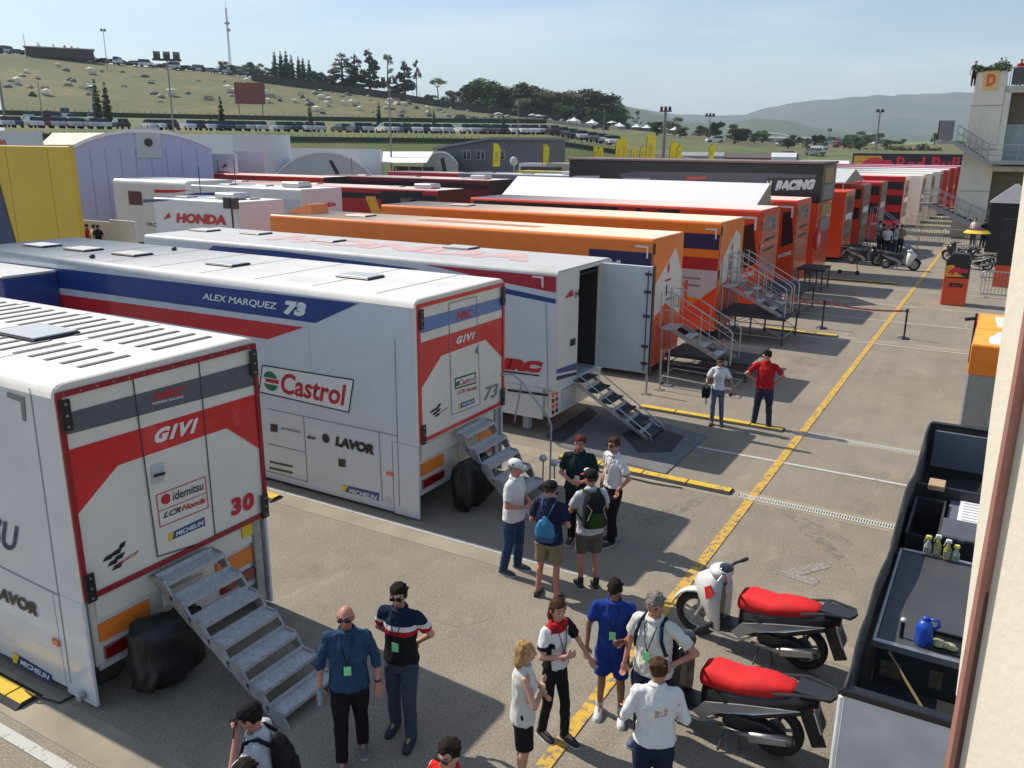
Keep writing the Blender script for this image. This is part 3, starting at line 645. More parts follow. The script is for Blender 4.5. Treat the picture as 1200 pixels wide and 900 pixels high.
# ---------------------------------------------------------------- trailers 4 and 5 (orange)
def orange_trailer(X, L, y0, y1, zt, label, px, first):
    t = trailer('race_trailer', label, X, L, y0, y1, zt, .28, ORANGE, ORGLARE, ORANGE, .09)
    s = lambda nm, z0, z1, mt, x0=-1.9, x1=-.02, of=.006: MB().box(X+x0, X+x1, y0-of, y0-.001, z0, z1).build(nm, mt, t)
    s('stripe', 2.95, 3.45, NAVY, -1.85 if first else -2.4); s('stripe', 2.28, 2.68, CRIM, -2.4); s('stripe', 1.35, 2.28, LGREY, -2.4)
    MB().slab([(X-.02, y0-.008, 1.75), (X-.02, y0-.008, .3), (X-2.4, y0-.008, .3), (X-2.4, y0-.008, 1.1), (X-1.1, y0-.008, .85)], (0, -1, 0), .003).build('stripe', ORED, t)
    MB().box(X-1.1, X-.97, y0-.01, y0-.001, .3, 1.9).build('panel_seam', ORED, t)
    text3('lettering', 'Red Bull', (X-4.9 if not first else X-1.8, y0, 3.04), (X-2.45 if not first else X-.9, y0, 3.04), (X-4.9 if not first else X-1.8, y0, 3.36 if not first else 3.2), TEXTWHT, t, .014, (0, -1, 0), .05)
    for zz in (1.95, 1.72): MB().box(X-1.15, X-.55, y0-.012, y0-.008, zz, zz+.06).build('print_line', TEXTGRY, t)
    MB().slab([(X-.5, y0-.014, 3.75-.12), (X-.12, y0-.014, 3.63), (X-.12, y0-.014, 3.3), (X-.17, y0-.014, 3.3), (X-.17, y0-.014, 3.58), (X-.5, y0-.014, 3.58)], (0, -1, 0), .003).build('corner_mark', TEXTWHT, t)
    F = Face('x', X, t, (1, 0, 0), {1: (y0+.03, y1-.03), 2: (.35, zt-.1)})
    F.poly('panel_white', px, CREAM, .006)
    h = y1-y0
    MB().slab([(X+.008, y0+.04, 1.35), (X+.008, y0+h*.45, 1.95), (X+.008, y1-.05, 1.45), (X+.008, y1-.05, .35), (X+.008, y0+.04, .35)], (1, 0, 0), .004).build('stripe', ORED, t)
    yc = y0+h*.52
    MB().slab([(X+.012, yc-.1, 2.9), (X+.012, yc, 3.1), (X+.012, yc+.1, 2.9), (X+.012, yc, 2.75)], (1, 0, 0), .003).build('logo', TEXTRED, t)
    MB().box(X+.01, X+.014, yc-.2, yc+.25, 2.55, 2.61).build('print_line', TEXTRED, t)
    MB().box(X+.01, X+.014, yc-.12, yc-.03, 2.15, 2.45).build('logo', TEXTBLK, t)
    MB().box(X+.01, X+.014, yc-.1, yc+.35, 2.0, 2.05).build('print_line', TEXTGRY, t)
    for zz in (2.0, 3.4): MB().box(X, X+.03, y0+.05, y0+.14, zz, zz+.3, c=.01).build('hinge', BLACK, t)
    MB().box(X+.002, X+.012, y0+.02, y0+.045, .4, zt-.15).build('door_seam', SEAM, t)
    MB().tube([(X+.03, y1-.9, 2.05), (X+.12, y1-.9, 2.05), (X+.12, y1-.5, 2.05), (X+.12, y1-.45, 1.7)], .018, 6).build('grab_rail', ALU, t)
    hatch(t, X-L+3, (y0+y1)/2, zt, .9, .6, ORGLARE)
    return t
T4 = orange_trailer(-8.05, 13.9, 21.3, 23.75, 3.82, 'orange trailer with navy band and white diamond rear, just behind the open grey door', [(791.5, 290), (799.5, 317), (798, 368), (777, 364), (764, 370), (767, 335)], 1)
T5 = orange_trailer(-7.98, 13.8, 27.1, 29.85, 3.84, 'second orange trailer with white diamond rear, behind the steps with tall handrails', [(863.3, 269), (867.5, 275.5), (866, 327), (849, 330), (843.3, 334.4), (844.4, 307.8)], 0)
MB().slab([(-16.5, 22.3, 3.822), (-12.2, 22.3, 3.822), (-12.0, 22.8, 3.822), (-16.2, 22.9, 3.822)], (0, 0, 1), .003).build('roof_print', mat('faded_grey_print', (.45, .22, .12), .6), T4)
# vent with orange hood at the back end of trailer 4
MB().loft([[(-21.8, 22, 3.83), (-20.7, 22, 3.83), (-20.7, 22.9, 3.83), (-21.8, 22.9, 3.83)], [(-20.95, 22.05, 4.15), (-20.75, 22.05, 4.15), (-20.75, 22.85, 4.15), (-20.95, 22.85, 4.15)]]).build('roof_hood', ORANGE, T4)
# ---------------------------------------------------------------- trailers 6, 7 (orange red, dark windows)
def red_trailer(X, L, y0, y1, zt, label, win, txt, tq):
    t = trailer('race_trailer', label, X, L, y0, y1, zt, .2, ORED, PINKROOF, ORED, .09)
    G_ = Face('y', y0, t, (0, -1, 0), {0: (X-L+.1, X-.03), 2: (.3, zt-.15)})
    G_.poly('window', win, GLASSD, .01)
    G_.text(txt, *tq, TEXTWHT, .012, .06, .25)
    MB().box(X-L+.2, X-3.2, y0-.006, y0-.001, zt-.45, zt-.12).build('stripe', BLACK, t)
    MB().slab([(X-.75, y0-.01, zt-.25), (X-.15, y0-.01, zt-.25), (X-.15, y0-.01, zt-.75), (X-.23, y0-.01, zt-.75), (X-.23, y0-.01, zt-.33), (X-.75, y0-.01, zt-.33)], (0, -1, 0), .003).build('corner_mark', TEXTWHT, t)
    h = y1-y0
    pm = mat('faded_print_red', (.45, .16, .10), .5)
    for z0, z1, tx in ((2.95, zt-.25, 'KTM'), (2.55, 2.85, ''), (2.15, 2.45, ''), (1.8, 2.05, ''), (1.45, 1.7, '')):
        MB().box(X+.001, X+.006, y0+.12*h, y1-.1*h, z0, z1).build('print_panel', pm, t)
        if not tx: MB().slab([(X+.006, y0+.22*h, z0+.08), (X+.006, y1-.2*h, z0+.14), (X+.006, y1-.22*h, z1-.06), (X+.006, y0+.25*h, z1-.11)], (1, 0, 0), .004).build('print_line', TEXTBLK if z0 > 2 else TEXTGRY, t); continue
        text3('lettering', tx, (X, y0+.2*h, z0+.06), (X, y1-.18*h, z0+.06), (X, y0+.2*h, z1-.06), TEXTBLK if z0 < 2.9 else TEXTGRY, t, .012, (1, 0, 0), .07, .2)
    for zz in (2.4, 3.3): MB().box(X, X+.03, y0+.05, y0+.14, zz, zz+.2).build('hinge', BLACK, t)
    MB().box(X+.002, X+.012, y0+.1, y0+.125, .4, zt-.15).build('door_seam', SEAM, t)
    return t
T6 = red_trailer(-8.1, 13.0, 32.6, 35.6, 3.88, 'orange red trailer with slanted dark window on its side, behind the second orange trailer', [(869, 265.6), (883, 262), (889, 309), (868, 315.5)], 'RACING', ((868, 327), (884.5, 322), (867, 321)))
T7 = red_trailer(-8.15, 12.5, 38.9, 41.9, 3.92, 'orange red trailer with slanted dark window, between white canopy and black double deck', [(917.8, 249.5), (927.8, 247), (933, 284.4), (915, 290)], 'RACING', ((912, 303), (929.5, 298), (911, 298.5)))
for x0 in (-13.9, -12.9): MB().box(x0, x0+.75, 32.588, 32.5995, 3.45, 3.75).build('print_panel', CRIM, T6)
# white canopy roof between them
cn = thing('canopy', 'long white pitched canopy roof stretched above the gap between two orange red trailers', 'canopy', (-14, 37.2, 0))
YA, YR, YB = 36.0, 37.3, 38.7
A = ony(586, 236, YA); B_ = ony(885, 239, YA); C1 = ony(607, 211, YR); D1 = ony(903, 211, YR); zE = (A.z+B_.z)/2; zR = (C1.z+D1.z)/2
CW = mat('canopy_white', (.78, .78, .78), .5, var=.02, dirt=.05)
b = MB(); b.slab([(A.x, YA, zE), (B_.x, YA, zE), (D1.x, YR, zR), (C1.x, YR, zR)], (0, -.5, .86), .03); b.slab([(A.x, YB, zE), (B_.x, YB, zE), (D1.x, YR, zR), (C1.x, YR, zR)], (0, .5, .86), .03); b.build('roof_sheet', CW, cn)
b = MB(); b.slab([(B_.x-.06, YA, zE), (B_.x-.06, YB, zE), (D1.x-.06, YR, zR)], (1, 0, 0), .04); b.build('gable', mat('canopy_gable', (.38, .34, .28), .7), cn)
b = MB()
for y in (YA+.1, YB-.1):
    for x in (A.x+1, B_.x-.3): b.tube([(x, y, 0), (x, y, zE)], .04, 8)
b.build('leg', ALUD, cn)
# ---------------------------------------------------------------- trailer 8: black double deck
X8 = -8.0; A = ony(667, 190, 43.1)
T8 = thing('race_trailer', 'tall black double deck trailer lettered RACING above orange sides', 'trailer', (-14, 44.8, 0), group='race team trailers backed up in a row')
L8 = X8-A.x
BLKG = mat('gloss_black', (.012, .012, .014), .35, coat=.05, var=.5, vs=.5)
MB().box(X8-L8, X8, 43.1, 46.6, 3.6, 5.38, c=.03).build('upper_deck', BLKG, T8)
MB().box(X8-L8-.05, X8+.06, 43.02, 46.7, 5.385, 5.5, c=.02).build('roof', mat('dull_roof', (.22, .15, .14), .6, dirt=.2), T8)
MB().box(X8-L8, X8-.05, 43.15, 46.5, .3, 3.595, c=.03).build('lower_deck', ORED, T8)
F = Face('x', X8, T8, (1, 0, 0)); 
for k, (z0, z1, mt) in enumerate(((4.5, 5.2, mat('ochre_print', (.35, .24, .08), .5)), (3.7, 4.4, TEXTGRY), (2.9, 3.5, mat('ochre_print', (.35, .24, .08))), (2.2, 2.8, TEXTGRY), (1.5, 2.1, CRIM))):
    MB().box(X8+(.001 if z0 > 3.6 else -.049), X8+.01, 43.7, 46.0, z0, z1).build('print_panel', mt, T8)
G_ = Face('y', 43.1, T8, (0, -1, 0), {0: (X8-L8+.1, X8-.3), 2: (3.65, 5.35)})
G_.text('RACING', (908, 223.5), (963, 222.3), (909, 211.5), TEXTWHT, .012, .09, .25); G_.text('N', (896, 223.6), (904, 223.4), (897, 211.8), TEXTWHT, .012, .09, .25)
G_.poly('stripe', [(725, 204), (745, 201), (905, 203), (960, 205), (960, 209), (900, 208.6), (880, 240), (740, 240)], GREYP, .006)
G_.poly('stripe', [(672, 206), (704, 206), (700, 210), (668, 210)], LGREY, .008); G_.poly('stripe', [(731, 208.5), (762, 208.5), (760, 212), (729, 212)], LGREY, .008)
G_.poly('stripe', [(803, 207.5), (830, 206.5), (828, 209), (806, 211)], ORED, .01)
b = MB(); b.box(X8-3, X8-.5, 43.135, 43.149, .35, 2.3); b.build('dark_opening', BLACK, T8)
b = MB().tube([(X8-.02, 43.5, 1.85), (X8+.05, 43.5, 1.85)], .55, 20); b.build('logo', mat('pink_disc', (.6, .03, .06), .5), T8)
b = MB().tube([(X8+.05, 43.5, 1.85), (X8+.07, 43.5, 1.85)], .33, 6); b.build('logo', mat('pink_disc2', (.7, .35, .35), .5), T8)
# ---------------------------------------------------------------- the far end of the row
def far_trailer(X, L, y0, w_, zt, side, roof, end, label, bands=(), void=True, grp='race team trailers backed up in a row'):
    t = trailer('race_trailer', label, X, L, y0, y0+w_, zt, .25, side, roof, end, .08, wheels=False, group=grp)
    for z0, z1, mt in bands: MB().box(X-2.5, X-.12, y0-.012, y0-.001, z0, z1).build('stripe', mt, t)
    if void: MB().box(X-3.2, X-.9, y0-.014, y0-.001, .3, 1.9).build('dark_opening', BLACK, t)
    pm = mat('mixed_print', (.22, .12, .08), .5, var=.6, vs=1.5)
    MB().box(X+.001, X+.012, y0+.3, y0+w_-.3, 1.2, zt-.3).build('print_panel', pm, t)
    for k in range(3): MB().box(X+.012, X+.018, y0+.5, y0+w_-.5, 1.5+k*.75, 1.85+k*.75).build('logo', (TEXTGRY, TEXTWHT, TEXTBLK)[k], t)
    return t
far_trailer(-7.95, 11, 50.0, 3.0, 3.85, ORED, ORED, ORED, 'plain orange trailer right beside the black double deck trailer')
WR = mat('white_red', (.7, .68, .66), .4, var=.05)
far_trailer(-8.0, 11, 56.5, 3.0, 3.95, ORED, RED, BLACK, 'red trailer with two black window bands under a grey canopy', ((3.1, 3.7, BLACK), (1.9, 2.6, BLACK)))
far_trailer(-7.7, 11, 62.0, 3.0, 3.95, RED, RED, BLACK, 'red trailer with black bands, just past the grey canopy', ((3.1, 3.7, BLACK), (1.9, 2.6, BLACK)))
far_trailer(-7.0, 14, 69.0, 3.0, 4.15, RED, mat('orange_pale_roof', (.72, .34, .26), .5), WR, 'bright red trailer with three black window bands at the far end', ((3.2, 3.75, BLACK), (2.1, 2.8, BLACK), (1.0, 1.6, BLACK)), False)
for k in range(6):
    far_trailer(-6.4+.25*k, 14, 75+5.2*k, 3.0, 4.1+.05*k, WR if k < 3 else RED, ROOFW if k < 4 else mat('lilac_roof', (.45, .43, .6), .5), WR if k < 3 else RED, ['white trailer end beside the bright red one', 'second white trailer end after the bright red one', 'third white trailer end after the bright red one', 'first plain red trailer end past the white ones', 'second plain red trailer end past the white ones', 'last trailer of the row, red, by the fenced steps'][k], (), False)
cn = thing('canopy', 'grey white flat canopy over the far red trailers, beside the black double deck', 'canopy', (-12, 57, 0))
b = MB(); b.slab([(-19, 53.2, 4.15), (-8.6, 53.2, 4.15), (-8.6, 56.5, 4.85), (-19, 56.5, 4.85)], (0, -.2, 1), .05); b.slab([(-19, 60, 4.15), (-8.6, 60, 4.15), (-8.6, 56.5, 4.85), (-19, 56.5, 4.85)], (0, .2, 1), .05); b.build('roof_sheet', mat('canopy_grey', (.55, .56, .54), .6), cn)
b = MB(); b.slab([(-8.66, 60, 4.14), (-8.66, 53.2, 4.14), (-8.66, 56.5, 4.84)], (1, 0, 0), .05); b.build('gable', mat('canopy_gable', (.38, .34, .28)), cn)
b = MB()
for x, y in ((-8.7, 53.3), (-8.7, 59.8), (-18.8, 53.3), (-18.8, 59.8)): b.tube([(x, y, 0), (x, y, 4.15)], .05, 6)
b.build('leg', ALUD, cn)

# power lead on the ground by the nearest trailer
q = MB().tube([(-12, 4.3, .02), (-9.4, 4.55, .02), (-8.9, 4.5, .07), (-8.6, 4.62, .02), (-8.5, 5.3, .02), (-9.0, 6.2, .02)], .014, 6).build('power_lead', BLACK); tag(q, 'black power lead coming off the cable ramp under the nearest trailer', 'cable')
q = MB().tube([(-7.3, 14.4, .02), (-6.6, 14.3, .02), (-5.9, 14.36, .02), (-5.2, 14.3, .02), (-4.6, 14.38, .02)], .012, 6).build('power_lead', BLACK); tag(q, 'thin black lead lying along the near side of the long yellow ramp', 'cable')
# ================================================================= STEPS, DECKS, SMALL GEAR
def folding_steps(label, X, ya, yb, z0, n, run, rise, tmat, cat='steps', rails=(), nosing=None, strmat=None, group=None, dz=.16, side_h=.2):
    t = thing('folding_steps', label, cat, (X+n*run/2, (ya+yb)/2, 0), group=group)
    strmat = strmat or ALUD
    for k in range(n):
        x = X+k*run; z = z0-k*rise
        if z < .03: break
        b = MB().box(x-.03, x+run*.66, ya+.03, yb-.03, z-.03, z)
        b.box(x+run*.66, x+run*.70, ya+.03, yb-.03, z-.045, z+.002)
        b.box(x-.03, x+.0, ya+.03, yb-.03, z-.002, z+.05)
        b.build('tread', tmat, t)
        for yy in (ya, yb-.03):
            b = MB()
            b.slab([(x-.06, yy, z+.03), (x+run*.5, yy, z+.02), (x+run*.72, yy, z-.06), (x+run*.95, yy, z-rise+.03), (x+run*.95, yy, z-rise-.10), (x+.0, yy, z-.09)], (0, 1, 0), .03)
            b.build('side_plate', strmat, t)
    return t
st1 = folding_steps('aluminium steps of seven wide treads going down from the red and charcoal trailer rear', X1+.06, 5.62, 6.50, 1.27, 7, .29, .185, ALUCH)
MB().box(X1-.1, X1+.02, 5.64, 6.5, 1.24, 1.262).build('landing', ALUCH, st1)
st2 = folding_steps('aluminium steps with a thin bent handrail, beside the man in the white cap', X2+.06, 11.70, 12.72, 1.27, 6, .262, .235, ALUCH)
b = MB(); b.tube([(X2+.3, 12.80, 2.15), (X2+.55, 12.80, 2.2), (X2+.75, 12.80, 2.08), (X2+1.30, 12.80, 1.50), (X2+1.36, 12.80, 1.36), (X2+1.36, 12.80, .05)], .018, 8); b.build('handrail', ALUD, st2)
b = MB().tube([(X2+.75, 12.80, 2.08), (X2+.6, 12.80, 1.3)], .014, 6); b.build('handrail', ALUD, st2)
for st, ya, yb, X, z in ((st1, 5.72, 6.3, X1, .95), (st2, 11.85, 12.4, X2, .95)):
    b = MB().box(X+.02, X+.05, ya, yb, z-.12, z+.08); b.build('back_plate', CREAM, st)
MB().box(X2+.30, X2+.305, 12.0, 12.35, .90, 1.0).build('sticker', OREF, st2)
# jack handles / round lamps on stems next to the second steps
for k, (px, py) in enumerate(((636, 572), (649, 578))):
    P = onz(px, py); t = thing('stake_marker', 'thin stem with round grey cap, %s behind the white cap man' % ('left one' if k == 0 else 'right one'), 'marker', (P.x, P.y, 0))
    MB().tube([(P.x, P.y, 0), (P.x, P.y, .55)], .012, 6).build('stem', DSTEEL, t)
    MB().ell((P.x, P.y, .6), (.08, .08, .07)).build('cap', LGREY, t, True)
    MB().frust((P.x, P.y, 0), (P.x, P.y, .03), .09, .08).build('base', RUBBER, t)
# black folding steps of trailer 3
st3 = thing('folding_steps', 'narrow steps with black treads and two low rails below the open grey door', 'steps', (-7, 16.8, 0))
BTREAD = mat('black_tread', (.035, .035, .038), .75, var=.3, bump=.5)
nst = 6
ya, yb = 16.55, 17.35
for k in range(nst):
    z = 1.1-k*.2; x = -7.86+k*.33
    MB().box(x-.14, x+.14, ya+.03, yb-.03, z-.03, z, c=.006).build('tread', BTREAD, st3)
    if k: MB().box(x-.15, x-.14, ya+.05, yb-.05, z-.03, z+.10).build('riser', LGREY, st3)
for yy in (ya, yb):
    MB().bar((-7.95, yy, 1.07), (-6.12, yy, .02), .03, .07).build('stringer', ALU, st3)
    MB().tube([(-7.9, yy, 1.12), (-7.85, yy, 1.25), (-6.1, yy, .15), (-6.05, yy, .02)], .014, 6).build('handrail', ALU, st3)
# grey carpet with charcoal rectangle and steel threshold
CARP = mat('grey_carpet', (.155, .15, .155), .95, var=.12, vs=2, bump=.4, bs=120, dirt=.35); CARPD = mat('charcoal_carpet', (.045, .045, .048), .95, var=.2, bump=.4, bs=120, dirt=.1)
t = thing('entrance_mat', 'grey carpet with charcoal rectangle laid in front of the open door trailer', 'carpet', (-6.5, 16.5, 0))
q = [onz(655, 523), onz(780, 556), onz(829, 512), onz(715, 478)]
MB().slab([p+Vector((0, 0, .014)) for p in q], (0, 0, 1), .01).build('carpet', CARP, t)
MB().slab([onz(a, b_)+Vector((0, 0, .0245)) for a, b_ in ((748, 532), (787, 531), (802, 512), (755, 497), (728, 510))], (0, 0, 1), .004).build('carpet_inlay', CARPD, t)
MB().bar(q[0]+Vector((0, 0, .02)), q[1]+Vector((0, 0, .02)), .06, .03).build('edge_strip', ALU, t)
MB().slab([onz(a, b_)+Vector((0, 0, .014)) for a, b_ in ((640, 512), (655, 523), (700, 486), (690, 478))], (0, 0, 1), .01).build('carpet_inlay', CARPD, t)
P = onz(763, 504); MB().box(P.x-.12, P.x+.12, P.y-.06, P.y+.06, .02, .07, c=.02).build('door_wedge', BLACK, t)
# stage decks with legs, and steps with tall rails
DECK = mat('black_deck', (.03, .03, .034), .7, var=.3, bump=.3)
def deck(x0, x1, y0, y1, z, label, grp='black stage decks behind the orange trailers'):
    t = thing('stage_deck', label, 'deck', ((x0+x1)/2, (y0+y1)/2, 0), group=grp)
    MB().box(x0, x1, y0, y1, z-.08, z, c=.01).build('deck_top', DECK, t)
    for x in (x0+.06, (x0+x1)/2, x1-.06):
        for y in (y0+.06, y1-.06): MB().tube([(x, y, 0), (x, y, z-.08)], .03, 8).build('leg', DSTEEL, t)
    b = MB()
    for y in (y0+.06, y1-.06):
        b.tube([(x0+.06, y, .25), (x1-.06, y, .25)], .016, 6); b.tube([(x0+.06, y, .25), ((x0+x1)/2, y, z-.1), (x1-.06, y, .25)], .012, 6)
    for x in (x0+.06, x1-.06): b.tube([(x, y0+.06, .25), (x, y1-.06, .25)], .016, 6)
    b.build('braces', STEEL, t); return t
deck(-7.9, -5.55, 22.3, 24.6, .55, 'low black deck on legs with a thin rail on it, behind the woman in jeans')
deck(-7.95, -5.75, 27.3, 29.4, .9, 'black deck on braced legs under the twin handrail steps of the second orange trailer')
deck(-8.0, -6.35, 32.6, 35.2, .95, 'black deck at the rear of the trailer with slanted window, left of the belt barrier')
deck(-7.9, -6.75, 38.9, 40.6, 1.0, 'small black table deck beside the double deck trailer', 'black stage decks behind the orange trailers')
def rail_steps(x0, y0, w_, z0, z1, run, label):
    t = thing('access_steps', label, 'steps', (x0+run/2, y0+w_/2, 0), group='aluminium access steps with tall handrails')
    n = max(3, int((z0-z1)/.2)); 
    MB().box(x0-.35, x0+.02, y0, y0+w_, z0-.05, z0).build('landing', ALUCH, t)
    for k in range(1, n):
        x = x0+run*k/n; z = z0+(z1-z0)*k/n
        MB().box(x-.13, x+.12, y0+.03, y0+w_-.03, z-.03, z).build('tread', ALUCH, t)
    for y in (y0, y0+w_):
        MB().bar((x0, y, z0-.03), (x0+run, y, z1+.02), .03, .12).build('stringer', ALUD, t)
        MB().tube([(x0-.35, y, z0), (x0-.35, y, z0+1.0), (x0-.02, y, z0+1.0), (x0+run, y, z1+.95), (x0+run+.07, y, z1+.85), (x0+run+.07, y, z1)], .02, 8).build('handrail', ALU, t)
        MB().tube([(x0, y, z0), (x0, y, z0+.97)], .015, 6).build('rail_post', ALU, t)
        MB().tube([(x0+run*.5, y, (z0+z1)/2), (x0+run*.5, y, (z0+z1)/2+.95)], .015, 6).build('rail_post', ALU, t)
        MB().tube([(x0-.3, y, z0+.5), (x0, y, z0+.5), (x0+run, y, z1+.47)], .012, 6).build('rail_middle', ALU, t)
    for y in (y0+.02, y0+w_-.02): MB().tube([(x0-.3, y, 0), (x0-.3, y, z0-.05)], .025, 6).build('leg', ALUD, t)
    return t
rail_steps(-7.6, 21.9, .8, 1.35, .55, 1.6, 'aluminium steps with tall rails at the first orange trailer')
rail_steps(-7.6, 27.5, .75, 1.75, .9, 1.7, 'nearer pair of rails going down from the second orange trailer to the black deck')
rail_steps(-7.6, 28.6, .75, 1.75, .9, 1.7, 'farther pair of rails going down from the second orange trailer to the black deck')
rail_steps(-7.2, 57.2, 1.0, 1.6, .0, 2.4, 'far steps with pink rails in front of the red trailers')
# steel hand rail frames standing before trailer 4
for k, (px, py, h) in enumerate(((757, 462, 1.05), (773, 457, 1.1), (782, 452, 1.0))):
    P = onz(px, py); t = thing('post', ['grey steel post on a square foot next to the open grey door', 'thin steel rail post on a castor, middle of three before the orange trailer', 'thin steel rail post farthest from the open door'][k], 'post', (P.x, P.y, 0))
    MB().tube([(P.x, P.y, 0), (P.x, P.y, h)], .03 if k == 0 else .018, 8).build('pole', STEEL, t)
    MB().box(P.x-.11, P.x+.11, P.y-.09, P.y+.09, .004, .02).build('foot', STEEL, t)
A = onz(775, 452); B_ = onz(838, 462)
t = thing('trolley_frame', 'low tubular steel trolley frame lying between the orange trailer and the woman in jeans', 'trolley', (A.x, A.y, 0))
b = MB().tube([(A.x, A.y, .28), (A.x+1.9, A.y-.1, .22), (A.x+1.9, A.y+.9, .22), (A.x, A.y+.9, .28)], .02, 6, closed=True); b.tube([(A.x, A.y, .28), (A.x, A.y, .06)], .016, 6); b.tube([(A.x+1.9, A.y-.1, .22), (A.x+1.9, A.y-.1, .06)], .016, 6); b.build('frame', STEEL, t)
for dx in (0, 1.9): MB().tube([(A.x+dx, A.y-.02-.1*(dx > 0), .07), (A.x+dx, A.y+.02-.1*(dx > 0), .07)], .045, 12).build('castor', RUBBER, t)
# bottle-like pink object on the deck
for (px, py, z, lb) in ((847, 410, .62, 'pink bottle standing on the low black deck'), (918, 356, 1.0, 'small pink bottle on the deck under the twin rails')):
    P = onz(px, py, z-.07); t = MB().frust((P.x, P.y, z-.07), (P.x, P.y, z+.15), .06, .055).frust((P.x, P.y, z+.15), (P.x, P.y, z+.26), .055, .015).build('bottle', mat('pink_plastic', (.65, .25, .25), .4), None, True); tag(t, lb, 'bottle')
# belt barrier: two posts and a red white belt
A = onz(963, 385); B_ = onz(1059, 397)
for k, P in enumerate((A, B_)):
    t = thing('barrier_post', 'black belt barrier post %s' % ('left of the pair, near the black decks' if k == 0 else 'right of the pair, on the yellow line'), 'barrier post', (P.x, P.y, 0))
    MB().frust((P.x, P.y, .004), (P.x, P.y, .05), .2, .17, n=20).build('base', BLACK, t)
    MB().tube([(P.x, P.y, .05), (P.x, P.y, .98)], .032, 10).build('pole', BLACK, t); MB().box(P.x-.04, P.x+.04, P.y-.05, P.y+.05, .9, 1.02, c=.01).build('belt_head', BLACK, t)
b = MB(); C0 = Vector((-8.0, 31.5, 1.02))
pts = []
for (P, Q, n) in ((C0, A+Vector((0, 0, .95)), 14), (A+Vector((0, 0, .95)), B_+Vector((0, 0, .95)), 16)):
    for k in range(n):
        a, c = P.lerp(Q, k/n), P.lerp(Q, (k+1)/n); s = lambda u: -.10*4*u*(1-u); a.z += s(k/n); c.z += s((k+1)/n)
        b.slab([a+Vector((0, 0, -.03)), c+Vector((0, 0, -.03)), c+Vector((0, 0, .03)), a+Vector((0, 0, .03))], (0, -1, 0), .003, mi=k % 2)
tag(b.build('barrier_belt', [mat('belt_red', (.45, .05, .04), .6), mat('belt_pale', (.35, .17, .15), .6)]), 'red and pale striped belt stretched between the two black barrier posts', 'barrier belt')
# covered wheels: black bags hanging under the steps
BAGM = mat('black_bag', (.010, .010, .011), .45, var=.4, vs=5, bump=.9, bs=9)
def bag(cx, cy, label, hz=1.05):
    t = thing('covered_wheel', label, 'covered wheel', (cx, cy, 0), group='wheels wrapped in black bags')
    b = MB().box(cx-.2, cx+.2, cy-.42, cy+.42, .04, hz, c=.10); o = b.build('cover', BAGM, t)
    bm = bmesh.new(); bm.from_mesh(o.data); bmesh.ops.subdivide_edges(bm, edges=bm.edges, cuts=5, use_grid_fill=True)
    for v in bm.verts:
        n_ = noise.noise_vector(v.co*3.1)*.09+noise.noise_vector(v.co*11)*.05; v.co += n_; v.co.x += .05*math.sin(v.co.y*14)*(1-v.co.z/hz)
        v.co.z = max(v.co.z, .01)
    bm.to_mesh(o.data); bm.free()
    for p in o.data.polygons: p.use_smooth = True
bag(-7.86, 5.55, 'black bagged wheel under the steps of the nearest trailer', .90)
bag(-7.58, 11.75, 'black bagged wheel under the steps of the number 73 trailer', .90)
# ================================================================= RIGHT SIDE: work enclosure
XE = -.72; ZR = 1.5
en = thing('work_enclosure', 'long black fabric service enclosure with open top and white end panel beside the cream pillar', 'enclosure', (.1, 11.6, 0))
FAB = mat('black_fabric', (.014, .013, .013), .6, var=.3, bump=.5, bs=12)
rings = []
for k in range(25):
    y = 7.26+k*(16.05-7.26)/24; wv = .05*math.sin(y*1.9)+.04*math.sin(y*4.3+1); zr = ZR+.05*math.sin(y*1.2)
    rings.append([(XE-.04+wv*.4, y, 0), (XE-.03+wv, y, .7), (XE+.0+wv*.3, y, zr), (XE+.035+wv*.3, y, zr), (XE+.04, y, .7), (XE+.04, y, 0)])
MB().loft(rings).build('side_cover', FAB, en, True)
for y0, y1, z1, nm, mt in ((7.24, 7.30, 1.42, 'end_panel', mat('end_panel_white', (.55, .55, .56), .4, dirt=.05)), (16.0, 16.06, ZR, 'partition', SATBLK), (13.5, 13.56, 1.28, 'partition', SATBLK), (11.22, 11.27, 1.1, 'partition', SATBLK)):
    MB().box(XE+.03, .9, y0, y1, .0, z1, c=.006).build(nm, mt, en)
MB().tube([(XE+.01, 7.22, 0), (XE+.01, 7.22, 1.42)], .022, 8).build('corner_post', mat('white_post', (.75, .75, .75), .35), en)
MB().box(XE, .9, 7.22, 7.34, 1.42, 1.49, c=.01).build('rim', BLACK, en)
MB().box(XE+.02, .9, 15.98, 16.1, 1.5, 1.54, c=.01).build('rim', BLACK, en)
MB().box(XE+.1, .9, 15.93, 15.99, .75, 1.42, c=.01).build('back_board', mat('slate_board', (.13, .14, .17), .5, var=.1), en)
MB().box(XE+.05, .9, 13.6, 15.9, .60, .64).build('shelf', SATBLK, en)
MB().box(XE+.35, .9, 13.7, 15.0, .641, .66).build('shelf_mat', mat('shelf_grey', (.06, .06, .06), .8), en)
MB().box(XE+.05, .9, 7.35, 8.7, .70, .74).build('shelf', SATBLK, en)
MB().box(XE+.05, .9, 11.3, 13.45, .55, .59).build('shelf', SATBLK, en)
for x, y, w_, h in ((-.5, 8.1, .28, .3), (-.45, 7.7, .25, .2), (.1, 8.1, .12, .2)): MB().box(x, x+w_, y, y+h, .741, .76).build('print_panel', mat('dim_label', (.10, .09, .05), .6, var=.4, vs=20), en)
MB().bar((-.45, 8.65, 1.15), (.35, 7.5, .8), .02, .02).build('strap', mat('strap', (.2, .15, .06), .7), en)
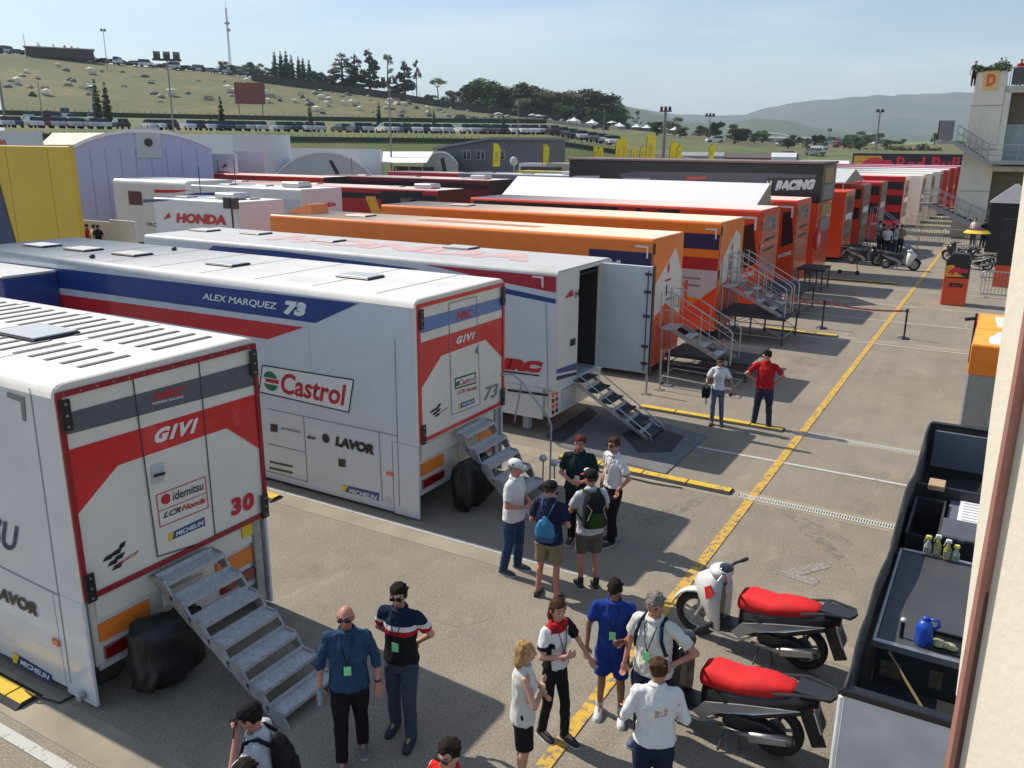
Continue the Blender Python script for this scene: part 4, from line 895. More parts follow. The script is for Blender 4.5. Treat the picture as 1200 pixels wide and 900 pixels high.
# work table
PRT = mat('dim_label')
for x, z, w_, h in ((-.52, .78, .2, .18), (-.52, .55, .16, .12), (-.05, .80, .12, .2), (.25, .5, .25, .2)): MB().box(x, x+w_, 8.785, 8.797, z, z+h).build('print_panel', PRT, en)
tb = thing('work_table', 'dark grey rubber topped work table with pale metal front edge, inside the black enclosure', 'table', (0, 9.9, 0))
TT = mat('rubber_top', (.055, .057, .062), .55, var=.15, vs=2, dirt=.12)
MB().box(XE+.12, .85, 8.78, 11.15, 1.14, 1.19, c=.01).build('table_top', TT, tb)
MB().box(XE+.10, .85, 8.72, 8.78, 1.12, 1.21, c=.01).build('front_edge', ALU, tb)
MB().box(XE+.085, XE+.12, 8.72, 11.18, 1.12, 1.21, c=.01).build('side_edge', STEEL, tb)
MB().box(XE+.12, .85, 11.152, 11.2, 1.12, 1.21, c=.01).build('back_edge', STEEL, tb)
MB().box(XE+.14, .85, 8.8, 8.84, .1, 1.12).build('front_panel', SATBLK, tb)
for x in (XE+.14, .8):
    for y in (8.85, 11.05): MB().box(x, x+.05, y, y+.05, 0, 1.14).build('leg', DSTEEL, tb)
def bottle(px, py, label, body, cap, trig=True, h=.2):
    P = onz(px, py, 1.215); x, y = P.x, P.y; z = 1.212
    y = min(y, 11.18); t = thing('spray_bottle', label, 'spray bottle', (x, y, z), group='cleaning bottles on the table edge')
    MB().loft([[(x+r*math.cos(a*math.pi/5), y+r*.75*math.sin(a*math.pi/5), z+zz) for a in range(10)] for zz, r in ((0, .045), (.01, .048), (h*.6, .046), (h*.85, .022), (h, .018))]).build('bottle_body', body, t, True)
    MB().box(x-.035, x+.035, y-.018, y+.018, z+h, z+h+.05, c=.01).build('spray_head', cap, t)
    if trig: MB().bar((x-.03, y, z+h+.02), (x-.05, y, z+h-.05), .012, .012).build('trigger', cap, t)
    MB().box(x-.04, x+.04, y-.04, y-.036, z+.03, z+h*.5).build('label_patch', mat('label_patch', (.30, .29, .22), .5, var=.6, vs=40), t)
GRYP = mat('grey_plastic', (.30, .32, .30), .4); OLP = mat('olive_plastic', (.28, .27, .06), .4); WHP = mat('white_plastic', (.7, .7, .66), .4); YLP = mat('bright_yellow_plastic', (.75, .7, .12), .4)
bottle(1086, 649, 'spray bottle with yellow head, leftmost of the four on the table edge', GRYP, YLP, h=.21)
bottle(1097, 651, 'taller olive bottle with a white head, second from the left', OLP, WHP, h=.24)
bottle(1109, 655, 'broad olive bottle with white trigger head, third from the left', OLP, WHP, h=.22)
bottle(1119, 657, 'small grey bottle with yellow top, rightmost on the table edge', GRYP, YLP, False, .17)
# blue watering can
P = onz(1081, 754, 1.2); x, y, z = P.x, P.y, 1.192
t = thing('fuel_jug', 'blue plastic jug standing near the front edge of the dark table', 'jug', (x, y, z)); BLJ = mat('blue_plastic', (.012, .07, .42), .35, var=.1)
prof = [(0, .075, .07), (.015, .085, .08), (.2, .085, .08), (.25, .07, .065), (.285, .035, .035)]
MB().loft([[(x+(a_-.0)*math.cos(k*math.pi/6), y+b_*math.sin(k*math.pi/6), z+h) for k in range(12)] for h, a_, b_ in prof]).build('jug_body', BLJ, t, True)
MB().tube([(x+.07, y, z+.18), (x+.13, y, z+.25), (x+.12, y, z+.31), (x+.03, y, z+.30)], .016, 8).build('handle', BLJ, t, True)
MB().tube([(x, y, z+.285), (x, y, z+.32)], .032, 12).build('cap', BLJ, t, True)
P = onz(1056, 746, 1.2); MB_ = MB().frust((P.x, P.y, 1.192), (P.x, P.y, 1.38), .022, .02).ell((P.x, P.y, 1.40), (.03, .03, .025), 1)
tag(MB_.build('brush', [BLACK, WHP]), 'black upright stick with a white knob, left of the blue jug', 'brush')
P = onz(1108, 757, 1.2); t = thing('tray', 'black tray holding crumpled yellowish rags, right of the blue jug', 'tray', (P.x, P.y, 1.19))
MB().box(P.x-.17, P.x+.2, P.y-.15, P.y+.2, 1.191, 1.21).build('tray_base', BLACK, t); MB().box(P.x-.17, P.x+.2, P.y+.17, P.y+.2, 1.21, 1.25).box(P.x-.17, P.x-.15, P.y-.15, P.y+.17, 1.21, 1.25).build('tray_rim', BLACK, t)
b = MB()
for k in range(6): b.ell((P.x+random.uniform(-.08, .14), P.y+random.uniform(-.08, .1), 1.23), (.06, .05, .02), n=8, k=5)
b.build('rags', mat('rag', (.35, .33, .16), .9, var=.4, vs=25), t)
# things in the open box behind
P = onz(1099, 561, 1.32); q = MB().box(P.x-.1, P.x+.12, 13.3, 13.62, 1.285, 1.36, c=.004).build('cardboard_box', mat('cardboard', (.42, .29, .17), .85, var=.1)); tag(q, 'small brown cardboard box at the corner of the enclosure, left of the white sheet', 'box')
q = MB().box(-.18, .3, 12.6, 13.48, 1.09, 1.12, c=.005).build('side_board', mat('slate_board'), None); tag(q, 'slate coloured board carrying a printed white sheet', 'board')
q = MB().slab([(-.05, 12.65, 1.125), (.5, 12.65, 1.125), (.5, 13.5, 1.125), (-.05, 13.5, 1.125)], (0, 0, 1), .003).build('paper_sheet', mat('paper', (.72, .73, .74), .8, var=.03)); tag(q, 'large printed white sheet lying on the slate board by the pillar', 'paper')
for k in range(7):
    wz = random.uniform(.2, .42); o = MB().box(.0, .0+wz, 13.4-k*.11, 13.425-k*.11, 1.1285, 1.129).build('print_line', TEXTGRY); o.parent = q
t = thing('equipment_case', 'dark grey flat case lying open beside the white sheet', 'case', (0, 12.2, 1.1))
MB().box(-.22, .25, 11.9, 12.55, 1.13, 1.2, c=.02).build('case_lid', mat('case_grey', (.09, .09, .10), .4), t); MB().box(-.2, .24, 11.92, 12.5, .6, 1.125, c=.02).build('case_body', SATBLK, t)
MB().box(.0, .08, 11.885, 11.9, 1.14, 1.18).build('latch', ALU, t)
t = thing('crate', 'black open crate with a metal rim at the left of the printed sheet', 'crate', (-.4, 12.4, .6))
MB().box(-.62, -.6, 11.75, 13.2, .6, 1.17).box(-.25, -.23, 11.75, 13.2, .6, 1.17).box(-.6, -.25, 11.75, 11.77, .6, 1.17).box(-.6, -.25, 13.18, 13.2, .6, 1.17).box(-.6, -.25, 11.77, 13.18, .6, .62).build('crate_body', SATBLK, t)
MB().tube([(-.62, 11.75, 1.18), (-.23, 11.75, 1.18), (-.23, 13.2, 1.18), (-.62, 13.2, 1.18)], .014, 6, closed=True).build('crate_rim', DSTEEL, t)
# orange topped cabinet
t = thing('cabinet', 'tall grey cabinet with orange and white top, behind the black enclosure', 'cabinet', (.3, 23, 0))
MB().box(-.33, 1.2, 21.3, 25.6, .02, 1.25, c=.01).build('cabinet_body', mat('cabinet_grey', (.27, .27, .24), .5), t)
MB().box(-.36, -.33, 21.27, 21.3, .02, 1.25).build('corner_post', mat('white_post'), t)
MB().box(-.36, 1.2, 21.27, 25.6, 1.252, 1.94, c=.02).build('orange_hood', mat('hood_orange', (.80, .22, .012), .4, coat=.2), t)
OY = mat('pale_orange', (.85, .42, .03), .4)
MB().box(-.34, 1.18, 21.29, 23.3, 1.942, 1.95).build('top_panel', OY, t); MB().box(-.34, 1.18, 23.35, 25.58, 1.942, 1.95).build('top_panel', OY, t)
MB().slab([(.0, 21.5, 1.951), (1, 21.5, 1.951), (1, 23.1, 1.951), (.15, 23.1, 1.951), (-.05, 22.2, 1.951)], (0, 0, 1), .002).build('white_print', TEXTWHT, t)
MB().slab([(.1, 23.7, 1.951), (1, 23.7, 1.951), (1, 25.2, 1.951), (.0, 25.2, 1.951)], (0, 0, 1), .002).build('white_print', TEXTWHT, t)
# red kart-like stand with dark bars behind it
t = thing('wheel_rack', 'low red rack with dark bars behind the orange topped cabinet', 'rack', (.1, 28.5, 0))
MB().box(-.5, 1.0, 28.2, 29.6, .5, 1.25, c=.03).build('rack_body', ORED, t)
b = MB()
for x in (-.5, .0, .5): b.box(x, x+.06, 28.12, 28.19, .0, 1.5)
b.build('upright', BLACK, t); MB().tube([(-.75, 28.1, 1.3), (-.45, 28.2, 1.35)], .05, 8).build('grip', BLACK, t)
# Red Bull / KTM display stand
DX0, DX1, DY = -2.02, -1.12, 38.5
t = thing('display_stand', 'orange advertising cube with a black top half and charging bulls emblem, on the lane', 'advertising stand', ((DX0+DX1)/2, DY+.4, 0))
MB().box(DX0, DX1, DY, DY+.9, .01, 1.13, c=.02).build('lower_box', ORED, t)
MB().loft([[(DX0+.01, y, 1.132), (DX1-.01, y, 1.132), (DX1-.01, y, 1.85), (DX1-.12, y, 2.08), (DX0+.22, y, 2.1), (DX0+.01, y, 1.8)] for y in (DY+.01, DY+.89)]).build('upper_box', BLACK, t)
text3('lettering', 'KTM', (DX0+.2, DY, .75), (DX1-.15, DY, .75), (DX0+.2, DY, .92), TEXTBLK, t, .01, (0, -1, 0), .09, .25)
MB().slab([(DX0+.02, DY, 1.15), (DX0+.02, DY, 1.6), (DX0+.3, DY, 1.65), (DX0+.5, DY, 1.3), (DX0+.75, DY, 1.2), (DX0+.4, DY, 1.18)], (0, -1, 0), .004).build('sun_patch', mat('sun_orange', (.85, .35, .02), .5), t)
def bull(parent, x0, z0, s, Y, mt, flip=1):
    pts = [(0, .1), (.12, .3), (.3, .42), (.55, .45), (.75, .36), (.95, .38), (1.05, .28), (1.0, .18), (.88, .14), (.8, .2), (.68, .16), (.72, 0), (.62, .02), (.56, .16), (.35, .14), (.28, -.02), (.18, .0), (.22, .14), (.1, .05)]
    m_ = MB(); m_.slab([(x0+flip*a*s, Y-.01, z0+b_*s) for a, b_ in pts], (0, -1, 0), .006); m_.build('bull_emblem', mt, parent)
bull(t, DX0+.12, 1.25, .7, DY, mat('emblem_red', (.65, .02, .06), .45))
# Red Bull banner across the far end
A = ony(997, 203, 118); B_ = ony(1126, 200, 118); zt = ony(1050, 180, 118).z
t = thing('banner_wall', 'long dark banner wall with big red lettering and a bull at the far end', 'banner', ((A.x+B_.x)/2, 118, 0))
MB().box(A.x, B_.x, 118, 118.6, .0, zt, c=.03).build('panel', mat('banner_navy', (.02, .012, .03), .5), t)
MB().slab([(A.x+.2, 117.99, zt-.3), (A.x+3.4, 117.99, zt-.3), (A.x+4.6, 117.99, zt-3.4), (A.x+.2, 117.99, zt-3.4)], (0, -1, 0), .02).build('sun_patch', mat('sun_yellow', (.75, .42, .03), .5), t)
bull(t, A.x+.9, zt-2.2, 3.8, 117.95, mat('emblem_red2', (.75, .03, .05), .45))
text3('lettering', 'Red Bull', (A.x+5.2, 118, zt-2.2), (A.x+12.2, 118, zt-2.2), (A.x+5.2, 118, zt-.35), mat('banner_red', (.72, .02, .06), .5), t, .03, (0, -1, 0), .03)
# small things on the lane: kick scooter
def kick(x, y, rz, label):
    t = thing('kick_scooter', label, 'kick scooter', (x, y, 0), rz, local=True)
    for d in (-.42, .42):
        w_ = MB().tube([(d, -.02, .11), (d, .02, .11)], .11, 14).build('wheel', RUBBER, t)
    MB().box(-.4, .3, -.07, .07, .12, .16, c=.015).build('deck', SATBLK, t); MB().tube([(.42, 0, .12), (.3, 0, 1.02)], .022, 8).build('stem', DSTEEL, t)
    MB().tube([(.3, -.22, 1.03), (.3, .22, 1.03)], .016, 8).build('handlebar', SATBLK, t)
kick(-6.7, 45.4, 0, 'black kick scooter parked in the sun by the double deck trailer')
# ================================================================= MOTOR SCOOTERS
def msc(label, x, y, rz, seat, body, front, red=True, plate=True, scale=1, bodyw=None):
    bodyw = bodyw or body
    t = thing('motor_scooter', label, 'scooter', (x, y, 0), rz, local=True); t.scale = (scale,)*3
    DK = mat('dark_plastic', (.02, .02, .022), .42, var=.15, coat=.1)
    for cx, r in ((-.68, .30), (.68, .31)):        # rear, front
        w_ = MB(); w_.tube([(cx+(r-.055)*math.cos(k*math.pi/14), 0, r+(r-.055)*math.sin(k*math.pi/14)) for k in range(28)], .055, 10, closed=True); wo_ = w_.build('wheel', RUBBER, t, True)
        s_ = MB(); s_.tube([(cx+(r-.11)*math.cos(k*math.pi/12), 0, r+(r-.11)*math.sin(k*math.pi/12)) for k in range(24)], .014, 6, closed=True)
        for k in range(5):
            a = k*2*math.pi/5+.3; s_.bar((cx, 0, r), (cx+(r-.11)*math.cos(a), 0, r+(r-.11)*math.sin(a)), .03, .02, (0, 1, 0))
        s_.tube([(cx, -.06, r), (cx, .06, r)], .035, 10); s_.tube([(cx, -.035, r), (cx, -.03, r)], .10, 16); s_.build('rim', ALUD, wo_)
    # under frame / engine
    MB().loft([[(a, w_, b_) for a, b_ in ((-.95, .66), (-.35, .36), (-.1, .3), (.35, .22), (.42, .30), (.05, .36), (-.05, .62), (-.9, .74))] for w_ in (-.15, .15)]).build('frame', DK, t, bevel=.02)
    MB().loft([[(a, w_, b_) for a, b_ in ((-.8, .22), (-.3, .18), (-.15, .3), (-.2, .42), (-.6, .44), (-.82, .36))] for w_ in (.06, .18)]).build('engine', mat('engine_dark', (.05, .05, .05), .5, .5), t, bevel=.02)
    # tail fairing
    rings = []
    for xx, hw, za, zb in ((.10, .13, .30, .62), (-.05, .20, .36, .68), (-.30, .225, .44, .72), (-.60, .20, .54, .78), (-.85, .15, .64, .83), (-1.08, .06, .76, .85)):
        rings.append([(xx, -hw, za+.04), (xx, -hw, zb-.05), (xx, -hw*.8, zb), (xx, hw*.8, zb), (xx, hw, zb-.05), (xx, hw, za+.04), (xx, hw*.7, za), (xx, -hw*.7, za)])
    MB().loft(rings).build('tail_fairing', DK, t, True)
    for s in (-1, 1):     # grey swoosh panels
        MB().slab([(.15, s*.222, .34), (.02, s*.226, .50), (-.35, s*.235, .62), (-.95, s*.20, .76), (-.50, s*.235, .56), (-.15, s*.232, .44), (.05, s*.222, .28)], (0, s, 0), .02).build('side_trim', mat('silver_trim', (.40, .41, .42), .3, .5), t)
        MB().tube([(.45, s*.17, .235), (.1, s*.18, .215), (.0, s*.18, .25), (-.12, s*.19, .34)], .014, 6).build('floor_trim', ALU, t)
    # seat
    rings = []
    for xx, hw, za, zb in ((.15, .08, .60, .74), (.11, .15, .58, .83), (.0, .20, .60, .87), (-.28, .215, .64, .84), (-.36, .215, .66, .88), (-.60, .19, .70, .92), (-.80, .13, .76, .915), (-.88, .06, .80, .88)):
        rings.append([(xx, hw*math.cos(a)*1.0, (za+zb)/2+(zb-za)/2*math.copysign(abs(math.sin(a))**.6, math.sin(a))) for a in [2*math.pi*k/14 for k in range(14)]])
    MB().loft(rings).build('seat', seat, t, True)
    # rear rack
    b = MB(); b.tube([(-.66, -.2, .84), (-.92, -.19, .92), (-1.2, -.12, .93), (-1.24, 0, .93), (-1.2, .12, .93), (-.92, .19, .92), (-.66, .2, .84)], .017, 6)
    b.build('rack_rail', SATBLK, t); b = MB().loft([[(a, w_, z_) for a, w_ in ((-.85, -.14), (-1.2, -.11), (-1.24, 0), (-1.2, .11), (-.85, .14))] for z_ in (.895, .925)]).build('rack', DK, t)
    MB().tube([(-1.0, -.06, .74), (-1.05, .0, .74), (-1.0, .06, .74)], .03, 8).build('tail_light', REDLENS, t)
    MB().bar((-.95, 0, .68), (-1.13, 0, .28), .15, .02, (0, 1, 0)).build('rear_mudguard', DK, t)
    pl = MB().bar((-1.06, 0, .72), (-1.15, 0, .50), .015, .20, (0, 1, 0)); po = pl.build('number_plate', WHP, t)
    c = Vector((-1.122, 0, .60)); d = Vector((-.085, 0, -.19)).normalized(); nn = Vector((-.9, 0, .4)).normalized()
    bl = c+d*.06+Vector((0, .07, 0)); br = c+d*.06-Vector((0, .07, 0)); tl = c-d*.02+Vector((0, .07, 0))
    text3('plate_lettering', '2573', bl, br, tl, TEXTNAVY, po, .012, nn, .03)
    text3('plate_lettering', 'FX8', c-d*.03+Vector((0, .05, 0)), c-d*.03-Vector((0, .05, 0)), c-d*.08+Vector((0, .05, 0)), TEXTNAVY, po, .012, nn, .03)
    # exhaust
    MB().tube([(-.10, .19, .24), (-.38, .22, .26), (-.52, .24, .30), (-.92, .25, .42)], [.025, .03, .062, .055], 12).build('exhaust', mat('exhaust_metal', (.22, .22, .22), .35, .9), t, True)
    MB().slab([(-.5, .302, .27), (-.88, .312, .39), (-.86, .312, .45), (-.48, .302, .35)], (0, 1, 0), .012).build('heat_shield', STEEL, t)
    for s in (-1,): MB().tube([(-.68, -.1, .33), (-.78, -.13, .68)], .022, 8).build('shock_absorber', DSTEEL, t)
    # floorboard
    MB().box(-.0, .42, -.17, .17, .28, .315, c=.015).build('floorboard', mat('floor_rubber', (.03, .03, .03), .8), t)
    # leg shield and front
    rings = []
    for zz, xx, hw, th in ((.24, .36, .17, .10), (.40, .40, .21, .17), (.60, .44, .23, .24), (.76, .46, .21, .28), (.88, .45, .16, .24), (.98, .42, .08, .14)):
        rings.append([(xx-th*.5, -hw, zz), (xx+th*.3, -hw*.9, zz), (xx+th*.9, -hw*.45, zz), (xx+th*1.1, 0, zz), (xx+th*.9, hw*.45, zz), (xx+th*.3, hw*.9, zz), (xx-th*.5, hw, zz), (xx-th*.1, 0, zz)])
    MB().loft(rings).build('leg_shield', body, t, True)
    MB().loft([[(xx-.065-.02*q, -.15+.01*k*0, zz), (xx-.065-.02*q, .15, zz), (xx-.045-.02*q, .15, zz), (xx-.045-.02*q, -.15, zz)] for q, zz, xx in ((0, .32, .42), (1, .6, .45), (0, .86, .45))]).build('inner_shield', DK, t)
    if red:
        for s in (-1, 1): MB().slab([(.50, s*.215, .66), (.55, s*.17, .80), (.47, s*.19, .86), (.40, s*.225, .76)], (.25, s, .1), .02).build('red_trim', RED, t)
    # mudguard front
    rings = []
    for a in range(10, 136, 18):
        q = R_(a); e_ = lambda r_, w_: (.68+r_*math.cos(q), w_, .31+r_*math.sin(q)); rings.append([e_(.325, -.085), e_(.355, -.06), e_(.365, 0), e_(.355, .06), e_(.325, .085), e_(.345, 0)])
    MB().loft(rings).build('front_mudguard', front, t, True)
    for s in (-1, 1): MB().tube([(.68, s*.085, .31), (.55, s*.085, .58), (.5, s*.05, .7)], .022, 8).build('fork', ALUD, t)
    MB().ell((.55, 0, .70), (.06, .10, .07)).build('headlight', mat('headlight_glass', (.35, .36, .36), .1, coat=.8), t, True)
    # handlebar
    b = MB().ell((.41, 0, 1.0), (.16, .17, .085)); hb = b.build('handlebar_cowl', bodyw, t, True)
    MB().ell((.36, 0, 1.05), (.10, .12, .05)).build('dashboard', GLASSD, hb, True)
    b = MB()
    b.tube([(.24, -.34, 1.05), (.30, -.22, 1.05), (.36, -.1, 1.02), (.36, .1, 1.02), (.30, .22, 1.05), (.24, .34, 1.05)], .018, 8)
    b.build('handlebar', SATBLK, t)
    for s in (-1, 1):
        MB().tube([(.26, s*.30, 1.05), (.22, s*.40, 1.05)], .024, 8).build('grip', RUBBER, t)
        MB().tube([(.32, s*.24, 1.06), (.35, s*.3, 1.0)], .008, 6).build('brake_lever', STEEL, t)
        if scale < 1.01 and not plate:
            MB().tube([(.3, s*.2, 1.05), (.32, s*.28, 1.22)], .008, 6).build('mirror_stem', SATBLK, t)
    MB().tube([(-.2, .14, .28), (-.18, .3, .02)], .014, 6).build('side_stand', DSTEEL, t)
    MB().tube([(-.32, -.12, .26), (-.38, -.16, .02)], .014, 6).tube([(-.32, .12, .26), (-.38, .16, .02)], .014, 6).build('centre_stand', DSTEEL, t)
    return t
SEATR = mat('red_seat_cover', (.60, .016, .018), .75, var=.15, vs=4, bump=.5, bs=11, spec=.3)
A = onz(955, 780); B_ = onz(812, 752)
msc('white and black motor scooter with red seat, farther of the two, front wheel in view', -2.13, 9.74, R_(180-4), SEATR, WHITE, WHITE)
msc('nearer red seated motor scooter with dark front, partly hidden by the man in white', -2.05, 8.0, R_(180-3), SEATR, mat('dark_plastic'), mat('dark_plastic'))
BLKS = mat('black_seat', (.02, .02, .02), .5)
msc('black scooter with white leg shield standing across the yellow line, far along the lane', -4.7, 48.7, R_(-4), BLKS, WHP, BLACK, False, False)
msc('dark scooter parked behind the black one with the white leg shield', -6.6, 49.6, R_(-8), BLKS, BLACK, BLACK, False, False)
msc('farthest left dark scooter in the parked line by the red trailers', -7.9, 51.3, R_(200), BLKS, LGREY, BLACK, False, False)
msc('black scooter parked at the right beyond the orange advertising cube', -2.2, 54, R_(160), BLKS, BLACK, BLACK, False, False)
msc('second black scooter at the right, beside the yellow parasol', -1.3, 51, R_(150), BLKS, BLACK, RED, False, False)
# ================================================================= TOWER, STAIRS AND RAILS AT THE RIGHT
TY = 70.0
tw = thing('stair_tower', 'cream concrete stair tower marked with an orange D at its top', 'tower', (-2.6, TY+2, 0))
TWC = mat('tower_concrete', (.80, .76, .62), .8, var=.05, vs=.6, dirt=.25, bump=.1)
zT = ony(1145, 84, TY).z; xl = ony(1143, 100, TY).x; xr = ony(1180, 90, TY).x; xlb = ony(1119, 255, TY).x
b = MB().loft([[(x0, TY, z), (x1, TY, z), (x1, TY+5, z), (x0, TY+5, z)] for z, x0, x1 in ((0, xl-.25, xr+.05), (zT, xl, xr))]); b.build('shaft', TWC, tw)
for z in (3.2, 6.1, 9.0): MB().box(xl-.16, xr+.04, TY-.03, TY-.005, z, z+.04).build('joint', SEAML, tw)
sgx = ony(1160, 95, TY).x; sgz = ony(1160, 92, TY).z
sg = MB().box(sgx-.42, sgx+.55, TY-.06, TY-.01, sgz-.75, sgz+.5).build('sign_panel', mat('sign_cream_yellow', (.80, .58, .22), .5), tw)
text3('sign_letter', 'D', (sgx-.2, TY-.06, sgz-.5), (sgx+.35, TY-.06, sgz-.5), (sgx-.2, TY-.06, sgz+.32), mat('sign_orange', (.75, .13, .01), .5), sg, .02, (0, -1, 0), .06)
pb = thing('pit_building', 'pit building edge with overhanging balcony and brown soffits behind the tower', 'building', (3, TY+10, 0))
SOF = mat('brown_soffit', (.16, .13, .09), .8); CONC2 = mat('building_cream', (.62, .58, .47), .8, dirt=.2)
xb = xr+.01
zb1 = ony(1185, 100, TY).z; zb2 = ony(1185, 195, TY).z; z_2 = ony(1190, 140, TY).z
MB().box(xb, 6, TY+.3, TY+60, zb1-.45, zb1, c=.02).build('roof_slab', CONC2, pb)
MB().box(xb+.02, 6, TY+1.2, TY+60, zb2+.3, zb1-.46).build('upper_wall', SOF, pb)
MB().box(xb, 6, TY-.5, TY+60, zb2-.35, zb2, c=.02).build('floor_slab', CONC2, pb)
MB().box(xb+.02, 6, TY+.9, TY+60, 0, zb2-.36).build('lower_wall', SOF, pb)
MB().box(xb+.02, xb+.42, TY+.1, TY+.5, zb2, zb1-.46).build('column', TWC, pb)
GRAIL = mat('glass_rail', (.30, .36, .36), .15, var=.1, coat=.3)
MB().box(xb+.3, 6, TY+.35, TY+.38, zb1+.05, zb1+1.15).build('glass_balustrade', mat('dark_glazing', (.05, .06, .065), .15), pb)
MB().box(xb+.02, 6, TY+1.1, TY+1.15, zb2+.35, z_2-.3).build('window_band', GRAIL, pb)
b = MB(); b.tube([(xb, TY+.36, zb1+1.2), (6, TY+.36, zb1+1.2)], .04, 6)
for k in range(5): b.tube([(xb+.2+k*1.2, TY+.36, zb1), (xb+.2+k*1.2, TY+.36, zb1+1.2)], .03, 6)
b.build('railing', STEEL, pb)
def flight(x0, z0, x1, z1, y, w_, n, label, tail=None):
    t = thing('outdoor_stair', label, 'staircase', ((x0+x1)/2, y, min(z0, z1)))
    for k in range(n):
        a = k/n; x = x0+(x1-x0)*a; z = z0+(z1-z0)*a; dx = (x1-x0)/n
        MB().box(min(x, x+dx), max(x, x+dx), y, y+w_, z-.22, z).build('tread', mat('stair_concrete', (.10, .095, .085), .8), t)
    for yy in (y-.04, y+w_):
        MB().bar((x0, yy, z0-.15), (x1, yy, z1-.15), .05, .3).build('stringer', STEEL, t)
        MB().bar((x0, yy, z0+1.05), (x1, yy, z1+1.05), .05, .05).build('handrail', STEEL, t); MB().bar((x0, yy, z0+.55), (x1, yy, z1+.55), .035, .035).build('handrail', STEEL, t)
        for k in range(6):
            a = k/5; x = x0+(x1-x0)*a; z = z0+(z1-z0)*a; MB().tube([(x, yy, z-.2), (x, yy, z+1.05)], .025, 6).build('baluster', STEEL, t)
    return t
Y_ = TY-1.7
pA = ony(1120, 165, Y_); pB = ony(1156, 188, Y_)
f1 = flight(pA.x, pA.z, pB.x, pB.z, Y_, 1.4, 10, 'upper flight of outdoor stairs crossing the cream tower')
l0 = ony(1098, 162, Y_).x; MB().box(l0, pA.x, Y_, Y_+1.4, pA.z-.2, pA.z).build('landing', STEEL, f1); 
MB().box(l0, l0+.06, Y_-.04, Y_+1.4, pA.z, pA.z+1.4).build('side_screen', LGREY, f1); MB().box(l0, pA.x-.2, Y_-.04, Y_, pA.z+.05, pA.z+1.35).build('mesh_panel', mat('mesh_grey', (.22, .22, .22), .6), f1)
MB().box(pB.x, 4, Y_, Y_+1.9, pB.z-.25, pB.z-.02).build('landing', STEEL, f1)
b = MB()
for z in (.35, .7, 1.05): b.tube([(pB.x, Y_, pB.z+z), (4, Y_, pB.z+z)], .03, 6)
for k in range(6): b.tube([(pB.x+k*.9, Y_, pB.z), (pB.x+k*.9, Y_, pB.z+1.05)], .03, 6)
b.build('railing', STEEL, f1)
pA = ony(1090, 238, Y_-.2); pB = onz(1164, 272, 0); pBx = ony(1164, 272, Y_-.2)
f2 = flight(pA.x, pA.z, pBx.x, max(.1, pBx.z), Y_-.3, 1.5, 11, 'lower flight of outdoor stairs reaching the ground by the yellow parasol')
l0 = ony(1078, 240, Y_).x; MB().box(l0, pA.x, Y_-.3, Y_+1.2, pA.z-.2, pA.z).build('landing', STEEL, f2)
b = MB()
for z in (.3, .6, .85, 1.05): b.tube([(l0, Y_-.3, pA.z+z), (pA.x, Y_-.3, pA.z+z)], .03, 6)
for x in (l0, (l0+pA.x)/2): b.tube([(x, Y_-.3, 0), (x, Y_-.3, pA.z+1.05)], .03, 6)
b.build('railing', STEEL, f2)
t = thing('tent', 'dark cloth pavilion with grey peaked top at the foot of the pit building', 'tent', (.2, 60, 0))
a0 = ony(1160, 250, 60).x
MB().box(a0, a0+2.4, 60, 62.5, 0, 3.0).build('tent_wall', mat('dark_cloth', (.018, .018, .02), .8), t)
MB().loft([[(a0-.1, 59.9, 3.0), (a0+2.5, 59.9, 3.0), (a0+2.5, 62.6, 3.0), (a0-.1, 62.6, 3.0)], [(a0+1.1, 61.2, 4.1), (a0+1.3, 61.2, 4.1), (a0+1.3, 61.3, 4.1), (a0+1.1, 61.3, 4.1)]]).build('tent_roof', mat('grey_cloth', (.22, .22, .24), .8), t)
t = thing('parasol', 'yellow and dark striped parasol by the lower stairs', 'parasol', (-1.2, 58, 0)); P = ony(1146, 268, 58)
MB().loft([[(P.x+r*math.cos(k*math.pi/8), 58+r*math.sin(k*math.pi/8), P.z+dz) for k in range(16)] for r, dz in ((.75, -.25), (.55, -.08))]).build('canopy', mat('parasol_yellow', (.75, .52, .03), .7), t)
MB().loft([[(P.x+r*math.cos(k*math.pi/8), 58+r*math.sin(k*math.pi/8), P.z+dz) for k in range(16)] for r, dz in ((.55, -.08), (.05, .14))]).build('canopy_top', mat('parasol_dark', (.10, .03, .03), .7), t)
MB().tube([(P.x, 58, 0), (P.x, 58, P.z)], .04, 6).build('pole', STEEL, t)
# orange banner block and counters at the right
t = thing('banner_stand', 'black and orange upright banner at the right edge of the lane, past the cube', 'banner', (.2, 45, 0)); a0 = ony(1165, 320, 45)
MB().box(a0.x, a0.x+1.2, 45, 45.2, .02, 1.0).build('lower_panel', ORED, t); MB().box(a0.x, a0.x+1.2, 45, 45.2, 1.002, 3.1).build('upper_panel', BLACK, t)
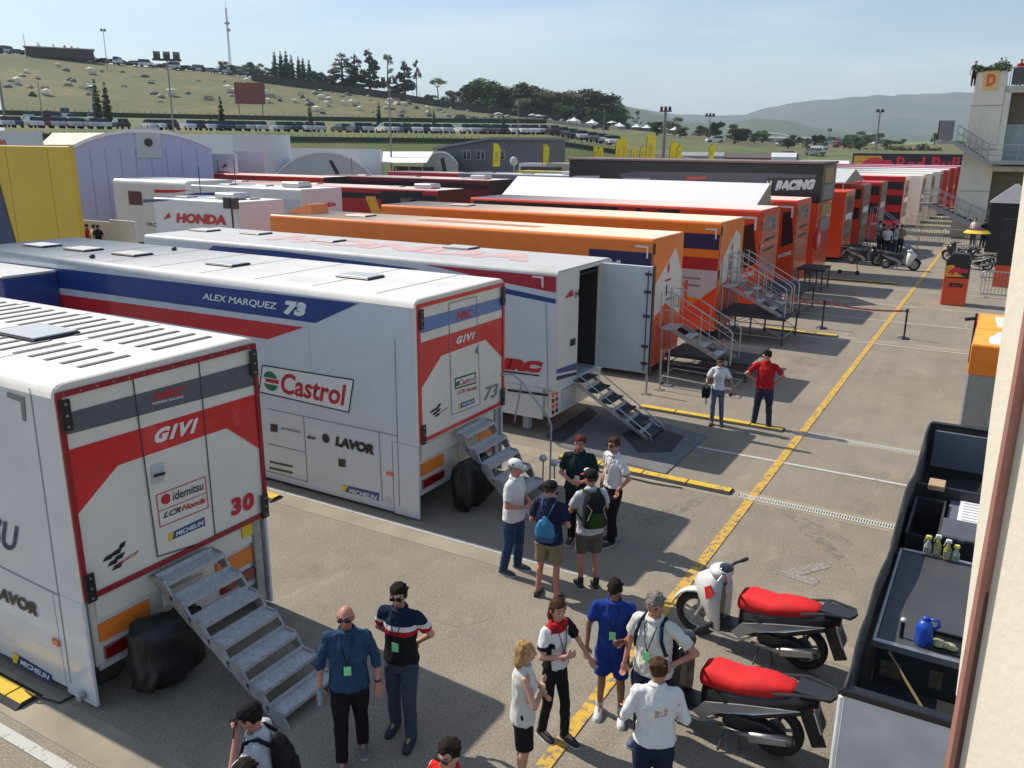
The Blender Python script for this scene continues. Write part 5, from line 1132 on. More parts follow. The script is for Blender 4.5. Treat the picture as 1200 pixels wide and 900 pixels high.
# steel crowd barriers
def barrier(x0, y0, x1, y1, label):
    a = Vector((x0, y0, 0)); c = Vector((x1, y1, 0)); t = thing('crowd_barrier', label, 'barrier', ((x0+x1)/2, (y0+y1)/2, 0), group='steel crowd barriers across the far lane')
    Z = Vector((0, 0, 1)); MB().tube([a+Z*.15, a+Z*1.08, a.lerp(c, .04)+Z*1.12, a.lerp(c, .96)+Z*1.12, c+Z*1.08, c+Z*.15], .03, 6, closed=True).build('frame', STEEL, t)
    for k in range(1, 14): MB().tube([a.lerp(c, k/14)+Z*.15, a.lerp(c, k/14)+Z*1.1], .012, 4).build('bar', STEEL, t)
    for q in (a.lerp(c, .1), a.lerp(c, .9)): d = (c-a).normalized().cross(Z)*.3; MB().tube([q-d+Z*.02, q+Z*.15, q+d+Z*.02], .02, 5).build('foot', STEEL, t)
bl = ['leftmost steel barrier of the front row, behind the standing group', 'second steel barrier from the left in the front row', 'third steel barrier from the left in the front row', 'leftmost barrier of the back row under the stairs', 'middle barrier of the back row under the stairs', 'rightmost barrier of the back row under the stairs']
for k in range(3): barrier(-8.2+k*2.3, 62, -6.1+k*2.3, 62, bl[k])
for k in range(3): barrier(-9.2+k*2.3, 73, -7.1+k*2.3, 73, bl[3+k])
barrier(-.9, 47, .9, 47.1, 'steel barrier at the right, just past the advertising cube'); barrier(-.7, 41.5, 1.2, 41.5, 'steel barrier at the right, in line with the advertising cube')
# ================================================================= NEAR PILLAR
PILM = mat('pillar_plaster', (.66, .61, .50), .85, var=.03, vs=5, bump=.15, bs=60); STRM = mat('red_brown_trim', (.32, .15, .12), .6, var=.12, vs=8)
PG = thing('pillar', 'cream plastered balcony pillar with a red brown vertical trim at the right edge', 'pillar', (.3, 1.4, 4))
nrm = Vector((-.8, -.6, 0)); tg = Vector((.6, -.8, 0))
def hitp(px, py, d0):      # meet the slanted plane  p.n = -d0
    d = ray(px, py); return EYE+d*abs(d0/d.dot(nrm))
D0 = 1.0
def strip(l, depth, mt, nm, d0):
    pts = [hitp(a, b_, d0) for a, b_ in l]; return MB().slab([p for p in pts], -nrm, depth).build(nm, mt, PG)
strip([(1188.5, 480), (1134, 800), (1102, 985), (1500, 985), (1500, -60), (1279, -60)], .25, PILM, 'pillar_body', D0)
strip([(1180, 480), (1123.5, 800), (1091.5, 985), (1097, 985), (1129, 800), (1185, 480), (1275, -60), (1271, -60)], .2, STRM, 'trim', D0-.02)
strip([(1186, 480), (1130, 800), (1098, 985), (1104, 985), (1137, 800), (1191, 480), (1280, -60), (1275, -60)], .2, mat('trim_dark_brown', (.10, .05, .04), .7), 'trim_groove', D0-.008)  # thin dark brown line down the right of the trim
strip([(1230, -60), (1200, 205), (1161.5, 480), (1142, 640), (1120, 815), (1140, 815), (1290, -60)], .35, PILM, 'pillar_return', D0+.12)
# ================================================================= FAR GROUND, HILL, MOUNTAINS
HPX = 168
def azpx(x, y):      # how far round to the right a ground point lies (picture column at the horizon)
    f_ = x*fwd.x+y*fwd.y; 
    if f_ <= 1e-3: return -3000 if x < 0 else 3000
    return 600+FPX*(x*RT.x+y*RT.y)/f_*math.cos(pitch)
KX = [-900, 0, 100, 200, 300, 387, 473, 560, 600, 675, 725, 800, 850, 900, 1300]
KV = [130, 108, 100, 90, 78, 63, 52, 38, 34, 24, 18, 11, 5, 0, 0]
def ip(x, X, V):
    if x <= X[0]: return V[0]
    for i in range(len(X)-1):
        if x <= X[i+1]: return V[i]+(V[i+1]-V[i])*(x-X[i])/(X[i+1]-X[i])
    return V[-1]
def terr(x, y):
    d = math.hypot(x, y); a = azpx(x, y)
    if a > 1100: a = 1100
    if a < -700: a = -700
    rid = zat(a, 169-ip(a, KX, KV), 300)
    tz = ip(a, [-500, 640, 760, 900], [7.9, 7.6, 5.0, 2.0])
    z = ip(d, [0, 118, 136, 165, 172, 190, 196, 300, 330, 420, 700], [0, 0, tz, tz+.3, tz+1.2, tz+2.6, tz+3.0, max(rid, tz+3.2), max(rid, tz+3.2)+.4, rid*.5, -2])
    if a > 640: z = z*(1-min(1, max(0, (d-300)/200)))+ip(d, [0, 300, 900, 3000], [0, 3, 4, 0])*min(1, max(0, (d-300)/200))
    z += noise.noise(Vector((x*.02, y*.02, 0)))*1.2*min(1, max(0, (d-195)/60))
    return z-.02
GRASS = mat('hill_grass', (.07, .09, .025), .9, vs=.05, c2=(.23, .165, .07), detail=12, bump=.3, bs=1)
n = GRASS.node_tree; B_n = n.nodes['Principled BSDF']; src = B_n.inputs['Base Color'].links[0].from_socket
q1 = n.nodes.new('ShaderNodeTexNoise'); q1.inputs['Scale'].default_value = .35; q1.inputs['Detail'].default_value = 12; q1.inputs['Roughness'].default_value = .8
tc1 = n.nodes.new('ShaderNodeTexCoord'); n.links.new(tc1.outputs['Object'], q1.inputs[0]); rr1 = n.nodes.new('ShaderNodeMapRange'); rr1.inputs[1].default_value = .38; rr1.inputs[2].default_value = .58; n.links.new(q1.outputs[0], rr1.inputs[0])
mx1 = n.nodes.new('ShaderNodeMixRGB'); mx1.inputs['Color2'].default_value = (.075, .09, .022, 1); n.links.new(rr1.outputs[0], mx1.inputs['Fac']); n.links.new(src, mx1.inputs['Color1']); n.links.new(mx1.outputs[0], B_n.inputs['Base Color'])
b = MB(); NA, ND = 220, 70
a0, a1 = R_(150), R_(58)
ds = [112, 116, 118, 122, 127, 132, 136, 142, 150, 158, 165, 168, 172, 178, 184, 190, 193, 196]+[196+k*5 for k in range(1, 22)]+[308, 318, 330, 350, 380, 420, 500, 600, 800, 1100, 1500, 2000]
for i in range(NA+1):
    a = a0+(a1-a0)*i/NA
    for d in ds: x, y = d*math.cos(a), d*math.sin(a); b.v.append((x, y, terr(x, y)))
m_ = len(ds)
for i in range(NA):
    for j in range(m_-1): b.f.append((i*m_+j, i*m_+j+1, (i+1)*m_+j+1, (i+1)*m_+j)); b.m.append(1 if ds[j] < 134 or 164 < ds[j] < 196 else (2 if ds[j] < 160 else 0))
hl = struct(b.build('hillside', [GRASS, mat('lawn_green', (.06, .105, .022), .9, vs=.12, c2=(.155, .15, .05), detail=12), mat('terrace_gravel', (.14, .125, .09), .9, vs=.1)], None, True))
# wide plain under everything
PL = mat('plain_green', (.05, .065, .025), .95, vs=.012, c2=(.14, .125, .06), detail=12)
b = MB(); b.add([(-6000, -2500, -2.2), (6000, -2500, -2.2), (6000, 7000, -2.2), (-6000, 7000, -2.2)], [(0, 1, 2, 3)]); struct(b.build('plain', PL))
b = MB(); b.add([(-400, -200, -.03), (60, -200, -.03), (60, 165, -.03), (-400, 165, -.03)], [(0, 1, 2, 3)]); struct(b.build('service_ground', CONC))
MTN = mat('mountain_woods', (.030, .045, .020), .95, vs=.005, c2=(.085, .09, .04), detail=12)
def range_(name, D, xs, ys, depth, sc, seed):
    """a mountain ridge D metres away whose skyline is measured at columns xs"""
    b = MB(); N = 200; rows = 26
    for i in range(N+1):
        px = xs[0]+(xs[-1]-xs[0])*i/N; h = zat(px, 169-ip(px, xs, ys), D)
        dv = dirat(px)
        for j in range(rows+1):
            u = j/rows; dd = D-depth*(1-u)
            p = dv*dd; nz_ = noise.fractal(Vector((p.x*sc, p.y*sc, seed)), 1, 2, 6)
            r_ = abs(noise.noise(Vector((p.x*sc*1.7, p.y*sc*1.7, seed+5))))
            z = h*(u**1.25)*(1+.16*nz_*(1-u*.8))-h*.28*r_*u*(1-u)*2 + h*.03*noise.noise(Vector((px*.05, 0, seed)))*u
            b.v.append((p.x, p.y, max(z, -2)+ (0 if j else -3)))
        p = dv*(D+depth); b.v.append((p.x, p.y, -5))
    m_ = rows+2
    for i in range(N):
        for j in range(m_-1): b.f.append((i*m_+j, i*m_+j+1, (i+1)*m_+j+1, (i+1)*m_+j)); b.m.append(0)
    return struct(b.build(name, MTN, None, True))
range_('mountains', 3600, [700, 740, 790, 840, 870, 905, 925, 960, 990, 1015, 1040, 1070, 1100, 1135, 1180, 1300], [50, 42, 35, 33, 34, 44, 48, 52, 54, 58, 57, 60, 61, 62, 60, 50], 1500, .0016, 3)
range_('hills', 1900, [560, 700, 725, 760, 800, 850, 880, 920, 960, 1000, 1060, 1120, 1300], [30, 42, 46, 38, 26, 22, 30, 28, 18, 12, 9, 12, 16], 800, .0027, 11)
FLD = mat('far_field', (.16, .20, .05), .9, vs=.01, var=.1)
# ================================================================= TREES
LEAFD = mat('foliage_dark', (.022, .036, .014), .8, vs=.25, c2=(.06, .09, .026), detail=6)
LEAFM = mat('foliage_mid', (.04, .07, .02), .8, vs=.25, c2=(.095, .14, .04), detail=6)
LEAFB = mat('foliage_blue', (.02, .032, .018), .8, vs=.25, c2=(.045, .065, .035), detail=6)
BARK = mat('bark', (.07, .05, .035), .9, vs=3, bump=.5)
def leafcloud(blobs, n, sz, rng):
    b = MB(); tot = sum(r[0]*r[1]*r[2] for _, r in blobs)
    for c, r in blobs:
        k_ = max(8, int(n*r[0]*r[1]*r[2]/tot))
        for _ in range(k_):
            v = Vector((rng.gauss(0, 1), rng.gauss(0, 1), rng.gauss(0, 1))).normalized()*(rng.random()**.35)
            v *= .8+.35*noise.noise(v*2.3+Vector(c))
            p = Vector(c)+Vector((v.x*r[0], v.y*r[1], v.z*r[2])); s = sz*rng.uniform(.5, 1.3)
            u = Vector((rng.gauss(0, 1), rng.gauss(0, 1), rng.gauss(0, 1))).normalized(); w_ = u.orthogonal().normalized()
            b.add([p-u*s, p+w_*s*.7, p+u*s, p-w_*s*.7], [(0, 1, 2, 3)])
    return b
def tree(kind, seed):
    """returns (crown mesh, trunk mesh), about 1 unit high"""
    rng = random.Random(seed); tr = MB(); bl = []
    if kind == 'cypress':
        tr.tube([(0, 0, 0), (0, 0, .9)], [.02, .005], 6); bl = [((0, 0, .10+.85*k/7), (.115*min(1, (1-k/8)*1.5)**.8*(.55+.45*min(1, (k+1)/2)), .115*min(1, (1-k/8)*1.5)**.8*(.55+.45*min(1, (k+1)/2)), .10)) for k in range(8)]; nn, sz = 1100, .024
    elif kind == 'cedar':
        tr.tube([(0, 0, 0), (.01, 0, .5), (0, 0, .97)], [.03, .02, .004], 7)
        for k in range(8):
            z = .25+.7*k/8; rr = .30*(1-.8*k/8)*rng.uniform(.75, 1.15)
            for q in range(4):
                a = rng.uniform(0, 6.3); e = (rr*math.cos(a)*.75, rr*math.sin(a)*.75, z+rng.uniform(-.02, .03)); tr.tube([(0, 0, z), e], [.01, .003], 4); bl.append((e, (rr*.55, rr*.55, .05)))
        nn, sz = 2400, .024
    elif kind == 'umbrella':
        tr.tube([(0, 0, 0), (.03, 0, .4), (.0, .02, .7)], [.03, .022, .015], 7)
        for k in range(5): a = k*1.26; tr.tube([(0, .02, .65), (.2*math.cos(a), .2*math.sin(a), .8)], [.013, .005], 5)
        bl = [((.22*math.cos(a), .22*math.sin(a), .83), (.16, .16, .09)) for a in (0, 1.2, 2.5, 3.8, 5)]+[((0, 0, .9), (.2, .2, .1))]; nn, sz = 800, .024
    elif kind == 'sparse':
        tr.tube([(0, 0, 0), (.01, .01, .55), (.0, 0, .95)], [.02, .014, .004], 6)
        for k in range(12):
            z = rng.uniform(.3, .9); a = rng.uniform(0, 6.3); r_ = .2*(1.1-z); e = (r_*math.cos(a), r_*math.sin(a), z+.06); tr.tube([(0, 0, z), e], [.007, .002], 4); bl.append((e, (.06, .06, .05)))
        nn, sz = 420, .02
    else:
        tr.tube([(0, 0, 0), (.02, .01, .35), (.0, .03, .6)], [.04, .03, .015], 7)
        for k in range(14):
            a = rng.uniform(0, 6.3); r_ = rng.uniform(.05, .3); z = rng.uniform(.24, .84); e = (r_*math.cos(a), r_*math.sin(a), z); tr.tube([(0, .02, .35), e], [.014, .004], 4); bl.append((e, (rng.uniform(.12, .2), rng.uniform(.12, .2), rng.uniform(.1, .17))))
        nn, sz = 2000, .028
    return leafcloud(bl, nn, sz, rng), tr
PROT = {}
def plant(kind, var, leaf, name, label, cat, x, y, h, wd=1., group=None, z=None):
    key = (kind, var, leaf.name)
    if key not in PROT:
        cr, tr = tree(kind, hash_(kind)+var); me = []
        o1 = cr.build('crown', leaf); o2 = tr.build('trunk', BARK); PROT[key] = (o1.data, o2.data); bpy.data.objects.remove(o1); bpy.data.objects.remove(o2)
    if z is None: z = terr(x, y) if math.hypot(x, y) > 112 else 0
    t = thing(name, label, cat, (x, y, z-.1), random.uniform(0, 6.28), group, local=True); t.scale = (h*wd, h*wd, h)
    for nm, me in zip(('crown', 'trunk'), PROT[key]):
        o = bpy.data.objects.new(nm, me); COL.objects.link(o); o.parent = t
    return t
def hash_(s): return sum(ord(c)*(i+3) for i, c in enumerate(s))
def spot(px, d): v = dirat(px); return v.x*d, v.y*d
def pxh(dpx, d): return dpx/FPX*d*.9
# cypresses on the lawn below the hill
for px, yb, yt, d, lb in ((119, 150, 100, 150, 'dark cypress, left one of the leaning pair at the left of the lawn'), (130, 155, 107, 146, 'dark cypress, right one of the leaning pair at the left of the lawn'), (249, 153, 133, 158, 'small cypress just left of a taller one, right of the lavender tent'), (262, 157, 120, 150, 'tall cypress above the right end of the lavender tent'), (365, 160, 125, 150, 'cypress standing alone above the white arched tent'), (445, 160, 125, 152, 'cypress just left of the tall centre light mast'), (509, 163, 135, 160, 'cypress above the white marquee, right of the centre light mast'), (590, 163, 141, 170, 'thin cypress above the dark grey building')):
    x, y = spot(px, d); plant('cypress', px % 3, LEAFD, 'cypress_tree', lb, 'tree', x, y, pxh((yb-yt)*1.08, d), 1.05 if px != 249 else .9)
# pointed cypresses behind the big black deck
x, y = spot(671, 150); plant('cypress', 1, LEAFD, 'cypress_tree', 'slender dark cypress rising over the left end of the black double deck', 'tree', x, y, 9, 1.1, z=0)
# ridge: cluster of cypresses and cedars
for k, px in enumerate((328, 335, 341, 347, 355, 360, 367)):
    x, y = spot(px, 310+4*(k % 2)); plant('cypress', k % 3, LEAFD, 'cypress_tree', 'dark cypress in the tight cluster on the ridge left of the cedars', 'tree', x, y, pxh(34-3*(k > 3)+(k % 3), 310), 1.45, 'cypresses in the cluster on the ridge')
for k, (px, top, kind, wd) in enumerate(((404, 58, 'cedar', 1.3), (419, 60, 'cedar', 1.15), (436, 54, 'cedar', 1.0), (457, 62, 'sparse', 1.1), (476, 68, 'cedar', 1.15), (490, 68, 'sparse', .8))):
    x, y = spot(px, 306); yb = 168-ip(px, KX, KV)
    plant(kind, k % 3, LEAFB, 'cedar_tree' if kind == 'cedar' else 'bare_conifer', ['wide ragged cedar at the left of the ridge group', 'second ragged cedar from the left on the ridge', 'tallest pointed cedar on the ridge', 'thin sparse conifer between the cedars', 'broad cedar right of the sparse conifer', 'narrow sparse conifer at the right of the ridge cedars'][k], 'tree', x, y, zat(px, top, 306)-terr(x, y)+1, wd, z=terr(x, y)-1)
x, y = spot(514, 306); plant('umbrella', 0, LEAFM, 'umbrella_pine', 'lone umbrella pine with a round head and bare trunk on the ridge', 'tree', x, y, pxh(36, 306), .95)
k = 0
def woods(px0, px1, n_, d0, d1, tops, leafs, kinds=('round',), lab='leafy tree in the wood along the ridge', grp='trees of the ridge wood', nm='leafy_tree', wd=(1.0, 1.5)):
    for i in range(n_):
        px = px0+(px1-px0)*(i+random.random()*.8)/n_; d = random.uniform(d0, d1); x, y = spot(px, d); z = terr(x, y)
        ytop = ip(px, *tops)+random.uniform(-2, 5); h = zat(px, ytop, d)-z
        plant(random.choice(kinds), random.randint(0, 3), random.choice(leafs), nm, lab, 'tree', x, y, max(3, h)*1.03, random.uniform(*wd), grp)
TOPS = ([230, 262, 300, 385, 400, 540, 560, 580, 600, 615, 640, 665, 690, 705, 720, 733], [74, 70, 72, 84, 90, 108, 86, 96, 97, 97, 102, 104, 102, 108, 118, 135])
woods(262, 330, 9, 302, 325, TOPS, (LEAFD, LEAFM), lab='low leafy tree on the ridge under the lattice mast', grp='trees on the ridge left')
woods(370, 402, 4, 302, 320, TOPS, (LEAFD,), lab='low dark tree between the cypress cluster and the cedars', grp='low trees left of the cedars')
woods(496, 545, 6, 304, 325, ([490, 510, 530, 545], [105, 112, 106, 96]), (LEAFD, LEAFM), lab='low bushy tree beside the umbrella pine', grp='low trees by the umbrella pine')
woods(548, 730, 44, 298, 335, TOPS, (LEAFD, LEAFM), wd=(1.1, 1.6))
woods(560, 720, 16, 285, 300, ([560, 600, 640, 690, 720], [108, 110, 116, 122, 134]), (LEAFD, LEAFM), lab='tree at the front edge of the ridge wood', grp='front trees of the ridge wood')
for k, (px, top, bot, d, w_, lb) in enumerate(((745, 130, 152, 300, 1.2, 'pale thin tree left of the tall mast, by the white tents'), (788, 137, 152, 280, 1.6, 'round dark tree right of the tall mast'), (764, 141, 152, 285, 1.5, 'low dark tree left of the tall mast'), (818, 146, 160, 260, 1.5, 'round tree below the short mast'), (836, 141, 165, 250, 1.3, 'bigger round tree right of the short mast'), (864, 145, 167, 245, 1.3, 'round tree between the short mast and the arch'), (884, 154, 168, 255, 1.5, 'low tree left of the white arch'))):
    x, y = spot(px, d); z = terr(x, y); h = zat(px, top, d)-z; plant('round' if k else 'sparse', k % 4, LEAFD if k % 2 else LEAFM, 'leafy_tree', lb, 'tree', x, y, h*1.05, w_*1.1)
for k in range(40):
    px = random.uniform(730, 1120); d = random.uniform(420, 900); x, y = spot(px, d); plant('round', k % 4, random.choice((LEAFD, LEAFM)), 'leafy_tree', 'distant round tree on the plain below the mountains', 'tree', x, y, random.uniform(6, 10), random.uniform(1.1, 1.8), 'distant trees on the plain', z=terr(x, y) if d < 1000 else 0)
for k in range(16):
    px = 1005+k*6.5; x, y = spot(px, 240+random.uniform(-6, 6)); plant('round', k % 4, LEAFM, 'leafy_tree', 'leafy tree in the row behind the big red lettered banner', 'tree', x, y, random.uniform(5.5, 7.5), 1.2, 'trees behind the banner wall', z=0)
for k in range(70):
    px = random.uniform(640, 1130); d = random.uniform(215, 420); x, y = spot(px, d); plant('round', k % 4, random.choice((LEAFD, LEAFM)), 'bush', 'rounded bush in the rough ground between the paddock and the mountains', 'bush', x, y, random.uniform(2.0, 4.6), random.uniform(1.3, 2.2), 'bushes on the rough ground below the mountains')
b = MB(); v0, v1 = dirat(1030), dirat(1140)
b.add([tuple(v0*500+Vector((0, 0, 2.5))), tuple(v1*500+Vector((0, 0, 2.5))), tuple(v1*900+Vector((0, 0, 13))), tuple(v0*900+Vector((0, 0, 9)))], [(0, 1, 2, 3)]); struct(b.build('field', FLD))
# ================================================================= CARS ON THE TERRACE, CAMPING TENTS ON THE HILL
CARC = [('silver', (.50, .51, .52)), ('white', (.70, .70, .70)), ('black', (.02, .02, .025)), ('dark blue', (.03, .05, .11)), ('grey', (.14, .145, .15)), ('red', (.35, .02, .02))]
def carmesh(cn_, c, van=False):
    b = MB(); hgt = 1.45 if not van else 2.1
    lo = [(-2.1, .35), (-2.15, .75), (-1.9, .95), (-.0, 1.0), (1.2, .95), (2.0, .82), (2.15, .6), (2.1, .3)]
    if van: lo = [(-2.4, .35), (-2.45, 1.1), (-2.3, 1.2), (0, 1.2), (1.6, 1.15), (2.3, .95), (2.4, .6), (2.3, .3)]
    b.loft([[(x, y, z) for x, z in lo] for y in (-.85, .85)], 0)
    up_ = [(-1.85, .96), (-1.5, hgt), (.3, hgt), (1.05, .97)] if not van else [(-2.3, 1.2), (-2.2, hgt), (.9, hgt), (1.55, 1.17)]
    b.loft([[(x, s*(.80 if z < 1.25 else .68), z) for x, z in up_] for s in (-1, 1)], 1)
    zt = [(x*.93-.1, z) for x, z in up_[1:3]]; b.box(up_[1][0]+.05, up_[2][0]-.05, -.66, .66, hgt-.02, hgt+.03, 0)
    for x in (-1.35, 1.35):
        for s in (-1, 1): b.tube([(x, s*.72, .32), (x, s*.88, .32)], .32, 12, 2)
    o = b.build('parked_car', [mat('car_'+cn_.replace(' ', '_'), c, .25, coat=.6), GLASSD, RUBBER]); me = o.data; bpy.data.objects.remove(o); return me
CM = {c[0]: carmesh(*c) for c in CARC}; VM = {c[0]: carmesh(c[0], c[1], True) for c in CARC[:2]}
def putcar(px, d, rz, color, van=False, row=''):
    x, y = spot(px, d); o = bpy.data.objects.new('parked_van' if van else 'parked_car', (VM if van else CM)[color]); COL.objects.link(o)
    o.location = (x, y, terr(x, y)+.02); o.rotation_euler = (0, 0, rz); tag(o, '%s %s parked in the %s' % (color, 'van' if van else 'car', row), 'van' if van else 'car', 'vehicles parked in the '+row)
    return o
rr = random.Random(4)
for k in range(64):
    px = -5+k*11.4+rr.uniform(-1, 1)
    if rr.random() < .12: continue
    dx, dy = dirat(px).x, dirat(px).y
    putcar(px, 140+rr.uniform(-1, 1), math.atan2(dy, dx)+R_(20)+rr.uniform(-.06, .06), rr.choice(['silver', 'white', 'black', 'dark blue', 'grey', 'white', 'silver', 'red' if rr.random() < .3 else 'silver']), row='front row on the terrace below the hill')
for k in range(46):
    px = 400+k*7.2+rr.uniform(-1, 1)
    if rr.random() < .2: continue
    putcar(px, 158+rr.uniform(-1, 1), math.atan2(dirat(px).y, dirat(px).x)+R_(30), rr.choice(['silver', 'white', 'black', 'dark blue', 'grey', 'black']), row='second row on the terrace below the hill')
for px, d, c, v in ((80, 182, 'white', True), (88, 176, 'silver', False), (38, 180, 'silver', False), (70, 178, 'grey', False), (112, 178, 'white', False), (60, 184, 'black', False)): putcar(px, d, R_(150), c, v, row='grass bank above the terrace')

for k in range(40):
    px = -8+k*7.8+rr.uniform(-2, 2); c = rr.choice(['white', 'silver']) if k % 4 == 0 else rr.choice(['black', 'dark blue', 'grey']); putcar(px, 302+rr.uniform(-2, 4), rr.uniform(0, 6), c, k % 4 == 0, row='line along the skyline')
for k in range(24):
    px = rr.uniform(650, 1000); d_ = rr.uniform(175, 330); putcar(px, d_, rr.uniform(0, 6), rr.choice(['silver', 'white', 'black', 'dark blue', 'grey', 'red']), False, row='rough ground beyond the yellow flags')
# tents
TC = [('sand', (.36, .29, .18)), ('white', (.55, .54, .48)), ('grey', (.16, .15, .13)), ('olive', (.10, .10, .05)), ('blue', (.07, .09, .13)), ('pale green', (.26, .28, .18))]
TM = []
for nm, c in TC:
    b = MB(); q_ = TC.index((nm, c))
    if q_ % 3 == 0: b.loft([[(x, -1.1, 0), (x, -.15, 1.35), (x, .15, 1.35), (x, 1.1, 0)] for x in (-1.5, 1.5)]); rings = [[(1.5, -.7, 0), (1.5, 0, 1.0), (1.5, .7, 0)], [(2.4, -.3, 0), (2.4, 0, .3), (2.4, .3, 0)]]
    elif q_ % 3 == 1:
        for sx in (-1.3, 1.3):
            for sy in (-1.1, 1.1): b.tube([(sx, sy, 0), (sx, sy, 1.7)], .05, 4)
        b.loft([[(-1.4, -1.2, 1.7), (1.4, -1.2, 1.7), (1.4, 1.2, 1.7), (-1.4, 1.2, 1.7)], [(-.2, -.1, 2.3), (.2, -.1, 2.3), (.2, .1, 2.3), (-.2, .1, 2.3)]]); rings = [[(1.2*a_, .5+.6*b_, z_) for a_, b_ in ((-1, -1), (1, -1), (1, 1), (-1, 1))] for z_ in (0, .8)]
    else: rings = [[(1.7*math.cos(t_)*math.cos(q), 1.2*math.sin(t_)*math.cos(q), 1.25*math.sin(q)) for t_ in [2*math.pi*j/10 for j in range(10)]] for q in (0, .5, 1.0, 1.45)]
    b.loft(rings); o = b.build('camping_tent', mat('tent_'+nm.replace(' ', '_'), c, .8)); TM.append(o.data); bpy.data.objects.remove(o)
for k in range(135):
    px = rr.uniform(-10, 735); d = rr.uniform(228, 290) if k % 3 else rr.uniform(214, 240)
    if px > 560: d = rr.uniform(205, 260)
    x, y = spot(px, d); i = rr.randrange(6); o = bpy.data.objects.new('camping_tent', TM[i]); COL.objects.link(o); s = rr.uniform(.4, .85); o.scale = (s, s, s*rr.uniform(.7, 1.1)); o.rotation_euler = (0, 0, rr.uniform(0, 6))
    o.location = (x, y, terr(x, y)-.05); tag(o, '%s camping tent pitched on the dry grass of the hillside' % TC[i][0], 'tent', '%s camping tents on the hillside' % TC[i][0])
# pagoda tents on the skyline at left
PW = mat('pagoda_white', (.75, .75, .72), .7); PR_ = mat('pagoda_red', (.65, .12, .08), .7)
for k, (px, red) in enumerate(((60, 0), (77, 0), (90, 1), (98, 1), (105, 0), (480, 0), (672, 0), (693, 0), (725, 0), (745, 0), (757, 0), (775, 0), (790, 0))):
    d = 303 if px < 200 else (235 if px < 500 else (230 if px < 700 else 262)); x, y = spot(px, d); z = terr(x, y); s = 1 if px < 600 else .6
    if px in (480,): continue
    t = thing('pagoda_tent', ['leftmost white peaked tent on the skyline', 'second white peaked tent on the skyline', 'red peaked tent on the skyline', 'second red peaked tent on the skyline', 'small white peaked tent right of the red ones', '', 'white tent on the slope below the wood, left', 'white tent on the slope below the wood, right', 'white roof tent at the foot of the wood, leftmost of five', 'second white roof tent at the foot of the wood', 'third white roof tent at the foot of the wood', 'fourth white roof tent at the foot of the wood, by the tall mast', 'last white roof tent at the foot of the wood'][k], 'tent', (x, y, z), local=True)
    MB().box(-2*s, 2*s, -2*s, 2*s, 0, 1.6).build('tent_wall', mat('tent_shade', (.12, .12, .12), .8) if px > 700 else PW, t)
    MB().loft([[(a*2.2*s, c*2.2*s, 1.6) for a, c in ((-1, -1), (1, -1), (1, 1), (-1, 1))], [(a*.7*s, c*.7*s, 2.5) for a, c in ((-1, -1), (1, -1), (1, 1), (-1, 1))], [(a*.05, c*.05, 4.2 if px < 200 else 3.2) for a, c in ((-1, -1), (1, -1), (1, 1), (-1, 1))]]).build('tent_roof', PR_ if red else PW, t)
    if px > 600: t.scale = (1, 1, .62)
x0, y0 = spot(84, 300); t = thing('stand_building', 'long low dark building on the skyline at the left with red peaked tents over it', 'building', (x0, y0, terr(x0, y0)), math.atan2(dirat(84).x, -dirat(84).y)*-1, local=True)
t.rotation_euler = (0, 0, math.atan2(dirat(84).y, dirat(84).x)-math.pi/2)
MB().box(-9, 9, -2, 2, 0, 2.6).build('wall', mat('dark_timber', (.08, .07, .06), .8), t); MB().box(-9.4, 9.4, -2.4, 2.4, 2.62, 2.9).build('roof', LGREY, t)
# track fences along the terrace and hill
def runfence(pxs, d, h, mt, label, posts=True):
    P0 = spot(pxs[0], d); t = thing('track_fence', label, 'fence', (P0[0], P0[1], 0)); n_ = int((pxs[1]-pxs[0])/8); b = MB(); pb_ = MB()
    for k in range(n_):
        p = []
        for q in (k, k+1):
            px = pxs[0]+(pxs[1]-pxs[0])*q/n_; x, y = spot(px, d); p.append(Vector((x, y, terr(x, y))))
        Z = Vector((0, 0, 1)); b.add([p[0], p[1], p[1]+Z*h, p[0]+Z*h], [(0, 1, 2, 3)]); pb_.tube([p[0], p[0]+Z*(h*1.5)], .06, 4)
    b.build('rail', mt, t); tag(pb_.build('fence_posts', DSTEEL, t), kind='stuff'); return t
DKG = mat('dark_green_barrier', (.03, .05, .03), .7); PALEB = mat('pale_barrier', (.45, .42, .36), .7)
runfence((-20, 640), 196, .9, DKG, 'long dark barrier fence at the foot of the hill'); runfence((-20, 730), 133, .6, DKG, 'low dark barrier above the lawn, in front of the parked cars')
runfence((560, 700), 214, .8, PALEB, 'pale track barrier running across the slope under the wood')
runfence((300, 735), 291, 2.2, mat('brown_barrier', (.06, .055, .045), .8), 'dark fence line along the top of the hill below the trees')
# red brown board on the hill
x, y = spot(297, 205); z0 = zat(297, 122, 205); z1 = zat(297, 97, 205)
t = thing('score_board', 'red brown rectangular board on two posts standing on the hill', 'board', (x, y, z0), math.atan2(dirat(297).y, dirat(297).x)-math.pi/2, local=True)
MB().box(-3.2, 3.2, -.15, .15, 0, z1-z0).build('panel', mat('board_red_brown', (.26, .075, .05), .7, var=.15, vs=2), t); MB().tube([(-2.5, 0, -5), (-2.5, 0, 0)], .1, 6).build('post', DSTEEL, t); MB().tube([(2.5, 0, -5), (2.5, 0, 0)], .1, 6).build('post', DSTEEL, t)
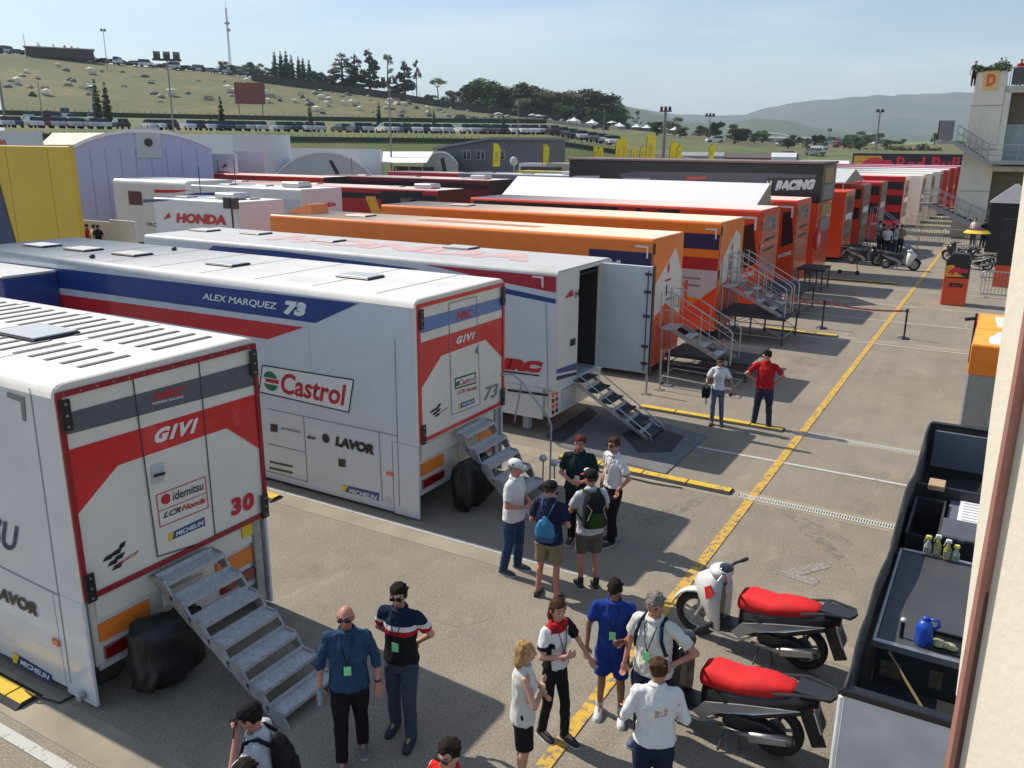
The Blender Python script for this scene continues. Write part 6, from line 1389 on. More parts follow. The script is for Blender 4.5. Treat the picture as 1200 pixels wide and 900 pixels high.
# ================================================================= MASTS
def mast(px, ytop, d, label, heads=4, lattice=False, base=None, r=.16, hw=2.2, sq=False):
    x, y = spot(px, d); z0 = terr(x, y) if d > 112 else 0
    if base is not None: z0 = base
    zt = zat(px, ytop, d)
    t = thing('light_mast' if heads else 'radio_mast', label, 'mast', (x, y, z0), math.atan2(dirat(px).y, dirat(px).x)-math.pi/2, local=True); H_ = zt-z0
    if lattice:
        b = MB()
        for a, c in ((-.35, -.3), (.35, -.3), (0, .4)): b.tube([(a, c, 0), (a*.5, c*.5, H_)], .08, 5)
        for k in range(14):
            z = H_*k/14; b.bar((-.35, -.3, z), (.35, -.3, z+H_/14), .08, .08); b.bar((.35, -.3, z), (-.35, -.3, z+H_/14), .08, .08)
        b.build('lattice', STEEL, t); MB().ell((.0, -.3, H_*.78), (.9, .3, .5)).ell((.3, -.3, H_*.68), (.7, .3, .5)).build('antenna', LGREY, t); MB().tube([(0, 0, H_), (0, 0, H_*1.1)], .06, 5).build('spike', STEEL, t)
        return t
    MB().tube([(0, 0, 0), (0, 0, H_)], [r, r*.6], 8).build('pole', mat('mast_grey', (.22, .21, .20), .5, .4), t)
    if heads:
        MB().box(-hw, hw, -.08, .08, H_-.12, H_+.05).build('crossbar', DSTEEL, t)
        for k in range(heads):
            xx = -hw+2*hw*(k+.5)/heads; MB().obox((xx, -.2, H_+.22), (hw/heads*.72, 0, 0), (0, .12, .1), (0, -.16, .2+hw*.05)).build('floodlight', DSTEEL, t)
    return t
mast(10, 2, 190, 'tall thin light mast at the top left with a flat head', 4, hw=1.6, r=.22); mast(45, 40, 290, 'short distant pole on the skyline, left', 0, r=.1); mast(136, 37, 285, 'small light pole on the skyline right of the tents', 2, hw=.8, r=.12)
mast(277, 10, 315, 'lattice radio mast rising from the trees on the ridge', 1, True)
mast(205, 70, 78, 'dark floodlight mast rising through the lavender tent area', 3, hw=1.1, r=.09); mast(458, 97, 104, 'slim floodlight mast in front of the marquee', 3, hw=1.0, r=.12)
mast(607, 114, 130, 'floodlight mast above the grey building', 3, hw=.9, r=.12, base=0); mast(707, 126, 150, 'thin floodlight mast in front of the ridge wood', 2, hw=.9, r=.1, base=0)
mast(778, 130, 120, 'pale thick floodlight mast behind the yellow flags', 3, hw=.8, r=.3, base=0); mast(830, 136, 200, 'floodlight mast among the round trees', 3, hw=1.1, r=.13, base=0); mast(1027, 131, 210, 'floodlight mast above the red lettered banner wall', 2, hw=.9, r=.25, base=0); mast(971, 153, 230, 'small dark mast left of the banner wall', 2, hw=.5, r=.12, base=0)
mast(54, 96, 172, 'thin light pole on the grass bank at the left', 0, r=.1)
# white arch behind the far trailers
t = thing('arch', 'white arched footbridge far off behind the trailers', 'bridge', (0, 0, 0)); P = [ony(0, 0, 1)]; pts = []
for k in range(13):
    a = math.pi*(.0+k/12); v = dirat(898+40*-math.cos(a)); p = v*330; pts.append((p.x, p.y, 6.2+13*math.sin(a)/FPX*330))
MB().tube(pts, .35, 8).build('arch_rib', WHP, t); MB().tube([(p[0], p[1], 5.2) for p in pts], .3, 6).build('deck', LGREY, t)
b = MB()
for p in pts[1:-1:2]: b.tube([p, (p[0], p[1], 5.2)], .06, 4)
b.build('hangers', LGREY, t)
# ================================================================= FEATHER FLAGS
def flag(px, top, bot, d, label, lean=.12):
    x, y = spot(px, d); zt = zat(px, top, d); zb = zat(px, bot, d)
    t = thing('feather_flag', label, 'flag', (x, y, 0), math.atan2(dirat(px).y, dirat(px).x)-math.pi/2, local=True); H_ = zt-zb; w_ = H_*.34
    MB().tube([(0, 0, 0), (0, 0, zb), (w_*.1, 0, zt-.3), (w_*.6, 0, zt)], .035, 6).build('pole', DSTEEL, t)
    m_ = MB(); N_ = 8
    for k in range(N_):
        za, zc = zb+H_*k/N_, zb+H_*(k+1)/N_; f_ = lambda z: w_*(1 if (z-zb)/H_ < .8 else 1-((z-zb)/H_-.8)*2.0); s = lambda z: w_*.12*((z-zb)/H_); wob = lambda z: .12*math.sin(z*2+px)
        m_.slab([(s(za), wob(za)*0, za), (s(za)+f_(za), wob(za), za), (s(zc)+f_(zc), wob(zc), zc), (s(zc), 0, zc)], (0, -1, 0), .01)
    m_.build('flag_cloth', YELP, t); MB().slab([(w_*.3, -.02, zb+H_*.15), (w_*.65, -.03, zb+H_*.15), (w_*.72, -.05, zb+H_*.65), (w_*.4, -.03, zb+H_*.65)], (0, -1, 0), .004).build('print', mat('flag_print', (.62, .50, .08), .7), t)
for px, tp, bt, d, lb in ((577, 168, 195, 95, 'wide yellow flag in front of the grey building'), (636, 169, 191, 92, 'yellow feather flag left of the black double deck'), (695, 171, 189, 92, 'left flag of the first yellow pair over the black double deck'), (701, 171, 189, 94, 'right flag of the first yellow pair over the black double deck'), (721, 163, 189, 90, 'left flag of the taller yellow pair'), (726, 162, 189, 93, 'right flag of the taller yellow pair'), (740, 172, 189, 95, 'short yellow flag right of the taller pair'), (750, 171, 189, 93, 'yellow flag just left of the tallest pale one'), (757, 157, 189, 90, 'tallest pale yellow curved flag by the thick mast'), (785, 166, 189, 92, 'left flag of the yellow trio right of the thick mast'), (789, 167, 189, 95, 'middle flag of the yellow trio right of the thick mast'), (793, 170, 189, 91, 'right flag of the yellow trio right of the thick mast'), (831, 169, 189, 92, 'rightmost yellow feather flag standing alone')):
    flag(px, tp, bt, d, lb)
# ================================================================= SECOND ROW AND TENTS BEHIND THE TRAILERS
def unit(x0, x1, y0, y1, zt, side, roof, end, label, z0=.3, nm='race_trailer', r=.08):
    return trailer(nm, label, x1, x1-x0, y0, y1, zt, z0, side, roof, end, r, wheels=False, group=None)
UW = mat('unit_white', (.66, .66, .66), .35, var=.03, dirt=.06)
uA = unit(-32.9, -27.6, 25.1, 27.7, 3.8, UW, UW, UW, 'white box unit with a red wing and big red lettering behind the second trailer')
F = Face('y', 25.1, uA, (0, -1, 0)); F.text('HONDA', (207, 261), (265.5, 264), (207.5, 249.5), TEXTRED, .02, .06); wing(F, 196, 252, 9); F.text('HRC', (172, 264.5), (183.5, 266), (172, 260), TEXTBLK, .02, .04)
F.poly('stripe', [(168, 233.5), (210, 233.5), (180, 236.5), (168, 237.5)], BLUEP, .01)
P = ony(273, 262, 24.8); MB().tube([(P.x, 24.8, P.z-2), (P.x, 24.8, P.z+.9)], .04, 6).build('lamp_pole', BLACK, uA); 
for s in (-.22, .22): MB().box(P.x+s-.18, P.x+s+.18, 24.7, 24.85, P.z+.6, P.z+1.05, c=.02).build('lamp_head', GLASSD, uA)
uB = unit(-38.5, -30.5, 31.8, 34.8, 3.95, UW, UW, UW, 'white box unit with blue and red roof edge, lettered on its right end')
F = Face('y', 31.8, uB, (0, -1, 0)); F.poly('stripe', [(181, 222), (225, 223), (205, 226), (181, 226)], TEXTRED, .01); F.poly('stripe', [(232, 226), (280, 225), (258, 229), (210, 229)], BLUEP, .01)
F.poly('door', [(323, 234), (351, 234), (351, 258), (323, 258)], LGREY, .02)
F.disc('logo', (320, 241.5), .15, BLACK, .02)
F = Face('x', -30.5, uB, (1, 0, 0)); text3('lettering', 'HONDA', (-30.5, 32.9, 3.0), (-30.5, 34.3, 3.0), (-30.5, 32.9, 3.22), TEXTRED, uB, .02, (1, 0, 0), .05)
uC = unit(-48, -27.5, 39.3, 42, 3.7, mat('mixed_red', (.40, .02, .02), .4), PINKROOF, BLACK, 'long red and black trailer with faded roof behind the orange ones, left')
F = Face('y', 39.3, uC, (0, -1, 0)); F.poly('stripe', [(428, 230), (440, 230), (447, 250), (436, 250)], mat('sun_yellow'), .02); F.poly('stripe', [(447, 224), (495, 224), (492, 250), (447, 250)], BLACK, .02); F.text('BEAST', (470, 237), (484, 238), (470, 231.5), TEXTGRY, .04, .04)

uD = unit(-46, -31, 50.5, 53.5, 3.8, mat('mixed_dark_red', (.13, .012, .018), .4), PINKROOF, BLACK, 'dark red trailer with a white slash, behind the long red and black one')
F = Face('y', 50.5, uD, (0, -1, 0)); F.poly('stripe', [(492, 226), (530, 232), (530, 235), (492, 229)], LGREY, .03)
uE = unit(-38, -27, 57, 60, 4.0, mat('unit_grey', (.24, .25, .27), .4), UW, mat('unit_grey'), 'grey trailer with a round red emblem, left of the white canopy')
F = Face('y', 57, uE, (0, -1, 0)); F.disc('logo', (579, 226), .5, CRIM, .03)
for t_, x0, x1, y0, y1, zt in ((uA, -33, -27.6, 25.1, 27.7, 3.8), (uB, -38.5, -30.5, 31.8, 34.8, 3.95), (uC, -48, -27.5, 39.3, 42, 3.7), (uD, -46, -31, 50.5, 53.5, 3.8), (uE, -38, -27, 57, 60, 4.0)):
    for k in range(3):
        hx = x0+(x1-x0)*(.2+.3*k); hatch(t_, hx, (y0+y1)/2+.3*(k-1), zt, .8, .6)
    q_ = x1-1.6; MB().box(q_-.7, q_+.5, (y0+y1)/2-.5, (y0+y1)/2+.5, zt+.01, zt+.28, c=.05).build('air_conditioner', LGREY, t_); MB().tube([(x0+.6, y1-.4, zt), (x0+.6, y1-.4, zt+1.3)], .02, 5).build('aerial', SATBLK, t_)
    MB().box(x0+.1, x1-.1, y0-.012, y0-.002, zt-.62, zt-.3).build('stripe', (BLUEP if t_ == uA else LGREY) if t_ in (uA, uB, uE) else BLACK, t_) if t_ in (uC, uD) else None
uF = unit(-60, -41, 45, 47.5, 3.9, ORED, PINKROOF, BLACK, 'orange red trailer far left behind the lettered white box unit')
for k, (x0, x1, y0, zt, c, lb) in enumerate(((-70, -56, 50, 4.1, UW, 'long white trailer roof at the left in front of the lavender tent'), (-34, -22, 64, 3.9, UW, 'long pale trailer left of the black double deck'), (-40, -24, 74, 3.6, mat('yellow_edge', (.55, .45, .08), .5), 'yellowish flat roofed unit behind the grey trailer'), (-52, -36, 66, 3.6, CRIM, 'low crimson roofed trailer behind the dark red one'))):
    unit(x0, x1, y0, y0+3, zt, c, ROOFW if k != 3 else PINKROOF, c, lb)
# white trailer in front of the lavender tent
uG = unit(-47.5, -41, 33.5, 37, 4.0, UW, UW, UW, 'plain white box trailer with a dark square sign below the lavender tent', r=.25)
F = Face('x', -41, uG, (1, 0, 0)); P = ony(152, 240, 33.5); MB().box(P.x, P.x+1.2, 33.47, 33.495, 2.5, 3.3).build('sign', mat('maroon_sign', (.10, .01, .02), .5), uG)
# yellow hoarding (left plain)
A = ony(0, 170, 27); B_ = ony(76, 171, 27); A2 = ony(17, 283, 27)
t = thing('hoarding', 'large plain yellow hoarding with a navy panel at its left edge', 'hoarding', (-42, 27, 0)); zt = ony(40, 171, 27).z
xl = ony(-40, 170, 27).x; xr_ = ony(88, 230, 27).x
MB().box(xl, xr_, 27, 27.3, 0, zt, c=.03).build('panel', mat('hoarding_yellow', (.62, .42, .03), .5, var=.05, vs=.8), t)
MB().slab([ony(-40, 200, 26.98), ony(-5, 200, 26.98), ony(20, 290, 26.98), ony(20, 320, 26.98), ony(-40, 320, 26.98)], (0, -1, 0), .03).build('navy_panel', mat('hoarding_navy', (.01, .03, .11), .5), t)
for k in (2, 4): MB().box(xl+(xr_-xl)*k/5-.02, xl+(xr_-xl)*k/5+.02, 26.985, 26.999, .1, zt-.1).build('panel_joint', mat('hoarding_joint', (.50, .34, .025), .6), t)
t = thing('hoarding', 'grey white hoarding edge above the yellow one at the far left', 'hoarding', (-50, 33, 0)); a = ony(-40, 155, 33); c = ony(46, 171, 33); MB().box(a.x, c.x, 33, 33.3, 0, ony(20, 153, 33).z).build('panel', LGREY, t); F = Face('y', 33, t, (0, -1, 0)); F.text('NA', (-4, 169), (8, 170), (-4, 163), TEXTRED, .03, .05)
for k, (pa, pb_) in enumerate(((90, 127), (127, 158))):
    a = ony(pa, 255, 30); c = ony(pb_, 255, 30); t = thing('site_panel', ['white site panel right of the yellow hoarding', 'second white site panel, partly behind a white sloped roof'][k], 'panel', ((a.x+c.x)/2, 30, 0)); MB().box(a.x+.03, c.x-.03, 30, 30.08, 0, ony(pa, 257, 30).z, c=.01).build('panel_sheet', UW, t)
# lavender arched tent
def archtent(name, pxs, ytop, yeave, D, depth, mt, label, dark=None, flat=.35):
    mid = (pxs[0]+pxs[1])/2; v = dirat(mid); P0 = v*D
    def on(px, py, off=0):
        d = ray(px, py); return EYE+d*(((P0+v*off)-EYE).dot(v)/d.dot(v))
    u_ = Vector((v.y, -v.x, 0)); a = (on(pxs[0], 200)-P0).dot(u_); c = (on(pxs[1], 200)-P0).dot(u_); ze = max(1.5, on(mid, yeave).z); zt = on(mid, ytop).z
    t = thing(name, label, 'tent', (P0.x, P0.y, 0)); prof = [(a, 0)]
    for k in range(13): u = k/12; prof.append((a+(c-a)*u, ze+(zt-ze)*(1-abs(2*u-1)**2.2)))
    prof.append((c, 0)); W = lambda x, o, z: (P0.x+u_.x*x+v.x*o, P0.y+u_.y*x+v.y*o, z)
    MB().loft([[W(x, y, z) for x, z in prof] for y in (0, depth)]).build('tent_skin', mt, t)
    MB().loft([[W(x, y, z+.1) for x, z in prof[1:-1]]+[W(x, y, z-.12) for x, z in prof[1:-1][::-1]] for y in (-.12, -.001)]).build('arch_edge', CW, t)
    for q in dark or []: MB().slab([on(a_, b_, -.03) for a_, b_ in q], -v, .02).build('dark_opening', BLACK, t)
    return t, (on, v, u_)
LAV = mat('lavender_skin', (.47, .46, .66), .6, var=.03)
lt, (on_, v_, u_) = archtent('arched_tent', (90, 250), 153, 172, 62, 14, LAV, 'big lavender arched tent behind the yellow hoarding')
P = on_(174, 167, -.06); Z_ = Vector((0, 0, 1)); MB().obox(P, u_*.75, v_*.03, Z_*.95).build('fan_panel', LGREY, lt); MB().tube([P-v_*.1, P-v_*.03], .26, 16).build('fan', BLACK, lt)
b = MB()
for k in range(1, 9):
    p = on_(90+160*k/9, 200, -.01); q = on_(90+160*k/9, 172, -.01); b.obox(Vector((p.x, p.y, q.z/2)), u_*.02, v_*.004, Z_*(q.z/2-.1))
b.build('seams', mat('lavender_seam', (.30, .28, .52), .6), lt)
t = thing('marquee', 'cream flat roofed marquee beside the lavender tent', 'tent', (-90, 62, 0)); 
a = ony(46, 168, 60); c = ony(272, 160, 60); MB().slab([ony(47, 170, 60), ony(140, 170, 60), ony(190, 156, 66), ony(62, 156, 66)], (0, -.5, .85), .05).build('tent_roof', mat('cream_skin', (.62, .52, .40), .6), t)
MB().box(ony(200, 160, 62).x, ony(272, 160, 62).x, 62, 70, 0, ony(240, 157, 62).z).build('tent_wall', UW, t)
t = thing('wing_banner', 'white upright panel with a red wing emblem right of the lavender tent', 'banner', (-60, 47, 0)); a = ony(248, 200, 46); c = ony(277, 200, 46); MB().box(a.x, c.x, 46, 46.15, 0, ony(260, 180, 46).z).build('panel', UW, t)
F = Face('y', 46, t, (0, -1, 0)); wing(F, 263, 193, 6.5); F.text('HONDA', (255, 203.5), (271, 204), (255, 200.5), TEXTRED, .02, .04); F.text('HRC', (254, 211), (273, 211.5), (254, 206), TEXTBLK, .02, .1)
t = thing('panel_wall', 'plain white panel wall between the winged banner and the white arched tent', 'wall', (-60, 50, 0)); a = ony(277, 200, 50); c = ony(310, 200, 50); MB().box(a.x, c.x, 50, 50.3, 0, ony(295, 177, 50).z).build('panel', UW, t)
archtent('arched_tent', (322, 436), 178, 205, 96, 8, mat('tent_skin_white', (.50, .51, .50), .6, var=.04), 'white arched tent with a slanted black slit', [[(385, 188), (389, 187.5), (401, 209), (396, 209)]])
t = thing('wing_banner', 'white wall with a black diamond emblem left of the white arched tent', 'banner', (-140, 106, 0)); a = ony(309, 190, 80); c = ony(446, 190, 80); MB().box(a.x, c.x, 80, 80.3, 0, ony(370, 174, 80).z).build('panel', UW, t)
MB().slab([ony(322, 180, 79.9), ony(328, 186, 79.9), ony(323, 192, 79.9), ony(317, 186, 79.9)], (0, -1, 0), .05).build('diamond_emblem', TEXTGRY, t)
archtent('arched_tent', (496, 537), 178, 192, 104, 6, mat('tent_skin_grey', (.42, .43, .42), .6), 'smaller grey arched tent with a black slit, left of the grey building', [[(516, 186), (520, 184), (525, 206), (520, 206)]])
t = thing('marquee', 'white roofed open marquee left of the smaller arched tent', 'tent', (-100, 95, 0)); MB().slab([ony(448, 191, 80), ony(500, 191, 80), ony(508, 178, 84), ony(449, 178, 84)], (0, -.5, .85), .05).build('tent_roof', CW, t); a = ony(449, 195, 81); c = ony(495, 195, 81)
MB().box(a.x, c.x, 83, 83.3, 0, a.z).build('tent_wall', mat('dark_back', (.06, .045, .035), .8), t)
b = MB()
for k in range(4): x = a.x+(c.x-a.x)*k/3; b.tube([(x, 81, 0), (x, 81, a.z)], .06, 5)
b.build('tent_poles', STEEL, t)
# dark grey building
t = thing('paddock_building', 'low dark grey building with a sloping roof and small windows behind the yellow flag', 'building', (-55, 92, 0)); Y = 90; a = ony(512, 195, Y); c = ony(626, 195, Y); zl = ony(520, 176, Y).z; zr_ = ony(580, 164, Y).z
MB().loft([[(a.x, y, 0), (a.x, y, zl), (ony(575, 190, Y).x, y, zr_), (c.x, y, zr_), (c.x, y, 0)] for y in (Y, Y+8)]).build('wall', mat('grey_cladding', (.12, .125, .13), .6, var=.05), t)
MB().loft([[(a.x-.4, y, zl+.02), (a.x-.4, y, zl+.3), (ony(575, 190, Y).x, y, zr_+.3), (c.x+.3, y, zr_+.3), (c.x+.3, y, zr_+.02), (ony(575, 190, Y).x, y, zr_+.02)] for y in (Y-.4, Y+8.4)]).build('roof', mat('grey_roof', (.20, .21, .22), .6), t)
for px in (545, 549.5, 561, 566, 589): P = ony(px, 182, Y); w_ = MB().box(P.x-.28, P.x+.28, Y-.06, Y-.005, P.z-.5, P.z+.6).build('window', LGREY, t); MB().box(P.x-.22, P.x+.22, Y-.075, Y-.062, P.z-.45, P.z+.55).build('pane', GLASSD, w_)
t = thing('satellite_dish', 'pale satellite dish on a stand right of the wide yellow flag', 'dish', (-60, 85, 0)); P = ony(602, 189, 85); MB().ell((P.x, 85, P.z), (.5, .12, .5)).build('dish', LGREY, t, True); MB().tube([(P.x, 85.1, 0), (P.x, 85.1, P.z)], .05, 6).build('stand', STEEL, t)
t = thing('container_row', 'row of low white and dark units behind the yellow feather flag', 'containers', (-60, 92, 0)); 
for k, (pa, pb_, yt, c) in enumerate(((608, 640, 191, UW), (640, 668, 191, mat('cream_skin')), (610, 645, 195, DSTEEL), (605, 668, 200, mat('yellow_edge')))):
    Y = 84-k*3; a = ony(pa, 195, Y); c_ = ony(pb_, 195, Y); MB().box(a.x, c_.x, Y, Y+2.5, 0, ony(pa, yt, Y).z).build('unit', c, t)
# far low sheds beyond the black deck
for k, (px0, px1, yt, d, c, lb) in enumerate(((795, 850, 178, 150, mat('shed_grey', (.3, .3, .3), .6), 'long low grey shed roof behind the flags right of the thick mast'), (850, 905, 180, 150, mat('shed_brown', (.12, .08, .07), .6), 'brown low shed right of the grey one'), (905, 935, 179, 140, UW, 'white low units right of the brown shed'), (938, 998, 188, 120, CW, 'white peaked awning left of the red lettered banner wall'), (870, 960, 160, 380, mat('shed_grey'), 'grey distant sheds under the mountains, left'), (1005, 1025, 166, 380, mat('cream_skin'), 'cream distant house under the mountains'))):
    x0, y0 = spot(px0, d); x1, y1 = spot(px1, d); A_ = Vector((x0, y0, 0)); C_ = Vector((x1, y1, 0)); zt = zat(px0, yt, d); nn = (C_-A_).normalized().cross(Vector((0, 0, 1)))*-1
    q = MB().loft([[A_+Vector((0, 0, -2)), C_+Vector((0, 0, -2)), C_+nn*6+Vector((0, 0, -2)), A_+nn*6+Vector((0, 0, -2))], [A_+Vector((0, 0, zt-.6)), C_+Vector((0, 0, zt-.6)), C_+nn*6+Vector((0, 0, zt-.6)), A_+nn*6+Vector((0, 0, zt-.6))], [A_+nn*2.5+Vector((0, 0, zt)), C_+nn*2.5+Vector((0, 0, zt)), C_+nn*3.5+Vector((0, 0, zt)), A_+nn*3.5+Vector((0, 0, zt))]]).build('shed', c); tag(q, lb, 'shed')
# ================================================================= HAZE
b = MB().box(-6200, 6200, -2700, 7200, -3.3, 290); hz = b.build('haze', []); 
hm = bpy.data.materials.new('haze_air'); hm.use_nodes = True; hn = hm.node_tree; hn.nodes.clear(); pv = hn.nodes.new('ShaderNodeVolumePrincipled'); ho = hn.nodes.new('ShaderNodeOutputMaterial')
pv.inputs['Color'].default_value = (.76, .87, 1.0, 1); pv.inputs['Density'].default_value = .00020; pv.inputs['Anisotropy'].default_value = 0; hn.links.new(pv.outputs[0], ho.inputs['Volume'])
hz.data.materials.append(hm); tag(hz, kind='stuff', label='thin pale summer haze over the whole place')
# ================================================================= PEOPLE
SKINS = {'fair': (.50, .27, .19), 'tan': (.38, .19, .12), 'red': (.48, .21, .15), 'brown': (.26, .13, .08)}
def skinmat(k): return mat('skin_'+k, SKINS[k], .5, var=.10, vs=9, spec=.4)
def clothmat(n, c, var=.12): return mat('cloth_'+n, c, .85, var=var, vs=14, bump=.3, bs=70, spec=.15)
HAIRS = {'dark': (.018, .012, .009), 'brown': (.06, .032, .016), 'blond': (.36, .22, .09), 'grey': (.17, .15, .13), 'auburn': (.09, .025, .012)}
def hairmat(k): return mat('hair_'+k, HAIRS[k], .85, var=.45, vs=35, bump=.8, bs=80, spec=.12)
def remeshed(mb, name, mats, parent, vox=.012, sm=2, wr=0, fn=None, seed=0):
    me = bpy.data.meshes.new('tmp'); me.from_pydata(mb.v, [], mb.f); me.update()
    o = bpy.data.objects.new('tmp', me)
    r = o.modifiers.new('r', 'REMESH'); r.mode = 'VOXEL'; r.voxel_size = vox; r.use_smooth_shade = True
    if sm: s_ = o.modifiers.new('s', 'SMOOTH'); s_.factor = .5; s_.iterations = sm
    m2 = evalmesh(o)
    n = len(m2.vertices)
    if wr:
        co = np.empty(n*3, 'f'); no = np.empty(n*3, 'f'); m2.vertices.foreach_get('co', co); m2.vertex_normals.foreach_get('vector', no)
        co = co.reshape(-1, 3); no = no.reshape(-1, 3)
        d = np.array([noise.noise((c[0]*9+seed, c[1]*9, c[2]*5))*.5+(1-2*abs(noise.noise((c[0]*11+seed, c[1]*11, c[2]*7+c[0]*9))))*.45+noise.noise((c[0]*26+seed, c[1]*26, c[2]*13+c[0]*12))*.35-.2 for c in co.tolist()])
        m2.vertices.foreach_set('co', (co+no*(d*wr)[:, None]).astype('f').ravel()); m2.update()
    if not isinstance(mats, (list, tuple)): mats = [mats]
    for M in mats: m2.materials.append(M)
    if fn:
        for p in m2.polygons: p.material_index = fn(p.center)
    m2.name = name; o = bpy.data.objects.new(name, m2); COL.objects.link(o); o.parent = parent
    return o
def V(*a): return Vector(a)
def ring(cx, cy, z, rx, ry, n=20, tilt=0): return [(cx+rx*math.cos(2*math.pi*k/n), cy+ry*math.sin(2*math.pi*k/n), z+tilt*math.sin(2*math.pi*k/n)) for k in range(n)]
# arm poses: elbow, wrist, direction of the hand, for the right side (x positive); mirrored for the left
ARMS = {'down': ((.27, -.03, 1.14), (.28, .06, .90), (.0, .15, -1)), 'pocket': ((.29, -.07, 1.15), (.205, .07, .97), (-.1, .1, -1)),
        'hip': ((.41, -.07, 1.19), (.22, .03, 1.04), (-.7, .4, -.3)), 'chest': ((.26, .06, 1.17), (.10, .26, 1.22), (-.8, .3, .1)),
        'belly': ((.27, .02, 1.14), (.08, .24, 1.10), (-.9, .25, 0)), 'phone': ((.27, .16, 1.28), (.12, .13, 1.50), (-.15, -.15, 1)),
        'phonelook': ((.27, .05, 1.16), (.13, .30, 1.16), (-.5, .8, .3)), 'fold': ((.27, .09, 1.17), (-.05, .22, 1.19), (-1, 0, .05)), 'back': ((.29, -.10, 1.17), (.12, -.20, 1.0), (-.7, .0, -.5)),
        'out': ((.31, .02, 1.16), (.38, .14, .95), (.2, .4, -.8)), 'hold': ((.28, -.02, 1.14), (.26, .22, 1.05), (0, .9, .1)), 'wide': ((.33, -.02, 1.17), (.34, .08, .93), (.0, .2, -1))}
def person(label, x, y, face, h=1.75, girth=1., skin='fair', hair='dark', hs='short', top=None, bot=None, shoe=(.02, .02, .022), sole=(.6, .6, .6), arms=('down', 'down'), legs=((.10, .02), (.10, -.02)), head=(0, 0),
           cap=None, glasses=False, lan=None, female=False, lean=0, topfn=None, z=0, detail=1., extras=None, beard=False, group=None, sleeve='short', shorts=False, long_top=.93, socks=None, collar=True):
    """face: world angle the person looks along; head=(turn, nod) in degrees; everything in a 1.75 m frame then scaled"""
    t = thing('person', label, 'person', (x, y, z), face-math.pi/2, group, local=True); s = h/1.75; t.scale = (s, s, s)
    g = girth; sk = skinmat(skin); sw = .168*(0.9 if female else 1)*(.5+.5*g); vb = .0105/detail; vc = .013/detail
    L = lean
    hipx = .080*g if female else .086*min(g, 1.05)
    feet = []
    for sd, (fx, fy) in zip((-1, 1), legs): feet.append(V(sd*fx, fy, 0))
    hips = [V(-hipx, 0, .90), V(hipx, 0, .90)]; knees = []; ank = []
    for k in (0, 1):
        a = feet[k]+V(0, -.03, .08); ank.append(a); kn = hips[k].lerp(a, .5)+V(0, .035, .02); knees.append(kn)
    lo = lambda z: L*(z-.9)      # forward lean of the trunk
    def P(v): v = Vector(v); v.y += lo(v.z) if v.z > .9 else 0; return v
    # ---- body: one continuous surface (head, neck, trunk, arms, hands, legs)
    b = MB()
    tr = [(.84, .125*g, .095*g), (.92, .15*g, .11*g), (1.05, .135*g*(.9 if female else 1), .10*g), (1.2, .155*g*(.92 if female else 1), .11*g), (1.34, .165*(.9 if female else 1), .105), (1.42, .13, .08), (1.47, .06, .055)]
    b.loft([ring(0, lo(z), z, rx, ry) for z, rx, ry in tr])
    b.cap(P((0, 0, 1.42)), P((0, .015, 1.56)), .056*(.88 if female else 1), .05*(.88 if female else 1))
    for k in (0, 1):
        b.cap(hips[k]+V(0, 0, -.03), knees[k], .072*g, .052); b.cap(knees[k], ank[k], .052, .034); b.cap(ank[k], feet[k]+V(0, .08, .04), .036, .03)
        b.ell(knees[k].lerp(ank[k], .3)+V(0, -.018, 0), (.05, .052, .10))
    Ms = []
    for sd, pose in zip((-1, 1), arms):
        E, W, D = ARMS[pose] if isinstance(pose, str) else pose
        mx_ = lambda q: P((q[0]*sd, q[1], q[2])); sh = P((sd*sw, -.0, 1.415)); el = mx_(E); wr_ = mx_(W); d = Vector((D[0]*sd, D[1], D[2])).normalized()
        b.cap(sh+Vector((-sd*.01, 0, -.012)), el, .041*(.85 if female else 1), .038*(.85 if female else 1)); b.cap(el, wr_, .038*(.85 if female else 1), .025)
        # hand: palm, four bent fingers of unequal length, thumb from the side
        side = d.cross(Vector((0, 1, 0.3))); side = side.normalized() if side.length > .2 else Vector((1, 0, 0)); nn = side.cross(d).normalized()
        if nn.dot(Vector((-sd*.6, .2, -.3))) < 0: nn = -nn
        pc = wr_+d*.05; M = Matrix((side, d, nn)).transposed(); b.ell(pc, (.042, .052, .018), M=M)
        for q, (o_, l_) in enumerate(((-.031, .060), (-.011, .072), (.010, .068), (.030, .052))):
            a0 = wr_+d*.085+side*o_; a1 = a0+(d*.8+nn*.35).normalized()*l_*.55; a2 = a1+(d*.35+nn*.85).normalized()*l_*.5
            b.cap(a0, a1, .0100, .0092, n=6); b.cap(a1, a2, .0092, .008, n=6)
        th = wr_+d*.035-side*.034; t1 = th+(d*.6-side*.7+nn*.3).normalized()*.035; t2 = t1+(d*.85+nn*.4).normalized()*.028; b.cap(th, t1, .013, .0115, n=6); b.cap(t1, t2, .0115, .009, n=6)
        Ms.append((sh, el, wr_, d))
    # head
    hc = P((0, .02, 1.635)); turn, nod = head; HM = Matrix.Rotation(R_(turn), 3, 'Z') @ Matrix.Rotation(R_(-nod), 3, 'X')
    hp = lambda *q: hc+HM@Vector(q)
    hd = MB(); hd.ell(hc, (.077, .094, .105), n=16, k=12, M=HM); hd.ell(hp(0, .028, -.055), (.058, .062, .062), M=HM); hd.ell(hp(0, .058, -.092), (.028, .026, .02), M=HM)
    hd.cap(hp(0, .088, .02), hp(0, .108, -.025), .009, .015, n=8); hd.ell(hp(0, .092, -.062), (.026, .012, .010), M=HM); hd.ell(hp(0, .078, .03), (.055, .02, .012), M=HM)
    for q in (-1, 1): hd.ell(hp(q*.078, -.005, -.01), (.012, .02, .03), M=HM)
    b.v += [] ; base = len(b.v); b.v += hd.v; b.f += [tuple(i+base for i in f) for f in hd.f]; b.m += hd.m
